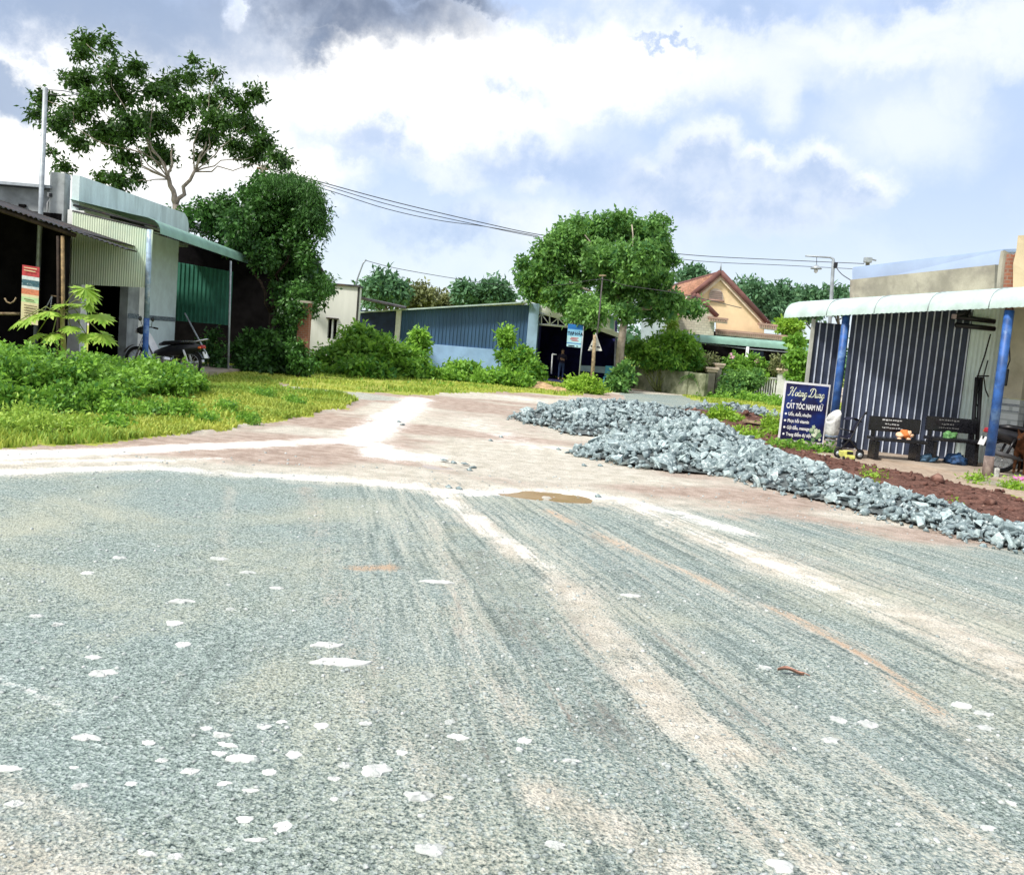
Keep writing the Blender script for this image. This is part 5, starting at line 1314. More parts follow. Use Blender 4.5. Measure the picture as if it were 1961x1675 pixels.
GLY = {
 'H': (1.0, [[(.05, .78), (.0, .9), (.12, 1.0), (.3, .98), (.36, .85), (.26, .5), (.15, .12), (.0, 0), (-.1, .08)], [(.85, 1.0), (.72, .75), (.62, .4), (.56, .12), (.64, .0), (.78, .12)], [(.1, .48), (.38, .55), (.75, .5)]]),
 'D': (.95, [[(.42, .98), (.33, .6), (.26, .2), (.14, .02), (.0, .08), (.1, .18), (.3, .06), (.55, .02), (.78, .2), (.88, .55), (.78, .86), (.5, 1.02), (.2, .98), (.02, .82), (.06, .66)]]),
 'o': (.42, [[(.22, .44), (.05, .32), (.04, .12), (.16, 0), (.30, .1), (.33, .3), (.22, .44), (.34, .38), (.44, .36)]]),
 'a': (.48, [[(.34, .38), (.2, .45), (.05, .3), (.04, .1), (.15, 0), (.28, .14), (.36, .42), (.33, .15), (.38, .0), (.5, .1)]]),
 'n': (.52, [[(.0, .3), (.08, .43), (.11, .3), (.06, .0)], [(.08, .2), (.2, .4), (.3, .42), (.32, .3), (.28, .08), (.36, .0), (.5, .12)]]),
 'g': (.48, [[(.34, .38), (.2, .45), (.05, .3), (.04, .1), (.15, 0), (.28, .14), (.36, .42), (.30, .0), (.22, -.34), (.08, -.42), (.02, -.28), (.2, -.1), (.46, .12)]]),
 'u': (.52, [[(.02, .3), (.09, .43), (.07, .15), (.14, .0), (.26, .1), (.34, .42), (.32, .15), (.38, .0), (.5, .12)]]),
}
def hoang_dung_sign():
    Y = 17.6
    root = thing('salon_signboard', 'dark blue hair salon signboard with white script lettering, standing beside the blue post', 'sign', on(1535, Y, 0))
    tl, tr, bl, br = at(1504, 729, Y), at(1591, 737, Y), at(1490, 843, Y), at(1575, 850, Y)
    fr = mat('sign_white_frame', (.80, .80, .82), .5, .05, 4, 0); bg = bpy.data.materials.new('sign_blue_print'); bg.use_nodes = True
    N = NT(bg.node_tree); out = N.n('ShaderNodeOutputMaterial'); p = N.n('ShaderNodeBsdfPrincipled'); N.l(p.outputs[0], out.inputs[0])
    v = N.n('ShaderNodeTexCoord').outputs['Object']; nz = N.noise(v, 2.2, 3.0, .5)
    N.l(N.mix(N.sstep(nz, .42, .68), (.003, .002, .045), (.006, .03, .20)), p.inputs['Base Color']); p.inputs['Roughness'].default_value = .45
    ex = (tr - tl).normalized(); ey = (tl - bl).normalized(); nz_ = ex.cross(ey).normalized()
    W, H = (tr - tl).length, (tl - bl).length
    B = Matrix((ex, ey, nz_)).transposed().to_4x4(); B.translation = bl
    def Q(x, y, d=0.0): return B @ Vector((x * W, y * H, d))
    b = MB(); b.poly([Q(0, 0, -.02), Q(1, 0, -.02), Q(1, 1, -.02), Q(0, 1, -.02)], .04, fr); b.build('frame', root)
    b = MB(); b.poly([Q(.035, .03, .004), Q(.965, .03, .004), Q(.965, .965, .004), Q(.035, .965, .004)], .008, bg); b.build('printed_face', root)
    script = mat('sign_cream_letter', (.86, .90, .72), .6, .02, 5, 0)
    T = B @ Matrix.Translation((.10 * W, .765 * H, .012)) @ Matrix.Diagonal((.140 * W, .190 * W, 1, 1)) @ Matrix(((1, .28, 0, 0), (0, 1, 0, 0), (0, 0, 1, 0), (0, 0, 0, 1)))
    b = MB(); x = 0.0
    for ch in 'Hoang Dung':
        if ch == ' ': x += .25; continue
        w, st = GLY[ch]
        for s in st: ribbon(b, [(a + x, c) for a, c in s], .05, T, script)
        if x > 1.2 and x < 1.7 and ch == 'a': ribbon(b, [(x + .08, .66), (x + .2, .60), (x + .26, .54)], .035, T, script)
        x += w
    b.build('script_lettering', root)
    text_mesh('CẮT TÓC NAM NỮ', .145, LETTER_WHITE, root, B @ Matrix.Translation((.085 * W, .555 * H, .012)), name='service_lettering', fit=.80 * W, bold=.004)
    dots = MB()
    for i, s in enumerate(('Uốn, duỗi, nhuộm', 'Phục hồi vitamin', 'Gội đầu, massage', 'Trang điểm dự tiệc')):
        yy = .435 - .113 * i
        text_mesh(s, .088, LETTER_WHITE, root, B @ Matrix.Translation((.15 * W, yy * H, .012)), name='list_lettering', fit=(.50, .47, .50, .56)[i] * W, bold=.002)
        c = [B @ Vector((.095 * W + .021 * math.cos(q), (yy + .025) * H + .021 * math.sin(q), .011)) for q in np.linspace(0, 2 * math.pi, 12)[:-1]]
        dots.add(c, [tuple(range(len(c)))], LETTER_WHITE)
    dots.build('bullet_points', root)
    b = MB(); r2 = random.Random(3)
    for k in range(16):   # printed bunch of pale flowers in the lower corner
        cx, cy = .80 + r2.uniform(-.12, .13), .04 + r2.uniform(.02, .24) * (1 if k % 2 else .8)
        rr = r2.uniform(.025, .05)
        c = [Q(cx + rr * math.cos(q) * (1 + .25 * math.cos(5 * q)), cy + rr * .8 * math.sin(q) * (1 + .25 * math.cos(5 * q)), .011 + .0004 * k) for q in np.linspace(0, 2 * math.pi, 16)[:-1]]
        b.add(c, [tuple(range(15))], mat('flower_print_%d' % (k % 3), [(.70, .78, .60), (.50, .62, .42), (.16, .30, .14)][k % 3], .6, .15, 12, 0))
    b.build('flower_print', root)
    for x in (.06, .94):
        p = Q(x, 0, -.03); MB().tube([(p.x, p.y + .03, -.02), (p.x, p.y + .03, p.z + .05)], .018, GALV, 6).build('leg', root)
hoang_dung_sign()

# ------------------------------------------------------------------ porch furniture
GRANITE = mat('black_polished_granite', (.012, .012, .016), .25, .3, 25, .0, spec=.4)
def benches():
    for px0, label, lit in ((1656, 'black stone bench with white engraved lines and an orange toy on its seat', .55), (1763, 'black stone bench nearest the motorbike, a green bag on its seat', .16)):
        Y = 16.1
        a, c = on(px0, Y, 0), on(px0 + 97, Y, 0); w = c.x - a.x; cx = (a.x + c.x) / 2
        root = thing('stone_bench', label, 'bench', (cx, Y, 0), 'stone benches on the salon porch')
        z0, z1 = at(px0 + 40, 826, Y).z, at(px0 + 40, 798, Y).z; zs = at(px0 + 40, 840, Y - .15).z
        MB().box((cx, Y, (z0 + z1) / 2), (w, .06, z1 - z0), GRANITE, bev=.012).build('backrest', root)
        MB().box((cx, Y - .19, zs), (w + .04, .36, .06), GRANITE, bev=.012).build('seat', root)
        for s in (-1, 1):
            b = MB(); b.box((cx + s * w * .40, Y - .12, zs / 2 - .02), (.07, .34, zs - .05), GRANITE, bev=.01); b.box((cx + s * w * .40, Y, (zs + z0) / 2), (.06, .05, z0 - zs + .02), GRANITE); b.build('leg', root)
        ink = mat('engraved_line_%d' % int(lit * 100), (lit, lit, lit), .7, .1, 40, 0)
        b = MB(); r2 = random.Random(int(px0))
        for k, (x0, x1, zz) in enumerate(((.24, .62, .80), (.30, .56, .52), (.25, .66, .27))):
            x = x0
            while x < x1 - .03:   # worn, unreadable engraving: short strokes
                l = r2.uniform(.015, .05); hh = r2.uniform(.012, .022) * (1.3 if k == 0 else 1)
                xx = cx - w / 2 + w * x; zc = z0 + (z1 - z0) * zz
                b.box((xx + w * l / 2, Y - .032, zc + r2.uniform(-.004, .004)), (w * l, .004, hh), ink); x += l + r2.uniform(.008, .02)
        b.build('engraving', root)
benches()

def blob_mesh(b, c, r, m, seed, rough=.25, n=3):
    bm = bmesh.new(); bmesh.ops.create_icosphere(bm, subdivisions=n, radius=1.0); rr = random.Random(seed)
    ph = [(rr.uniform(1.5, 5), rr.uniform(0, 6), Vector((rr.uniform(-1, 1), rr.uniform(-1, 1), rr.uniform(-1, 1)))) for _ in range(7)]
    for v in bm.verts:
        k = 1 + rough * sum(math.sin(f * v.co.dot(d) * 2 + p) for f, p, d in ph) / 4
        v.co = Vector((v.co.x * r[0] * k, v.co.y * r[1] * k, max(v.co.z * k, -.92) * r[2])) + Vector(c)
    bm.verts.index_update(); b.add([v.co.copy() for v in bm.verts], [[v.index for v in f.verts] for f in bm.faces], m, True); bm.free()
def clutter():
    Y = 15.85
    t = thing('orange_toy', 'orange plush toy lying on the engraved bench seat', 'toy', at(1731, 840, Y))
    org, pch = mat('orange_plush', (.72, .22, .06), .9, .15, 20, .2), mat('peach_plush', (.85, .55, .36), .9, .1, 20, .2)
    b = MB(); c = at(1735, 832, Y); blob_mesh(b, c, (.095, .08, .085), org, 1); b.build('body', t)
    b = MB(); blob_mesh(b, at(1723, 833, Y), (.06, .06, .05), pch, 2); blob_mesh(b, at(1741, 829, Y - .06), (.035, .03, .045), pch, 3); b.build('head', t)
    b = MB(); 
    for x, y in ((1722, 841), (1739, 841), (1745, 834)): blob_mesh(b, at(x, y, Y - .05), (.04, .04, .03), pch, x)
    b.build('paws', t)
    t = thing('green_bag', 'crumpled green bag sitting on the second bench seat', 'bag', at(1818, 842, Y)); b = MB(); blob_mesh(b, at(1819, 836, Y), (.10, .08, .08), mat('green_plastic_bag', (.12, .30, .10), .5, .3, 14, .3, stain=(.40, .48, .30)), 5, .5); b.build('sack', t)
    b = MB(); b.tube([at(1816, 830, Y), at(1819, 826, Y), at(1823, 829, Y)], .008, MATS['green_plastic_bag'], 6); b.build('handle', t)
    for nm, px, py, r, col, lab in (('blue_bundle', 1833, 871, (.17, .14, .10), (.03, .09, .22), 'dark blue tied bundle on the ground under the second bench'), ('blue_sheet', 1775, 868, (.20, .14, .07), (.05, .12, .20), 'folded blue sheet on the ground between the two benches')):
        t = thing(nm, lab, 'bundle', on(px, 15.9, 0)); c = on(px, 15.9, r[2] * .9 + .03)
        mm = mat(nm + '_cloth', col, .6, .4, 9, .5, stain=(.16, .24, .34)); b = MB(); blob_mesh(b, c, r, mm, px, .45); b.build('cloth', t)
        b = MB(); b.tube([c + Vector((-.04, 0, r[2] * .9)), c + Vector((0, -.02, r[2] * 1.25)), c + Vector((.05, 0, r[2] * .95))], .014, mm, 6); b.build('knot', t)
    # toy truck
    p = gr(1622, 883); t = thing('toy_truck', 'small yellow plastic toy truck on the bare earth before the stroller', 'toy', p); yl = mat('yellow_toy_plastic', (.62, .62, .16), .5, .1, 10, 0)
    p = p + Vector((0, 0, .02))
    b = MB(); b.box(p + Vector((.0, 0, .10)), (.15, .12, .12), yl, bev=.02); b.box(p + Vector((.01, .14, .085)), (.17, .20, .10), yl, bev=.012); b.box(p + Vector((.01, -.08, .06)), (.16, .06, .06), yl, bev=.015); b.build('body', t)
    b = MB(); b.box(p + Vector((.012, -.063, .125)), (.10, .006, .05), BLACKP); b.build('windscreen', t)
    for sx in (-.075, .085):
        for sy in (-.05, .2):
            b = MB(); b.tube([p + Vector((sx - .015, sy, .032)), p + Vector((sx + .015, sy, .032))], .034, RUBBER, 12); b.build('wheel', t)
    # sack in a tub
    Ys = 16.9; p = on(1589, Ys, 0); wp = mat('white_woven_sack', (.62, .62, .60), .85, .1, 18, .4, stain=(.40, .42, .42))
    t = thing('white_tub', 'small white tub under the woven sack, beside the blue post', 'tub', p)
    b = MB(); b.lathe((p.x, Ys, 0.0), [(.08, 0), (.095, .19), (.10, .20), (.085, .2), (.075, .05)], mat('grey_white_tub', (.66, .68, .62), .6, .08, 8, .05), 18); b.build('shell', t)
    b = MB(); b.lathe((p.x, Ys, .185), [(.098, 0), (.108, .01), (.108, .03), (.096, .035)], mat('tub_rim_grey', (.25, .26, .27), .6, .1, 8, 0), 18); b.build('rim', t)
    t = thing('woven_sack', 'open white woven sack slumped in a tub between signboard and blue post', 'sack', (p.x, Ys, .24)); b = MB(); n = 22; prof = [(.02, .0), (.105, .02), (.125, .15), (.12, .32), (.13, .42), (.12, .425), (.11, .33), (.10, .12)]
    vs = []
    for i, (r, z) in enumerate(prof):
        for k in range(n):
            q = 2 * math.pi * k / n; w = 1 + .06 * math.sin(3 * q + i) + .04 * math.sin(7 * q); tilt = .11 * math.cos(q - .5) * (z / .42) ** 2
            vs.append((p.x + r * w * math.cos(q) - .02 * z, Ys + r * w * math.sin(q), .235 + z + tilt))
    b.add(vs, [(i * n + k, i * n + (k + 1) % n, (i + 1) * n + (k + 1) % n, (i + 1) * n + k) for i in range(len(prof) - 1) for k in range(n)], wp, True); b.build('weave', t)
    b = MB(); b.lathe((p.x, Ys, .25), [(.108, 0), (.118, .03), (.112, .05)], mat('sack_band_blue', (.20, .25, .34), .8, .2, 20, .1), 22); b.build('printed_band', t)
    # stroller
    Yk = 15.9; t = thing('baby_stroller', 'dark folding baby stroller standing between the blue post and the benches', 'stroller', on(1628, Yk, 0))
    A = lambda x, y, d=0.0: at(x, y, Yk + d)
    fab = mat('navy_stroller_cloth', (.012, .014, .035), .85, .2, 14, .2)
    for d in (-.16, .16):
        b = MB(); b.tube([A(1656, 793, d), A(1646, 806, d), A(1630, 838, d), A(1604, 866, d)], .014, BLACKP, 6); b.tube([A(1608, 838, d), A(1628, 842, d), A(1646, 866, d)], .014, BLACKP, 6); b.tube([A(1606, 820, d), A(1634, 826, d)], .012, BLACKP, 6); b.build('frame', t)
        for x in (1605, 1647):
            c = A(x, 865, d); c.z = .075; Mx = Matrix.Translation(c) @ Matrix.Rotation(math.pi / 2, 4, 'X'); b = MB()
            b.tube([Mx @ Vector((.058 * math.cos(q), .058 * math.sin(q), 0)) for q in np.linspace(0, 2 * math.pi, 17)], .018, RUBBER, 6, False); b.tube([Mx @ Vector((0, 0, -.02)), Mx @ Vector((0, 0, .02))], .04, GALV, 10); b.build('wheel', t)
    b = MB(); b.tube([A(1657, 792, -.16), A(1659, 790, -.05), A(1659, 790, .05), A(1657, 792, .16)], .02, RUBBER, 8); b.build('handle', t)
    b = MB(); b.poly([A(1644, 806, -.15), A(1644, 806, .15), A(1624, 838, .15), A(1624, 838, -.15)], .05, fab); b.poly([A(1624, 838, -.15), A(1624, 838, .15), A(1607, 836, .15), A(1607, 836, -.15)], .05, fab); b.build('seat', t)
    b = MB(); pts = []
    for q in np.linspace(0, 1, 6):
        e = A(1646 - 26 * q, 808 - 8 * math.sin(q * 2.6)); pts.append(e)
    vs = [v + Vector((0, s * .15, 0)) for v in pts for s in (-1, 1)]; b.add(vs, [(2 * i, 2 * i + 1, 2 * i + 3, 2 * i + 2) for i in range(5)], fab, True); o = [v + Vector((0, 0, .01)) for v in vs]; b.add(o, [(2 * i + 2, 2 * i + 3, 2 * i + 1, 2 * i) for i in range(5)], fab, True); b.build('hood', t)
    b = MB(); blob_mesh(b, A(1626, 850), (.13, .13, .07), fab, 9); b.build('basket', t)
    # right motorbike, dog, block, pink bag
    q = on(1884, 15.1, 0); motorbike('black motorbike seen from behind with white number plate, beside the right blue post', (q.x + .90, q.y, .04), RAD(-3), BLACKP, BLACKP, True, False, BLACKP, TIN_DARK)
    p = P2 + Vector((.11, .05, 0)); t = thing('concrete_block', 'small whitewashed concrete block against the foot of the right blue post', 'block', p)
    b = MB(); b.box(p + Vector((.02, -.02, .09)), (.10, .12, .18), mat('whitewashed_block', (.55, .56, .52), .9, .2, 14, .4, stain=(.15, .14, .12)), .3, bev=.02); b.build('body', t)
    p = gr(1957, 921, .03); t = thing('pink_bag', 'crumpled pink plastic bag on the slab edge', 'bag', p); b = MB(); blob_mesh(b, p + Vector((.05, 0, .02)), (.16, .09, .04), mat('pink_plastic', (.75, .22, .55), .5, .25, 16, .4), 21, .6); b.build('film', t)
    for nm, pts, lab in (('wooden_plank', (gr(1424, 815), gr(1490, 824)), 'weathered plank lying in the weeds left of the signboard'),):
        a, c = pts; t = thing(nm, lab, 'plank', (a + c) / 2); b = MB(); d = c - a; b.box((a + c) / 2 + Vector((0, 0, .12)), (d.length, .16, .05), WOOD, math.atan2(d.y, d.x)); b.build('board', t)
clutter()

# ------------------------------------------------------------------ dog and person (one skin each)
def skin(name, joints, edges, m, parent=None, sub=2):
    me = bpy.data.meshes.new(name); me.from_pydata([j[0] for j in joints], edges, []); o = bpy.data.objects.new(name, me); COL.objects.link(o)
    md = o.modifiers.new('skin', 'SKIN'); md.use_smooth_shade = True
    for v, j in zip(me.skin_vertices[0].data, joints):
        r = j[1]; v.radius = r if isinstance(r, tuple) else (r, r)
    me.skin_vertices[0].data[0].use_root = True
    s = o.modifiers.new('sub', 'SUBSURF'); s.levels = s.render_levels = sub
    bpy.context.view_layer.update()
    ev = bpy.data.meshes.new_from_object(o.evaluated_get(bpy.context.evaluated_depsgraph_get())); bpy.data.objects.remove(o)
    ev.materials.clear(); ev.materials.append(m); ev.name = name
    for p in ev.polygons: p.use_smooth = True
    n = bpy.data.objects.new(name, ev); COL.objects.link(n)
    if parent: n.parent = parent
    return n
def dog():
    p = gr(1955, 908, .04)
    root = thing('dog', 'brown dog standing in the shade behind the right blue post', 'dog', p, rz=RAD(232))
    fur = mat('brown_fur', (.10, .042, .02), .95, .3, 14, .4, stain=(.25, .15, .09), stain_amt=(.62, .8), spec=.1)
    J = [((-.22, 0, .42), .085), ((0, 0, .43), .10), ((.2, 0, .43), .115), ((.30, 0, .50), .08), ((.38, 0, .60), .062), ((.45, 0, .63), .065), ((.53, 0, .60), .036), ((.58, 0, .59), .026),
         ((.22, .07, .36), .05), ((.22, .075, .20), .028), ((.22, .075, .05), .022), ((.25, .075, .02), .024), ((.22, -.07, .36), .05), ((.22, -.075, .20), .028), ((.22, -.075, .05), .022), ((.25, -.075, .02), .024),
         ((-.24, .07, .34), .06), ((-.18, .08, .24), .04), ((-.28, .08, .15), .022), ((-.26, .08, .04), .02), ((-.22, .08, .02), .024), ((-.24, -.07, .34), .06), ((-.18, -.08, .24), .04), ((-.28, -.08, .15), .022), ((-.26, -.08, .04), .02), ((-.22, -.08, .02), .024),
         ((-.32, 0, .47), .03), ((-.42, 0, .50), .022), ((-.5, 0, .6), .014), ((.43, .045, .70), .018), ((.42, .06, .76), .008), ((.43, -.045, .70), .018), ((.42, -.06, .76), .008)]
    E = [(0, 1), (1, 2), (2, 3), (3, 4), (4, 5), (5, 6), (6, 7), (2, 8), (8, 9), (9, 10), (10, 11), (2, 12), (12, 13), (13, 14), (14, 15), (0, 16), (16, 17), (17, 18), (18, 19), (19, 20), (0, 21), (21, 22), (22, 23), (23, 24), (24, 25), (0, 26), (26, 27), (27, 28), (5, 29), (29, 30), (5, 31), (31, 32)]
    skin('body', J, E, fur, root)
    b = MB(); blob_mesh(b, (.605, 0, .597), (.016, .016, .013), BLACKP, 1, .05, 2)
    for s in (-1, 1): blob_mesh(b, (.49, s * .042, .655), (.010, .008, .010), BLACKP, 2, .05, 2)
    b.build('eyes_and_nose', root, local=True)
dog()
def person():
    p = FP(1075, 727, .9); p.z = .07
    root = thing('person', 'small person in dark top and blue trousers standing with arms folded in the shop front', 'person', p, rz=RAD(0))
    k = .80
    skinm = mat('skin', (.42, .25, .17), .6, .05, 20, 0); top = mat('dark_top', (.03, .025, .05), .9, .2, 12, .2); tr = mat('blue_trousers', (.04, .07, .16), .9, .15, 12, .2)
    J = [((0, 0, .92), (.15, .11)), ((0, 0, 1.15), (.15, .105)), ((0, 0, 1.36), (.165, .10)), ((0, 0, 1.46), .06), ((0, -.01, 1.54), .075), ((0, -.015, 1.63), .098), ((0, -.01, 1.70), .07),
         ((-.19, 0, 1.38), .06), ((-.25, -.03, 1.14), .045), ((-.05, -.2, 1.12), .036), ((.06, -.21, 1.14), .03), ((.19, 0, 1.38), .06), ((.25, -.03, 1.14), .045), ((.05, -.18, 1.18), .036), ((-.06, -.19, 1.2), .03),
         ((-.10, 0, .82), .095), ((-.11, -.01, .48), .062), ((-.11, .02, .10), .042), ((-.11, -.10, .04), .036), ((.10, 0, .82), .095), ((.11, -.01, .48), .062), ((.11, .02, .10), .042), ((.11, -.10, .04), .036)]
    J = [((a[0][0] * k, a[0][1] * k, a[0][2] * k), (tuple(x * k for x in a[1]) if isinstance(a[1], tuple) else a[1] * k)) for a in J]
    E = [(0, 1), (1, 2), (2, 3), (3, 4), (4, 5), (5, 6), (2, 7), (7, 8), (8, 9), (9, 10), (2, 11), (11, 12), (12, 13), (13, 14), (0, 15), (15, 16), (16, 17), (17, 18), (0, 19), (19, 20), (20, 21), (21, 22)]
    body = skin('body', J, E, skinm, root)
    me = body.data; me.materials.append(top); me.materials.append(tr)
    for f in me.polygons:
        c = f.center; z = c.z / k
        if z < .95 and z > .12 and abs(c.y) < .13 * k: f.material_index = 2
        elif .9 < z < 1.45 and not (c.y < -.15 * k and abs(c.x) < .09 * k): f.material_index = 1
    b = MB(); blob_mesh(b, (0, .012 * k, 1.675 * k), (.098 * k, .108 * k, .085 * k), BLACKP, 4, .1); b.build('hair', root, local=True)
    b = MB()
    for s in (-1, 1): blob_mesh(b, (s * .036 * k, -.098 * k, 1.63 * k), (.012 * k, .008 * k, .008 * k), BLACKP, 2, .05, 2)
    blob_mesh(b, (0, -.11 * k, 1.60 * k), (.014 * k, .02 * k, .02 * k), skinm, 3, .05, 2); b.box((0, -.098 * k, 1.56 * k), (.05 * k, .01 * k, .01 * k), REDP); b.build('face', root, local=True)
    for s in (-1, 1):
        b = MB()
        for i in range(5):
            x = -s * (.06 + .0) * k; z = (1.14 + (.05 if s > 0 else 0) + .018 * (i - 2)) * k
            b.tube([(-s * .045 * k, -.205 * k, z), (-s * .10 * k, -.215 * k, z - .004), (-s * (.125 - .008 * abs(i - 2)) * k, -.20 * k, z - .012)], .0085, skinm, 6)
        b.build('fingers', root, local=True)
person()
# ------------------------------------------------------------------ trees
def tree(name, label, base, trunk, limbs, blobs, m, n, per, L, Wd, bark, cat='tree', group=None, **kw):
    root = thing(name, label, cat, base, group)
    b = MB()
    for pts, r0, r1 in trunk: limb_pts = [Vector(p) for p in pts]; b.tube(limb_pts, [r0 + (r1 - r0) * i / (len(limb_pts) - 1) for i in range(len(limb_pts))], bark, 10)
    for i, (p, q, r0, r1) in enumerate(limbs): limb(b, p, q, r0, r1, bark, .10, 6, i)
    if b.v: b.build('trunk', root)
    crown_of(root, 'crown', m, blobs, n, per, L, Wd, **kw)
    return root

def tall_tree():
    Y = 30.0
    lst = [(165, 80, 28), (205, 80, 18), (160, 102, 24), (215, 124, 24), (258, 128, 28), (160, 152, 32), (215, 150, 30), (138, 152, 22), (84, 186, 24), (70, 214, 22), (112, 236, 36), (150, 214, 36), (182, 190, 30), (232, 186, 40), (290, 172, 34), (250, 236, 44),
           (202, 252, 38), (322, 160, 32), (366, 148, 26), (370, 114, 17), (412, 140, 18), (350, 200, 40), (300, 232, 44), (400, 192, 30), (432, 182, 22), (490, 180, 25), (462, 202, 26), (420, 232, 40), (470, 238, 36), (500, 270, 32), (450, 280, 34), (530, 300, 27), (486, 296, 30),
           (390, 262, 30), (385, 300, 19), (300, 290, 34), (240, 302, 30), (120, 320, 17), (228, 342, 30), (190, 340, 20), (264, 342, 18), (150, 272, 30), (100, 290, 13), (320, 300, 22), (548, 312, 14)]
    rr = random.Random(2)
    bl = blobs_px([(x, y, Y + rr.uniform(-2.2, 2.2), r * .74, r * .50, rr.uniform(-.22, .05)) for x, y, r in lst]); bl = fringe(bl, 40, 33)
    f = at(337, 392, Y); g = on(334, Y, 0)
    k1, k2 = at(322, 338, Y), at(376, 322, Y)
    limbs = [(f, k1, .10, .065), (f, k2, .08, .045)]
    for x, y, r in lst[::4]:
        s = k1 if x < 330 else k2
        limbs.append((s.lerp(f, .1), at(x, y + 4, Y + rr.uniform(-1, 1)), .026, .006))
    limbs += [(k1, at(285, 270, Y), .05, .02), (k1, at(330, 285, Y), .05, .02), (k2, at(395, 272, Y), .045, .02), (at(290, 275, Y), at(265, 245, Y), .03, .012)]
    tree('tall_tree', 'tall spreading open-crowned tree with forked pale trunk rising behind the concrete house', g, [([g, f.lerp(g, .5) + Vector((.1, 0, 0)), f], .17, .11)], limbs, bl, LEAF_TREE, 2700, 9, .17, .075, BARK_PALE, spread=.24, up=.55, droop=.35, shell=.2, seed=4)
tall_tree()

def creeper():
    Y = 28.0
    lst = [(360, 415, 20, .05), (395, 402, 22, .08), (432, 396, 22, .05), (410, 430, 26, -.2), (455, 425, 28, -.15), (480, 372, 24, .08), (510, 352, 20, .1), (545, 352, 22, .05), (580, 368, 20, -.02), (605, 395, 18, -.05), (500, 400, 34, -.05), (550, 400, 34, -.05), (590, 420, 24, -.1),
           (530, 440, 34, .05), (480, 450, 30, -.22), (570, 455, 26, -.08), (505, 485, 28, -.15), (545, 490, 32, .08), (590, 490, 20, .1), (580, 525, 26, .12), (612, 545, 20, .12), (545, 535, 28, -.12), (575, 565, 24, .02), (598, 578, 18, .1), (548, 575, 24, -.18), (556, 615, 20, -.12), (628, 548, 11, .1), (612, 440, 12, -.1), (450, 470, 18, -.2)]
    bl = blobs_px([(x, y, Y + (x % 7) * .35 - 1, r, r * .95, t) for x, y, r, t in lst])
    g = on(520, 29, 0)
    limbs = [(at(520, 600, 28.6), at(470, 480, 28.5), .06, .03), (at(520, 600, 28.6), at(560, 450, 28.5), .06, .03), (at(520, 600, 28.6), at(590, 540, 28.5), .05, .02), (at(545, 480, 28.4), at(560, 390, 28.2), .05, .02)]
    bl = fringe(bl, 42, 31)
    r = tree('creeper_covered_tree', 'dense dark tree smothered in creeper beside the brick pillar', g, [([g, at(520, 600, 28.6)], .11, .08)], limbs, bl, LEAF_VINE, 4000, 9, .125, .075, DARKWOOD, spread=.22, up=.4, droop=.45, shell=.4, seed=9, tone=.22)
    # fine hanging sprays at the upper right
    bl = blobs_px([(600, 395, 27.5, 26, 40, -.1), (618, 430, 27.5, 12, 34, -.1), (572, 360, 27.8, 44, 22, -.05), (530, 350, 27.8, 30, 14, .05), (628, 540, 27.4, 10, 20, .1)])
    crown_of(r, 'hanging_sprays', LEAF_VINE, bl, 900, 7, .14, .03, spread=.22, up=.2, droop=.8, shell=.3, seed=12)
creeper()

def big_tree():
    Y = 38.0
    lst = [(1060, 478, 38, .08), (1100, 455, 42, .1), (1150, 445, 44, .0), (1200, 440, 36, .02), (1240, 455, 34, -.05), (1258, 490, 34, -.12), (1220, 500, 46, .02), (1160, 500, 50, .06), (1100, 520, 50, .0), (1045, 520, 40, .03), (1012, 532, 26, -.05), (1000, 505, 14, -.1), (1230, 545, 44, -.05), (1272, 530, 18, -.05), (1180, 555, 48, .0),
           (1080, 565, 44, .0), (1140, 600, 32, .02), (1200, 598, 24, -.05), (1280, 578, 36, -.06), (1325, 590, 22, -.08), (1250, 590, 34, -.1), (1120, 590, 36, .12), (1015, 560, 16, -.1), (1110, 425, 14, 0), (1190, 415, 16, 0), (1258, 425, 18, -.1), (1270, 450, 12, -.1), (1268, 505, 14, -.05)]
    rr = random.Random(5)
    bl = blobs_px([(x, y, Y + rr.uniform(-2, 2), r * .92, r * .70, t) for x, y, r, t in lst]); bl = fringe(bl, 60, 32)
    g = on(1184, Y, 0); f = at(1197, 600, Y)
    limbs = [(f, at(1150, 520, Y), .14, .05), (f, at(1230, 500, Y), .12, .05), (f, at(1290, 575, Y), .09, .03), (f, at(1090, 540, Y), .10, .04), (at(1165, 545, Y), at(1120, 450, Y), .06, .02), (at(1215, 540, Y), at(1210, 430, Y), .06, .02)]
    r = tree('broad_tree', 'big broad-leaved tree with pale trunk at the right end of the blue shop', g, [([g, at(1188, 670, Y), f], .19, .15)], limbs, bl, LEAF_BIG, 5400, 8, .19, .105, BARK_PALE, spread=.24, up=.6, droop=.25, shell=.45, seed=14, tone=.2)
    r = thing('lime_shrub', 'bright lime-green leafy shrub above the blue shop roof, left of the big tree', 'shrub', on(1060, 49, 0))
    bl = blobs_px([(1035, 568, 49, 22, 14, 0), (1060, 582, 49, 26, 14, .1), (1085, 596, 49, 18, 12, 0)])
    b = MB(); limb(b, on(1060, 49, 0), at(1060, 585, 49), .06, .02, STEM); b.build('trunk', r)
    crown_of(r, 'crown', LEAF_LIME, bl, 420, 7, .26, .12, spread=.2, up=.5, seed=15)
big_tree()

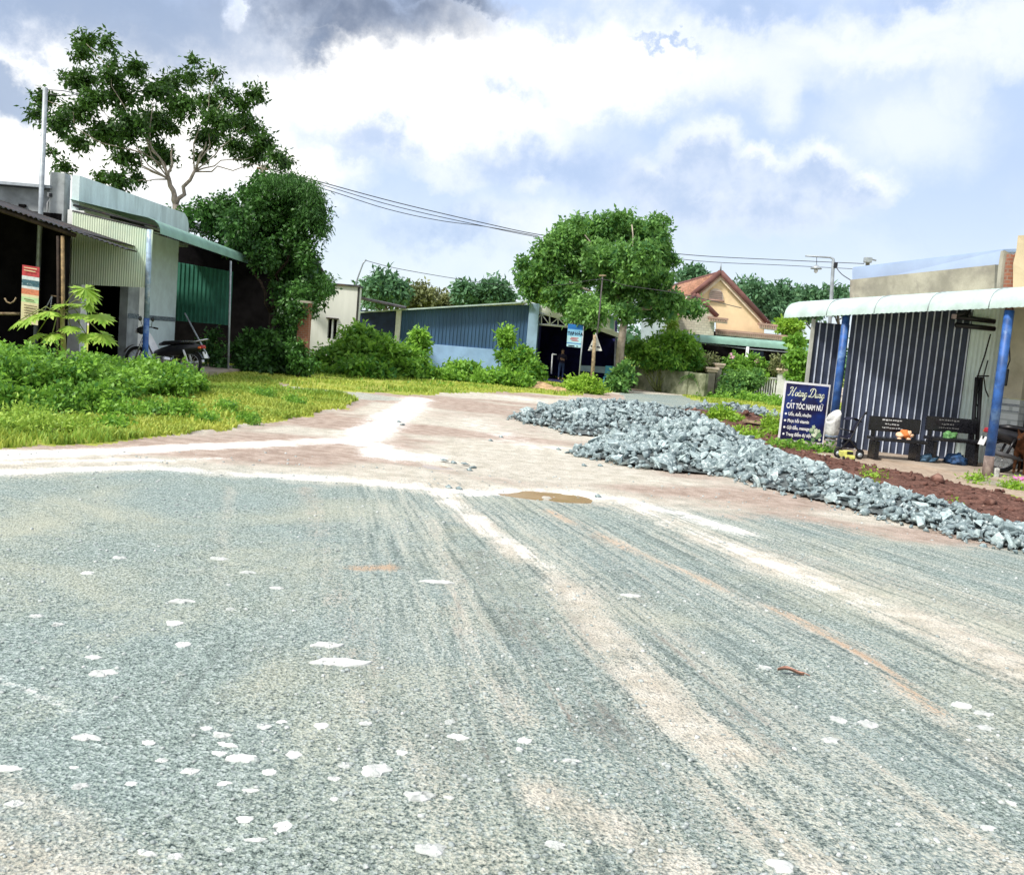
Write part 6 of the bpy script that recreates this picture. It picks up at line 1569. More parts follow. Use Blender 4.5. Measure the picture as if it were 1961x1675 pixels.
def far_trees():
    data = [([(735, 552, 34), (705, 562, 24), (760, 560, 24)], LEAF_FAR, 'bushy green tree behind the lean-to roof', 58), ([(800, 572, 28), (782, 580, 20)], LEAF_OLIVE, 'olive-brown tree crown just left of the pale gap above the blue shop', 60),
            ([(835, 580, 24), (860, 586, 16)], LEAF_OLIVE, 'low olive tree above the middle of the blue shop roof', 62), ([(893, 562, 24), (905, 578, 22)], LEAF_FAR, 'dark green tree above the middle of the blue shop roof', 60),
            ([(948, 560, 28), (925, 575, 20), (970, 572, 16)], LEAF_FAR, 'tree with thin top beside the big broad tree, above the blue roof', 60), ([(1445, 568, 34), (1425, 552, 18), (1470, 590, 30)], LEAF_FAR, 'bluish green tree directly behind the right slope of the tiled roof', 62),
            ([(1500, 568, 30), (1498, 595, 30), (1520, 585, 14)], LEAF_FAR, 'bluish green tree between the tiled house and the street lamp', 63), ([(1560, 578, 26), (1545, 590, 20)], LEAF_FAR, 'green tree behind the foot of the street lamp', 55),
            ([(1602, 574, 20), (1625, 580, 14)], LEAF_FAR, 'small tree top right of the street lamp above the salon awning', 55), ([(1330, 527, 16), (1312, 530, 12), (1350, 535, 8)], LEAF_FAR, 'small dark tree top peeping over the tiled roof', 66),
            ([(1515, 628, 22), (1500, 622, 14)], LEAF_LIME, 'lime green bush between the tiled house and the salon awning', 48), ([(1530, 690, 20), (1525, 655, 14), (1532, 720, 18)], LEAF_WEED, 'green shrub filling the gap left of the ribbed tin wall', 36)]
    for i, (bl, m, lab, Y) in enumerate(data):
        B = blobs_px([(x, y, Y + (k % 2) * 1.5, r, r * .85) for k, (x, y, r) in enumerate(bl)])
        g = on(bl[0][0], Y, 0); top = Vector(B[0][:3]); n = int(170 + sum(r for _, _, r in bl) * 5)
        tree('background_tree' if i < 10 else 'bush', lab, g, [([g, g.lerp(top, .6) + Vector((.2, 0, 0)), top], .16, .05)], [(g.lerp(top, .6), Vector(q[:3]), .07, .02) for q in B], B, m, n, 7, .36 if Y > 50 else .22, .18 if Y > 50 else .11, BARK, 'tree' if i < 10 else 'bush', spread=.4 if Y > 50 else .22, up=.5, shell=.35, seed=40 + i, tone=.12)
    r = np.random.default_rng(3); bl = []
    for x in np.arange(-75, 78, 3.2): bl.append((x, 105 + r.uniform(-5, 5), 1.8 + r.uniform(-.6, 1.0), 3.0, 2.5, 2.6 + r.uniform(-.5, .8), r.uniform(-.1, .1)))
    V, F, lv = sprigs(bl, 2600, 7, .8, .5, spread=.8, seed=77)
    tag(np_mesh('distant_wood', V, F, LEAF_FAR, lv=lv), 'low distant band of trees on the horizon', 'wood', kind='stuff')
far_trees()

# ------------------------------------------------------------------ shrubs and weeds
def bush(name, label, blobs, m, n, L=.16, Wd=.09, stem=True, cat='bush', **kw):
    B = blobs_px([(q[0], q[1], q[2], q[3], q[4] if len(q) > 4 else None, q[5] if len(q) > 5 else 0) for q in blobs])
    c = B[0]; B = fringe(B, 5 * len(B), kw.get('seed', 1), .3, .5); g = Vector((c[0], c[1], max(-.02, min(hz(c[0], c[1]), .2))))
    r = thing(name, label, cat, g)
    if stem:
        b = MB()
        for i, q in enumerate(B[:len(blobs)]):
            for k in range(3):
                e = Vector(q[:3]) + Vector((q[3] * (k - 1) * .5, 0, q[5] * .3)); limb(b, g + Vector((.08 * (k - 1), .05 * i, 0)), e, .022, .006, STEM, .08, 5, i * 3 + k)
        b.build('stem', r)
    crown_of(r, 'foliage', m, B, n, 7, L, Wd, **kw)
    return r
kw = dict(spread=.13, up=.6, droop=.1, shell=.35, tone=.24)
bush('weed_bush', 'tall dark green weed clump at the photo edge, below the open shed', [(25, 725, 12.4, 55, 55, -.1), (60, 700, 13.2, 50, 40, -.05), (10, 775, 11.6, 40, 35, -.15), (95, 735, 12.8, 45, 45, -.05)], LEAF_WEED, 1350, .075, .045, seed=101, **kw)
bush('weed_bush', 'big mid-green weed clump around the foot of the papaya plant', [(150, 740, 13.2, 48, 45, .1), (185, 770, 12.6, 42, 38, .0), (120, 785, 12.0, 45, 38, -.08), (170, 710, 14, 35, 28, .15), (75, 800, 11.4, 40, 26, -.05)], LEAF_WEED, 1350, .075, .045, seed=102, **kw)
bush('weed_bush', 'low leafy weeds left of the blue porch post', [(225, 717, 15.5, 35, 24, .12), (255, 732, 15.0, 34, 24, .15), (225, 747, 14.2, 32, 24, .05), (205, 702, 16, 25, 18, 0)], LEAF_WEED, 620, .085, .05, seed=103, **kw)
bush('weed_bush', 'dense bright weed mound before the parked motorbike', [(300, 722, 16.6, 38, 26, .18), (345, 725, 17.0, 36, 24, .12), (325, 738, 16.2, 42, 20, .05), (280, 716, 17, 24, 22, .2), (375, 738, 17.2, 16, 14, .05)], LEAF_WEED, 1200, .085, .05, seed=104, **kw)
bush('weed_bush', 'yellowish low weeds along the road at the photo edge', [(20, 822, 10.2, 40, 16, .3), (80, 818, 10.5, 40, 18, .25), (150, 822, 10.6, 30, 12, .25), (40, 800, 10.8, 35, 18, .1)], LEAF_PAPAYA, 800, .06, .025, seed=105, **kw)
bush('weed_bush', 'scattered low weeds in the grass below the big clumps', [(240, 790, 12.3, 40, 14, .1), (300, 785, 12.8, 36, 11, .1), (350, 780, 13.2, 22, 9, .1), (215, 815, 11.2, 24, 9, .1)], LEAF_WEED, 500, .06, .035, seed=106, **kw)
k2 = dict(spread=.18, up=.6, droop=.12, shell=.4, tone=.22)
bush('shrub', 'large bright shrub mass in front of the white house', [(690, 668, 31, 46, 32, .1), (640, 690, 31, 46, 30, .0), (612, 700, 30.5, 22, 20, .12), (720, 690, 30.5, 48, 34, .05), (685, 640, 31.5, 26, 18, .2), (700, 712, 29.8, 60, 22, -.15), (620, 715, 29.6, 36, 16, .0)], LEAF_WEED, 2000, .17, .095, seed=111, **k2)
bush('shrub', 'bright rounded shrub against the left end of the blue wall', [(765, 700, 31.5, 46, 30, .05), (790, 715, 31, 40, 22, -.05), (745, 715, 30.6, 40, 20, -.15)], LEAF_WEED, 1000, .16, .09, seed=112, **k2)
bush('sapling', 'slim lime sapling standing against the blue cladding above the shrubs', [(802, 650, 33, 15, 14, .25), (798, 670, 33, 18, 18, .1), (800, 690, 33, 18, 12, 0)], LEAF_WEED, 380, .17, .09, seed=113, **k2)
bush('shrub', 'low lime shrub below the middle of the blue wall', [(880, 712, 33, 28, 17, .2), (905, 718, 33, 24, 14, .1), (860, 725, 32, 24, 12, .1)], LEAF_WEED, 620, .16, .09, seed=114, **k2)
bush('shrub', 'lime shrub at the roadside in front of the shop corner', [(955, 726, 32.5, 34, 18, .2), (990, 732, 32, 26, 14, .1), (925, 735, 32, 24, 10, .1)], LEAF_WEED, 700, .15, .085, seed=115, **k2)
bush('shrub', 'darker dense shrub at the shop corner below the slim sapling', [(1000, 690, 35, 24, 20, -.05), (1020, 710, 34.5, 24, 18, -.1), (985, 700, 35, 22, 20, -.1)], LEAF_WEED, 700, .17, .09, seed=116, **k2)
bush('sapling', 'single slender sapling with lime top beside the shop corner column', [(970, 640, 35.5, 12, 13, .3), (968, 655, 35.5, 11, 9, .1), (970, 680, 35.5, 12, 10, -.2)], LEAF_WEED, 240, .18, .09, seed=117, **k2)
bush('shrub', 'round lime bush in front of the wooden sign post', [(1120, 742, 31.8, 30, 16, .25), (1098, 746, 31.6, 18, 11, .2), (1140, 748, 31.8, 16, 9, .15)], LEAF_LIME, 620, .15, .07, seed=118, **k2)
bush('shrub', 'dark leafy shrub at the foot of the big tree trunk', [(1188, 722, 35.5, 13, 20, 0), (1198, 712, 35.5, 12, 14, .05), (1180, 740, 35, 12, 10, -.05)], LEAF_BIG, 300, .22, .12, seed=119, **k2)
bush('shrub', 'shaded dark shrubs under the creeper, right of the thin post', [(475, 668, 26.5, 26, 26, -.1), (510, 672, 26.5, 26, 30, -.05), (540, 690, 27, 28, 24, -.1), (560, 660, 28, 18, 30, 0), (485, 700, 26, 30, 16, -.15), (553, 705, 27, 16, 12, .2)], LEAF_VINE, 1100, .15, .09, seed=120, **k2)
bush('creeper', 'yellow-green creeper climbing the lower brick pillar', [(570, 690, 26.1, 16, 22, .3), (566, 665, 26.1, 8, 14, .2), (590, 702, 26.1, 14, 12, .2), (575, 592, 26.2, 16, 14, -.1), (564, 615, 26.2, 6, 16, -.1)], LEAF_VINE, 420, .10, .06, stem=False, cat='creeper', seed=150, **k2)
bush('shrub', 'dark bush in the gloom behind the parked motorbike', [(405, 660, 25.8, 14, 26, -.2), (420, 690, 25.6, 12, 14, -.2)], LEAF_VINE, 160, .13, .08, seed=121, **k2)
bush('weed_bush', 'strip of low green weeds along the far edge of the road', [(600, 738, 27.5, 40, 8, .1), (680, 745, 27.5, 50, 8, .1), (760, 748, 28, 46, 8, .1), (840, 746, 28.5, 44, 8, .1), (540, 730, 27, 40, 8, .1)], LEAF_WEED, 700, .11, .05, stem=False, seed=122, **k2)
k3 = dict(spread=.2, up=.6, droop=.2, shell=.45, tone=.2)
bush('shrub', 'large rounded bush hanging over the mossy boundary wall', [(1270, 662, 38.4, 34, 22, .1), (1304, 668, 38.4, 30, 26, .15), (1240, 680, 38.8, 30, 24, -.1), (1280, 692, 38.6, 44, 16, -.15), (1218, 672, 39, 14, 18, -.05), (1330, 684, 38.8, 16, 14, .1)], LEAF_WEED, 1700, .17, .09, seed=131, **k3)
bush('shrub', 'upright yellow-green twig shrub beside the green house awning', [(1285, 622, 41, 8, 16, .3), (1280, 645, 41, 7, 8, .2)], LEAF_PAPAYA, 110, .22, .08, seed=132, **k3)
bush('shrub', 'reddish thin shrub behind the stained gate pier', [(1345, 700, 39.4, 16, 16, 0), (1360, 690, 39.6, 14, 10, .1)], LEAF_OLIVE, 220, .14, .06, seed=133, **k3)
bush('shrub', 'arched flowering shrub behind the picket fence with pale pink flower heads', [(1408, 700, 40, 22, 18, -.05), (1440, 703, 40, 22, 20, .1), (1425, 715, 39.8, 36, 14, 0)], LEAF_WEED, 620, .17, .09, seed=134, **k3)
bush('shrub', 'bluish shrub in front of the picket fence', [(1428, 728, 38.4, 26, 13, .0), (1396, 738, 38.2, 14, 14, -.1), (1450, 722, 38.6, 12, 8, .1), (1405, 752, 37.8, 26, 8, .0)], LEAF_BIG, 800, .16, .09, seed=135, **k3)
bush('weed_bush', 'tall bright weeds below the clean white gate pier', [(1465, 770, 36, 32, 9, .2), (1500, 778, 34, 24, 9, .15), (1440, 765, 36.5, 26, 12, .1), (1350, 766, 36.5, 26, 8, .2), (1385, 768, 36.5, 26, 9, .2)], LEAF_WEED, 900, .14, .06, seed=136, **k3)
bush('pot_plant', 'spindly plant growing on top of the clean white gate pier', [(1493, 700, 39.5, 10, 8, .1), (1488, 690, 39.5, 6, 8, .2), (1484, 703, 39.5, 8, 4, .2)], LEAF_OLIVE, 80, .16, .07, cat='plant', seed=137, **k3)
bush('shrub', 'lime bush growing from the red mud mound', [(1385, 800, 22.6, 24, 16, .25), (1372, 808, 22.4, 16, 9, .2), (1402, 810, 22.4, 16, 9, .15)], LEAF_LIME, 420, .11, .05, seed=138, **kw)
bush('weed_bush', 'yellow-green weeds left of the blue signboard', [(1475, 812, 20.5, 18, 14, .25), (1485, 826, 19.5, 14, 8, .2), (1440, 838, 18.4, 26, 6, .25), (1410, 830, 19.5, 18, 5, .2)], LEAF_LIME, 420, .09, .04, seed=139, **kw)
bush('weed_bush', 'green weeds around the foot of the blue signboard', [(1510, 860, 16.6, 26, 5, .1), (1545, 866, 16.4, 26, 5, .0), (1574, 866, 16.6, 14, 6, -.1), (1488, 856, 17.0, 14, 5, .2)], LEAF_WEED, 520, .08, .045, seed=140, **kw)
for i, (x, y, Y, r, lab) in enumerate(((430, 775, 14.2, 15, 'weed tuft in the grass nearest the middle of the road edge'), (500, 752, 18.0, 15, 'weed tuft in the grass below the thin awning post'), (395, 800, 12.8, 14, 'weed tuft at the road edge of the grass below the weed mound'), (560, 768, 17.0, 13, 'weed tuft near the tip of the grass wedge'), (470, 800, 13.2, 12, 'flat weed tuft on the road edge right of the middle grass'))):
    bush('weed_tuft', lab, [(x, y, Y, r, 5, .1), (x + 14, y + 3, Y - .2, r * .6, 4, .0)], LEAF_WEED, 90, .05, .025, cat='weed', stem=False, seed=160 + i, **kw)
bush('weed_tuft', 'small yellow-green weed tuft on the mud bank before the toy truck', [(1670, 916, 13.0, 18, 6, .3), (1660, 926, 12.6, 10, 4, .3)], LEAF_LIME, 110, .06, .02, cat='weed', stem=False, seed=141, **kw)
bush('weed_tuft', 'weed tuft in the crack at the foot of the right blue post', [(1875, 920, 13.8, 16, 7, .2), (1868, 930, 13.4, 8, 5, .2)], LEAF_LIME, 100, .06, .02, cat='weed', stem=False, seed=142, **kw)
bush('weed_tuft', 'weed tuft growing along the concrete slab edge near the pink bag', [(1945, 932, 13.1, 18, 5, .2)], LEAF_LIME, 90, .06, .02, cat='weed', stem=False, seed=143, **kw)
bush('weed_tuft', 'weed tuft in the lower mud bank above the blue-grey rubble', [(1825, 975, 11.2, 10, 5, .3), (1835, 985, 10.8, 8, 4, .2)], LEAF_LIME, 70, .05, .02, cat='weed', stem=False, seed=144, **kw)

def palmate(b_list, c, fwd, nrm, size, seed):
    """lobed leaf as kites around a centre"""
    r = np.random.default_rng(seed); fwd = unit(np.array(fwd, float)); nrm = unit(np.array(nrm, float)); side = np.cross(nrm, fwd)
    n = 9; a = np.linspace(-2.3, 2.3, n)
    D = unit(fwd[None] * np.cos(a)[:, None] + side[None] * np.sin(a)[:, None] - nrm[None] * .28)
    P = np.repeat(np.array(c, float)[None], n, 0); L = size * (1 - .12 * np.abs(a)) * (.85 + .3 * r.random(n))
    V, F = leaf_quads(P, D, np.repeat(nrm[None], n, 0), L, L * .36, .12)
    b_list.append((V, np.repeat(np.clip(.55 + .2 * r.normal(size=n), 0, 1), 4)))
    for k in range(n):   # side lobes
        for s in (-1, 1):
            d2 = unit(D[k] * .75 + s * .6 * np.cross(nrm, D[k])); V, F = leaf_quads((P[k] + D[k] * L[k] * .45)[None], d2[None], nrm[None], np.array([L[k] * .45]), np.array([L[k] * .16]), .1); b_list.append((V, np.full(4, np.clip(.5 + .2 * r.normal(), 0, 1))))
def papaya():
    Y = 15.4; g = on(120, Y, .05); root = thing('papaya_plant', 'young papaya plant with big drooping lobed lime leaves by the white column', 'plant', g)
    top = at(118, 592, Y); b = MB(); b.tube([g, g.lerp(top, .5) + Vector((.03, 0, 0)), top], [.055, .045, .03], mat('papaya_stem', (.36, .33, .12), .8, .2, 10, .2), 8); b.build('stem', root)
    leaves = [((163, 552), (.5, -.3, -.5), .36), ((190, 602), (.9, -.2, -.2), .34), ((150, 600), (.2, -.7, -.1), .30), ((62, 604), (-.8, -.2, -.4), .40), ((95, 596), (-.4, -.6, -.1), .33), ((128, 582), (.2, -.4, .1), .33), ((35, 615), (-.9, -.1, -.5), .22), ((196, 640), (.8, -.3, -.5), .32), ((165, 640), (.3, -.7, -.5), .24), ((100, 640), (-.3, -.7, -.5), .26), ((135, 625), (.2, -.8, -.3), .26), ((70, 640), (-.6, -.6, -.5), .26), ((170, 580), (.4, -.3, -.7), .22)]
    out = []; p = MB()
    for i, ((x, y), d, s) in enumerate(leaves):
        c = at(x, y, Y + (i % 3) * .12 - .2); palmate(out, c, d, (d[0] * .35, -.35, .85), s, i)
        m = top.lerp(c, .55) + Vector((0, 0, .10)); p.tube([top - Vector((0, 0, .04 * (i % 4))), m, c], .009, STEM, 5)
    p.build('leaf_stalks', root)
    V = np.concatenate([o[0] for o in out]); lv = np.concatenate([o[1] for o in out])
    np_mesh('foliage', V, np.arange(len(V)).reshape(-1, 4), LEAF_PAPAYA, lv=lv, parent=root)
papaya()

def cycad(px, py, Y, label, L, n, seed):
    c = at(px, py, Y); g = on(px - 1, Y, 0); root = thing('small_palm', label, 'palm', g); rr = random.Random(seed)
    b = MB(); b.tube([g, c], [.07, .05], BARK, 8); b.build('trunk', root)
    Vs, st = [], MB()
    for i in range(n):
        q = 2 * math.pi * i / n + rr.uniform(-.2, .2); e = rr.uniform(.2, 1.1); d = Vector((math.cos(q) * math.cos(e), math.sin(q) * math.cos(e), math.sin(e))); pts = []
        for k in range(9):
            t = k / 8; pts.append(c + d * L * t + Vector((0, 0, -L * .75 * t * t)))
        st.tube(pts, [.012 * (1 - k / 9) + .003 for k in range(9)], STEM, 4)
        for k in range(1, 9):
            ax = (pts[k] - pts[k - 1]).normalized(); sd = ax.cross(Vector((0, 0, 1))).normalized()
            for s in (-1, 1):
                D = np.array((sd * s + ax * .6 - Vector((0, 0, .35)))[:])[None]; V, _ = leaf_quads(np.array(pts[k][:])[None], unit(D), np.array([[0, 0, 1.0]]), np.array([L * .32 * (1.1 - k / 11)]), np.array([.06]), .1); Vs.append(V)
    st.build('frond_stalks', root); V = np.concatenate(Vs); np_mesh('fronds', V, np.arange(len(V)).reshape(-1, 4), LEAF_VINE, lv=np.repeat(rng.random(len(V) // 4) * .7 + .2, 4), parent=root)
cycad(1328, 722, 37.2, 'small palm with drooping fronds in front of the mossy wall', .62, 13, 3)

def flowers():
    for px, py, lab in ((1402, 682, 'pale pink flower head above the picket fence, left of the awning post'), (1450, 690, 'pink flower head above the picket fence, right of the awning post')):
        c = at(px, py, 39.6); t = thing('flower', lab, 'flower', c); b = MB(); rr = random.Random(px)
        for k in range(12): blob_mesh(b, c + Vector((rr.uniform(-.1, .1), rr.uniform(-.1, .1), rr.uniform(-.1, .12))), (.05, .05, .04), mat('pink_petal', (.70, .42, .48), .8, .15, 10, 0), k, .2, 1)
        b.build('petals', t); b = MB(); b.tube([c, c + Vector((.02, 0, -.5))], .012, STEM, 5); b.build('stalk', t)
flowers()

# ------------------------------------------------------------------ poles and wires
def poles():
    g = on(492, 33, 0); top = at(504, 318, 33); t = thing('utility_pole', 'concrete utility pole top rising out of the creeper with a crossarm', 'pole', g)
    MB().tube([g, top], [.14, .09], CONCRETE, 8).build('shaft', t); MB().tube([at(492, 322, 33), at(513, 324, 33)], .045, WOOD, 6).build('crossarm', t)
    Y = 26.0; g = on(1578, Y, 0); top = at(1596, 500, Y); t = thing('street_lamp', 'thin street lamp with long arm and small hanging lamp behind the salon awning', 'lamp', g)
    b = MB(); b.tube([g, top, at(1596, 496, Y), at(1590, 493, Y), at(1542, 490, Y)], [.06, .05, .035, .03, .025], GALV, 8); b.build('shaft', t)
    b = MB(); b.tube([at(1564, 491.5, Y), at(1564, 508, Y)], .008, WIRE, 5); c = at(1563, 514, Y); b.lathe(c, [(.02, .10), (.05, .08), (.16, .0), (.15, -.02), (.06, -.03)], GALV, 14); b.lathe(c, [(.05, -.03), (.06, -.09), (.02, -.13)], WHITEP, 12); b.build('hanging_lamp', t)
    b = MB(); b.box(at(1600, 508, Y - .05), (.10, .10, .16), BLACKP, bev=.02); b.build('junction_box', t)
    Y = 45; g = on(1650, Y, 0); top = at(1662, 495, Y); t = thing('utility_pole', 'distant utility pole top with insulator box above the salon roof', 'pole', g)
    MB().tube([g, top], [.15, .10], CONCRETE, 8).build('shaft', t); b = MB(); b.box(at(1662, 498, Y - .2), (.34, .3, .26), GALV, bev=.03); b.tube([at(1655, 493, Y), at(1678, 499, Y)], .04, GALV, 6); b.build('insulator_box', t)
    def wire(lab, pts, r=.016):
        P = [at(*p) for p in pts]; t = thing('overhead_wire', lab, 'wire', P[0]); S = []
        for i in range(len(P) - 1):
            p0, p1, p2, p3 = P[max(i - 1, 0)], P[i], P[i + 1], P[min(i + 2, len(P) - 1)]
            for k in range(6):
                u = k / 6; S.append(.5 * ((2 * p1) + (p2 - p0) * u + (2 * p0 - 5 * p1 + 4 * p2 - p3) * u * u + (3 * p1 - p0 - 3 * p2 + p3) * u ** 3))
        S.append(P[-1]); MB().tube(S, r, WIRE, 5).build('cable', t)
    wire('uppermost wire from the concrete pole over the big tree to the right', [(505, 320, 33), (600, 345, 34), (760, 388, 36), (930, 428, 39), (1030, 449, 40), (1180, 472, 42), (1330, 489, 44), (1500, 498, 45), (1655, 505, 45)], .017)
    wire('second wire from the concrete pole, just below the uppermost wire', [(512, 324, 33), (610, 352, 34), (760, 396, 36), (930, 434, 39), (1040, 456, 40), (1190, 480, 42), (1340, 500, 44), (1500, 508, 45), (1655, 516, 45)], .014)
    wire('lowest sagging wire from the concrete pole to the big tree', [(500, 330, 33), (620, 362, 34), (740, 400, 36), (840, 422, 38), (930, 434, 39), (1030, 452, 36.5)], .014)
    wire('thin wire from the bent pipe mast towards the blue shop roof', [(701, 499, 36.2), (760, 514, 37), (875, 534, 40), (1000, 552, 42)], .012)
    wire('wire strung across the front of the big tree through the small mast', [(1003, 548, 40), (1080, 545, 37), (1150, 535, 35.1), (1200, 547, 35), (1300, 562, 34), (1420, 590, 30)], .013)
    wire('looped wire from the street lamp down to the salon roof', [(1600, 510, 26), (1612, 525, 25), (1635, 540, 22)], .012)
poles()

# ------------------------------------------------------------------ broken stone: heaps, strip, flakes in the road
def stone_shapes(n, seed, flat=(1, .78, .55), npts=15, m=None):
    rr = random.Random(seed); out = []
    for _ in range(n):
        bm = bmesh.new()
        for _ in range(npts):
            v = Vector((rr.gauss(0, 1), rr.gauss(0, 1), rr.gauss(0, 1))).normalized() * rr.uniform(.72, 1.08)
            bm.verts.new((v.x * flat[0], v.y * flat[1] * rr.uniform(.85, 1.1), v.z * flat[2]))
        r = bmesh.ops.convex_hull(bm, input=bm.verts[:]); bmesh.ops.delete(bm, geom=[g for g in r['geom_interior'] if isinstance(g, bmesh.types.BMVert)], context='VERTS')
        bmesh.ops.dissolve_limit(bm, angle_limit=RAD(14), verts=bm.verts[:], edges=bm.edges[:]); bmesh.ops.triangulate(bm, faces=bm.faces[:])
        bm.verts.index_update(); out.append((np.array([v.co[:] for v in bm.verts]), np.array([[v.index for v in f.verts] for f in bm.faces]))); bm.free()
    return out
def stone_mat(name, a, b, c):
    m = bpy.data.materials.new(name); m.use_nodes = True; N = NT(m.node_tree)
    out = N.n('ShaderNodeOutputMaterial'); p = N.n('ShaderNodeBsdfPrincipled'); N.l(p.outputs[0], out.inputs[0])
    v = N.n('ShaderNodeNewGeometry').outputs['Position']; rnd_ = N.math('MULTIPLY_ADD', N.math('SUBTRACT', N.n('ShaderNodeObjectInfo').outputs['Random'], .5), .35, N.noise(v, 7.0, 2.0)); n2 = N.noise(v, 28.0, 5.0, .65)
    col = N.mix(N.sstep(rnd_, .35, .65), a, b); col = N.mix(N.sstep(n2, .5, .72), col, c); col = N.mix(N.sstep(n2, .42, .3), col, tuple(x * .45 for x in a))
    N.l(col, p.inputs['Base Color']); p.inputs['Roughness'].default_value = .75; p.inputs['Specular IOR Level'].default_value = .35
    N.l(N.bump(n2, .5, .02), p.inputs['Normal']); return m
STONE = stone_mat('blue_grey_quarry_stone', (.19, .25, .26), (.38, .47, .47), (.68, .75, .74))
FLAKE = stone_mat('white_flat_stone', (.42, .44, .42), (.62, .63, .60), (.80, .80, .78))

CONES = []
def cone(px, Y, r, h, where): c = on(px, Y, 0); CONES.append((c.x, c.y, r, h, where))
cone(1330, 13.3, 1.4, .60, 0); cone(1420, 12.7, 1.2, .38, 0); cone(1245, 13.6, 1.0, .40, 0); cone(1168, 12.9, .62, .16, 0); cone(1290, 12.6, 1.1, .30, 0); cone(1500, 12.0, .95, .24, 0); cone(1365, 14.2, 1.0, .42, 0)
cone(1560, 11.2, .95, .24, 1); cone(1640, 10.5, .85, .18, 1); cone(1720, 9.9, .80, .15, 1); cone(1800, 9.4, .75, .13, 1); cone(1880, 9.0, .70, .12, 1); cone(1960, 8.6, .70, .11, 1); cone(2060, 8.3, .7, .11, 1)
cone(1130, 18.2, 1.65, .50, 2); cone(1085, 17.8, .8, .26, 2); cone(1195, 17.8, 1.3, .44, 2); cone(1120, 16.2, .62, .18, 2); cone(1255, 17.0, .9, .30, 2); cone(1180, 20.5, 1.6, .42, 3); cone(1250, 21.5, 1.5, .36, 3); cone(1120, 20.3, 1.2, .34, 3); cone(1400, 26.5, 1.7, .24, 4)
def heap(x, y):
    h = np.zeros_like(x); w = np.full(x.shape, -1)
    for cx, cy, r, hh, k in CONES:
        d = np.hypot(x - cx, y - cy) / r; v = hh * np.clip(1 - d ** 1.35, 0, None); w = np.where(v > h, k, w); h = np.maximum(h, v)
    return h, w
def rubble():
    r = np.random.default_rng(21); shapes = stone_shapes(16, 8, (1, .72, .48), 11); stones = []
    allc = np.array([c[:4] for c in CONES])
    for cx, cy, rad, hh, k in CONES:
        big = {0: .072, 1: .052, 2: .066, 3: .07, 4: .09}[k]
        n = int({0: 290, 1: 350, 2: 250, 3: 150, 4: 70}[k] * rad * rad * (1.25 if k == 0 else 1))
        q = r.random(n) * 2 * math.pi; d = np.sqrt(r.random(n)) * rad * 1.06
        x, y = cx + d * np.cos(q), cy + d * np.sin(q)
        h, w = heap(x, y); gz = height(x, y)
        for i in range(n):
            if w[i] != k and w[i] >= 0: continue
            if h[i] <= 0 and r.random() > .35: continue
            s = big * math.exp(r.normal() * .42) * (.62 if h[i] < .03 else 1)
            s = min(s, .19)
            stones.append([x[i], y[i], gz[i] + h[i] * .95 + s * .18, s, k, r.integers(16), r.random(3) * 6.28])
    # a few strays beside the heaps
    for px, py, s in ((1005, 805, .07), (990, 795, .06), (985, 790, .05), (1120, 892, .07), (1085, 868, .06), (1070, 862, .05), (960, 838, .05), (940, 845, .05), (1150, 893, .05), (890, 890, .08), (870, 886, .07), (850, 884, .08), (905, 895, .06), (880, 938, .05), (860, 935, .05), (900, 900, .05), (765, 808, .07), (770, 815, .06), (1107, 948, .04), (1146, 951, .05)):
        p = gr(px, py); stones.append([p.x, p.y, hz(p.x, p.y) + s * .2, s, 5, int(s * 1000) % 16, (s * 50, s * 90, s * 70)])
    size = np.array([s[3] / math.hypot(s[0], s[1]) for s in stones])
    # stones seen from the camera side come first; the heap hides its own back
    vis = np.array([heap(np.array([s[0] - .25 * s[0] / s[1]]), np.array([s[1] - .25]))[0][0] < s[2] + .06 for s in stones])
    order = np.argsort(-(size * np.where(vis, 1, .2)))
    pick = set(order[:285].tolist())
    groups = {0: ('blue-grey broken stone on the heap nearest the camera, left of the signboard', 'stones of the nearest heap'), 1: ('blue-grey broken stone in the low strip running along the mud bank', 'stones of the roadside strip'), 2: ('blue-grey broken stone on the second heap, in the middle of the road', 'stones of the second heap'),
              3: ('blue-grey broken stone at the back of the second heap', 'stones of the back heap'), 4: ('blue-grey broken stone in the small heap beyond the red mud', 'stones of the small far heap'), 5: ('single dark stone lying loose on the dirt road beside the heaps', 'stray stones on the dirt road')}
    meshes = []
    for i, (v, f) in enumerate(shapes):
        me = bpy.data.meshes.new('stone'); me.from_pydata(v.tolist(), [], f.tolist()); me.materials.append(STONE); meshes.append(me)
    from mathutils import Euler
    Vs, Fs, o = [], [], 0
    for i, (x, y, z, s, k, sh, e) in enumerate(stones):
        eu = Euler((e[0] * .3 - .95, e[1] * .3 - .95, e[2]) if k != 5 else (0, 0, e[2]))
        if i in pick:
            ob = bpy.data.objects.new('stone', meshes[sh]); COL.objects.link(ob); ob.location = (x, y, z); ob.scale = (s, s, s); ob.rotation_euler = eu; tag(ob, groups[k][0], 'stone', groups[k][1])
        else:
            R = np.array(eu.to_matrix()); v, f = shapes[sh]; Vs.append((v * s) @ R.T + np.array([x, y, z])); Fs.append(f + o); o += len(v)
    # heap body, painted dark for the shade in the gaps between stones
    g = 90; lim = [(-1, 8.5, 7.3, 29)]
    xs = np.linspace(-.5, 9.5, 240); ys = np.linspace(7.2, 29, 420); X, Yg = np.meshgrid(xs, ys); h, _ = heap(X.ravel(), Yg.ravel()); z = height(X.ravel(), Yg.ravel()) + h * .88 - .02
    P = np.stack([X.ravel(), Yg.ravel(), z], 1); i = np.arange(419)[:, None] * 240 + np.arange(239)[None]; Q = np.stack([i, i + 1, i + 241, i + 240], -1).reshape(-1, 4); Q = Q[(h[Q] > .045).all(1)]
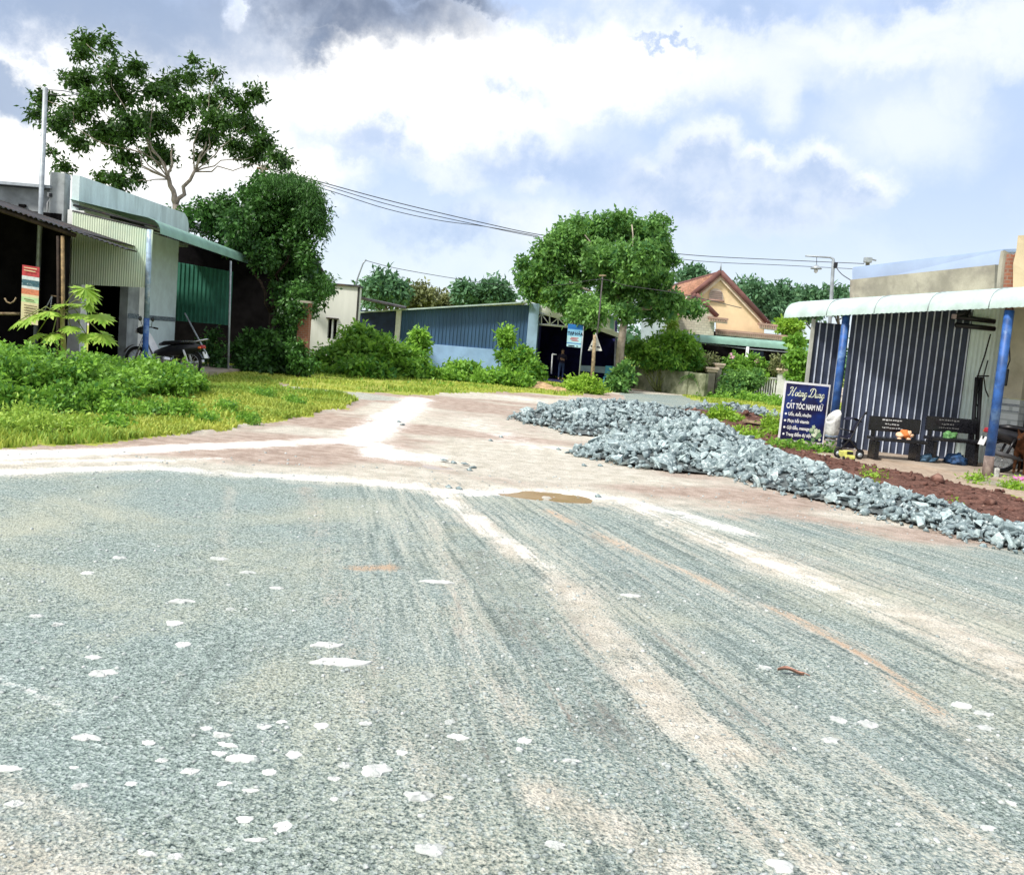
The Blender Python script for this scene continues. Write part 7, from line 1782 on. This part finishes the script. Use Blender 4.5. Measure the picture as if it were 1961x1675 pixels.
    T = np.concatenate([Q[:, [0, 1, 2]], Q[:, [0, 2, 3]]]); used, inv = np.unique(T, return_inverse=True)
    Vs.append(P[used]); Fs.append(inv.reshape(-1, 3) + o)
    nbody = len(Fs[-1]); rub = np_mesh('rubble', np.concatenate(Vs), np.concatenate(Fs), STONE, tri=True); rub.data.materials.append(stone_mat('heap_gap_shade', (.08, .095, .095), (.13, .15, .15), (.22, .25, .25)))
    mi = np.zeros(len(rub.data.polygons), dtype=np.int32); mi[-nbody:] = 1; rub.data.polygons.foreach_set('material_index', mi)
    tag(rub, 'mass of small blue-grey crushed stone filling the heaps', 'rubble', kind='stuff')
rubble()

def flakes():
    r = np.random.default_rng(5); sh = stone_shapes(10, 17, (1, .8, .22), 34)
    def ragged(seed):
        q = random.Random(seed); n = 17; rad = []; k = 1.0
        for i in range(n): k = .62 * k + .38 * q.uniform(.45, 1.25); rad.append(k * q.choice((1, 1, 1, .82, 1.08)))
        pts = [(math.cos(2 * math.pi * i / n) * r, math.sin(2 * math.pi * i / n) * r * .9) for i, r in enumerate(rad)]
        v = [(x, y, -.12) for x, y in pts] + [(x * .93 + .02 * q.uniform(-1, 1), y * .92, .10 + .05 * q.uniform(-1, 1)) for x, y in pts] + [(x * .55, y * .55, .16 + .07 * q.uniform(-1, 1)) for x, y in pts] + [(0, 0, .17)]
        f = []
        for L in (0, 1):
            for i in range(n): a, b = L * n + i, L * n + (i + 1) % n; f += [(a, b, b + n), (a, b + n, a + n)]
        f += [(2 * n + i, 2 * n + (i + 1) % n, 3 * n) for i in range(n)]
        return np.array(v), np.array(f)
    meshes = []
    for v, f in [ragged(s) for s in range(40, 50)]:
        me = bpy.data.meshes.new('flat_stone'); me.from_pydata(v.tolist(), [], f.tolist()); me.materials.append(FLAKE); meshes.append(me)
    # (px, py, width px, height px, label)
    L = [(655, 1269, 140, 18, 'long white slab-like stone set in the road, the longest on the left'), (628, 1235, 74, 13, 'white stone lying just above the long white slab'), (195, 1286, 72, 16, 'oval white stone alone on the left of the road'), (180, 1256, 40, 8, None), (166, 1411, 70, 18, 'wide white stone below the pale streak at left'), (425, 1406, 60, 12, None), (615, 1390, 34, 15, None), (506, 1388, 34, 14, None), (432, 1424, 60, 9, None),
         (460, 1450, 80, 17, 'broad white stone in the middle of the stone cluster'), (562, 1440, 36, 16, None), (516, 1474, 34, 14, None), (718, 1472, 74, 30, 'chunky white stone right of the stone cluster'), (365, 1475, 44, 15, None), (430, 1496, 34, 12, None), (804, 1524, 92, 22, 'large white stone with arched edge, low centre'), (541, 1578, 44, 32, 'squarish white stone below the stone cluster'),
         (825, 1623, 72, 34, 'big pale lump near the bottom edge, left of centre'), (1491, 1662, 62, 46, 'big white lump cut by the bottom edge, right of centre'), (1061, 1617, 50, 18, None), (1604, 1376, 34, 16, None), (1663, 1386, 40, 16, None), (1588, 1418, 44, 12, None), (878, 1413, 50, 13, None), (348, 1151, 60, 11, None), (334, 1192, 52, 11, None), (350, 1231, 36, 15, None), (490, 1603, 52, 10, None),
         (466, 1564, 44, 20, None), (660, 1462, 30, 14, None), (12, 1470, 70, 12, 'long white stone touching the photo edge at left'), (285, 1421, 34, 10, None), (152, 1505, 40, 16, None), (28, 1539, 44, 15, None), (475, 1095, 36, 7, None), (110, 1195, 36, 8, None), (70, 1178, 34, 8, None), (420, 1068, 44, 7, None), (226, 1068, 40, 7, None), (166, 1098, 32, 7, None), (1464, 1277, 26, 8, None), (1842, 1350, 40, 12, None), (1885, 1392, 36, 11, None),
         (1885, 1366, 40, 10, None), (1892, 1586, 36, 14, None), (1938, 1538, 24, 16, None), (1208, 1141, 44, 6, None), (640, 1486, 30, 12, None), (278, 1632, 60, 14, None), (335, 1638, 40, 14, None), (440, 1622, 24, 9, None), (700, 1385, 30, 9, None), (860, 1383, 26, 12, None), (1005, 1419, 34, 14, None), (1095, 1456, 44, 10, None), (480, 1510, 50, 8, None), (395, 1393, 30, 9, None), (420, 1440, 36, 12, None), (140, 1468, 26, 8, None), (250, 1500, 30, 10, None),
         (835, 1117, 74, 5, 'thin white sliver of stone lying across the wheel track'), (530, 1127, 34, 6, None), (440, 1165, 20, 9, None), (310, 1455, 30, 10, None), (540, 1380, 24, 10, None), (770, 1440, 34, 12, None), (640, 1525, 20, 16, None), (860, 1525, 26, 9, None)]
    for i, (x, y, w, h, lab) in enumerate(L):
        a, c = gr(x - w / 2, y), gr(x + w / 2, y); t, b = gr(x, y - h / 2), gr(x, y + h / 2)
        p = gr(x, y); sx = (c - a).length / 2; sy = max((t - b).length / 2, sx * .25)
        o = bpy.data.objects.new('flat_stone', meshes[i % 10] if lab is None or 'long white slab' not in lab else meshes[3]); COL.objects.link(o)
        o.location = (p.x, p.y, hz(p.x, p.y) - min(sx, .09) * .05); o.scale = (sx, min(sy, sx * 1.1) * 1.15, min(sx, .09)); o.rotation_euler = (0, 0, r.uniform(-.25, .25))
        tag(o, lab or 'small white flat stone embedded in the grey crushed-stone road', 'stone', 'white flat stones embedded in the road' if lab is None else None)
    # finer chips and grit that nobody could count
    n = 5200; y = 2.1 * (16 / 2.1) ** r.random(n); x = (r.random(n) * 2 - 1) * .62 * (y + .4)
    yb = np.interp(x, [p[0] for p in B_DIRT], [p[1] for p in B_DIRT]); keep = (r.random(n) < .35 + .65 * (fbm(x, y, .9, 3, 91) > .5)) & (y < yb + 2.0); x, y = x[keep], y[keep]; z = height(x, y)
    Vs, Fs, o = [], [], 0
    for i in range(len(x)):
        s = min(.006 * math.exp(r.normal() * .5), .012) * (1 + .06 * y[i]); q = r.random() * 6.28; v, f = sh[i % 10]; cq, sq = math.cos(q), math.sin(q)
        v = v * np.array([s, s, s * 3.0]); Vs.append(np.stack([v[:, 0] * cq - v[:, 1] * sq + x[i], v[:, 0] * sq + v[:, 1] * cq + y[i], v[:, 2] + z[i] + .002], 1)); Fs.append(f + o); o += len(v)
    grit = stone_mat('road_grit', (.30, .34, .33), (.52, .55, .53), (.74, .75, .72))
    tag(np_mesh('gravel', np.concatenate(Vs), np.concatenate(Fs), grit, tri=True), 'loose grit and small chips over the crushed-stone road', 'gravel', kind='stuff')
    # curled brown leaf on the right lane
    p = gr(1512, 1291); t = thing('dry_leaf', 'curled dry reddish-brown leaf lying on the right side of the road', 'leaf', p); lm = mat('dry_leaf_brown', (.42, .22, .16), .8, .25, 30, .2); b = MB(); n = 8; vs = []
    for i in range(n + 1):
        u = i / n; w = .018 * math.sin(math.pi * (u * .92 + .04))
        for s in (-1, 0, 1): vs.append((p.x - .06 + .13 * u, p.y + s * w, p.z + .012 + abs(s) * .014 + .01 * math.sin(u * 5)))
    b.add(vs, [(i * 3 + j, i * 3 + j + 1, i * 3 + j + 4, i * 3 + j + 3) for i in range(n) for j in range(2)], lm, True); b.build('blade', t)
    b = MB(); b.tube([(p.x + .07, p.y, p.z + .014), (p.x + .095, p.y - .008, p.z + .006)], .0025, lm, 5); b.build('stalk', t)
flakes()
def mounds():
    for px, Y, r, h, lab in ((1035, 32.0, .55, .26, 'small tan earth heap before the shop corner shrubs'), (1072, 31.5, .5, .16, 'low tan earth heap left of the round lime bush')):
        c = on(px, Y, 0); t = thing('earth_heap', lab, 'heap', c); b = MB(); n = 26; vs = []; rr = random.Random(px)
        for i in range(9):
            for k in range(n):
                q = 2 * math.pi * k / n; d = r * (i / 8) ** .9; vs.append((c.x + d * 1.3 * math.cos(q), c.y + d * math.sin(q), h * (1 - (i / 8) ** 1.4) + rr.uniform(-.025, .025) - .01))
        b.add(vs, [(i * n + k, i * n + (k + 1) % n, (i + 1) * n + (k + 1) % n, (i + 1) * n + k) for i in range(8) for k in range(n)], mat('tan_earth', (.48, .33, .18), .95, .25, 6, .5)); b.build('soil', t)
    r = np.random.default_rng(8); sh = stone_shapes(6, 33, (1, .9, .8), 14); Vs, Fs, o = [], [], 0
    xs, ys = r.uniform(3, 9, 9000), r.uniform(8, 26, 9000); ok = in_poly(xs, ys, P_MUD); xs, ys = xs[ok][:1500], ys[ok][:1500]; zs = height(xs, ys)
    for i in range(len(xs)):
        s = .022 * math.exp(r.normal() * .55); v, f = sh[i % 6]; Vs.append(v * s + np.array([xs[i], ys[i], zs[i] + s * .2])); Fs.append(f + o); o += len(v)
    clod = mat('red_mud_clod', (.14, .066, .05), .95, .35, 8, .4, stain=(.30, .18, .14))
    tag(np_mesh('mud_clods', np.concatenate(Vs), np.concatenate(Fs), clod, tri=True), 'crumbled red-brown mud clods on the bank', 'mud', kind='stuff')
mounds()

# ------------------------------------------------------------------ repeats share a group phrase
GROUPS = {'gate_pier': 'gate piers of the tiled house', 'picket_fence': 'white picket fences before the tiled house', 'overhead_wire': 'overhead wires crossing the street', 'utility_pole': 'utility poles behind the buildings',
          'weed_bush': 'weed clumps on the verges', 'weed_tuft': 'small weed tufts', 'shrub': 'shrubs along the street', 'sapling': 'saplings by the blue shop', 'background_tree': 'trees beyond the buildings',
          'bush': 'bushes beside the tiled house', 'flower': 'pink flower heads', 'motorbike': 'parked motorbikes', 'earth_heap': 'tan earth heaps by the road'}
import re as _re
for o in SC.objects:
    if o.parent is None and 'category' in o and 'group' not in o:
        g = GROUPS.get(_re.sub(r'\.\d+$', '', o.name))
        if g: o['group'] = g
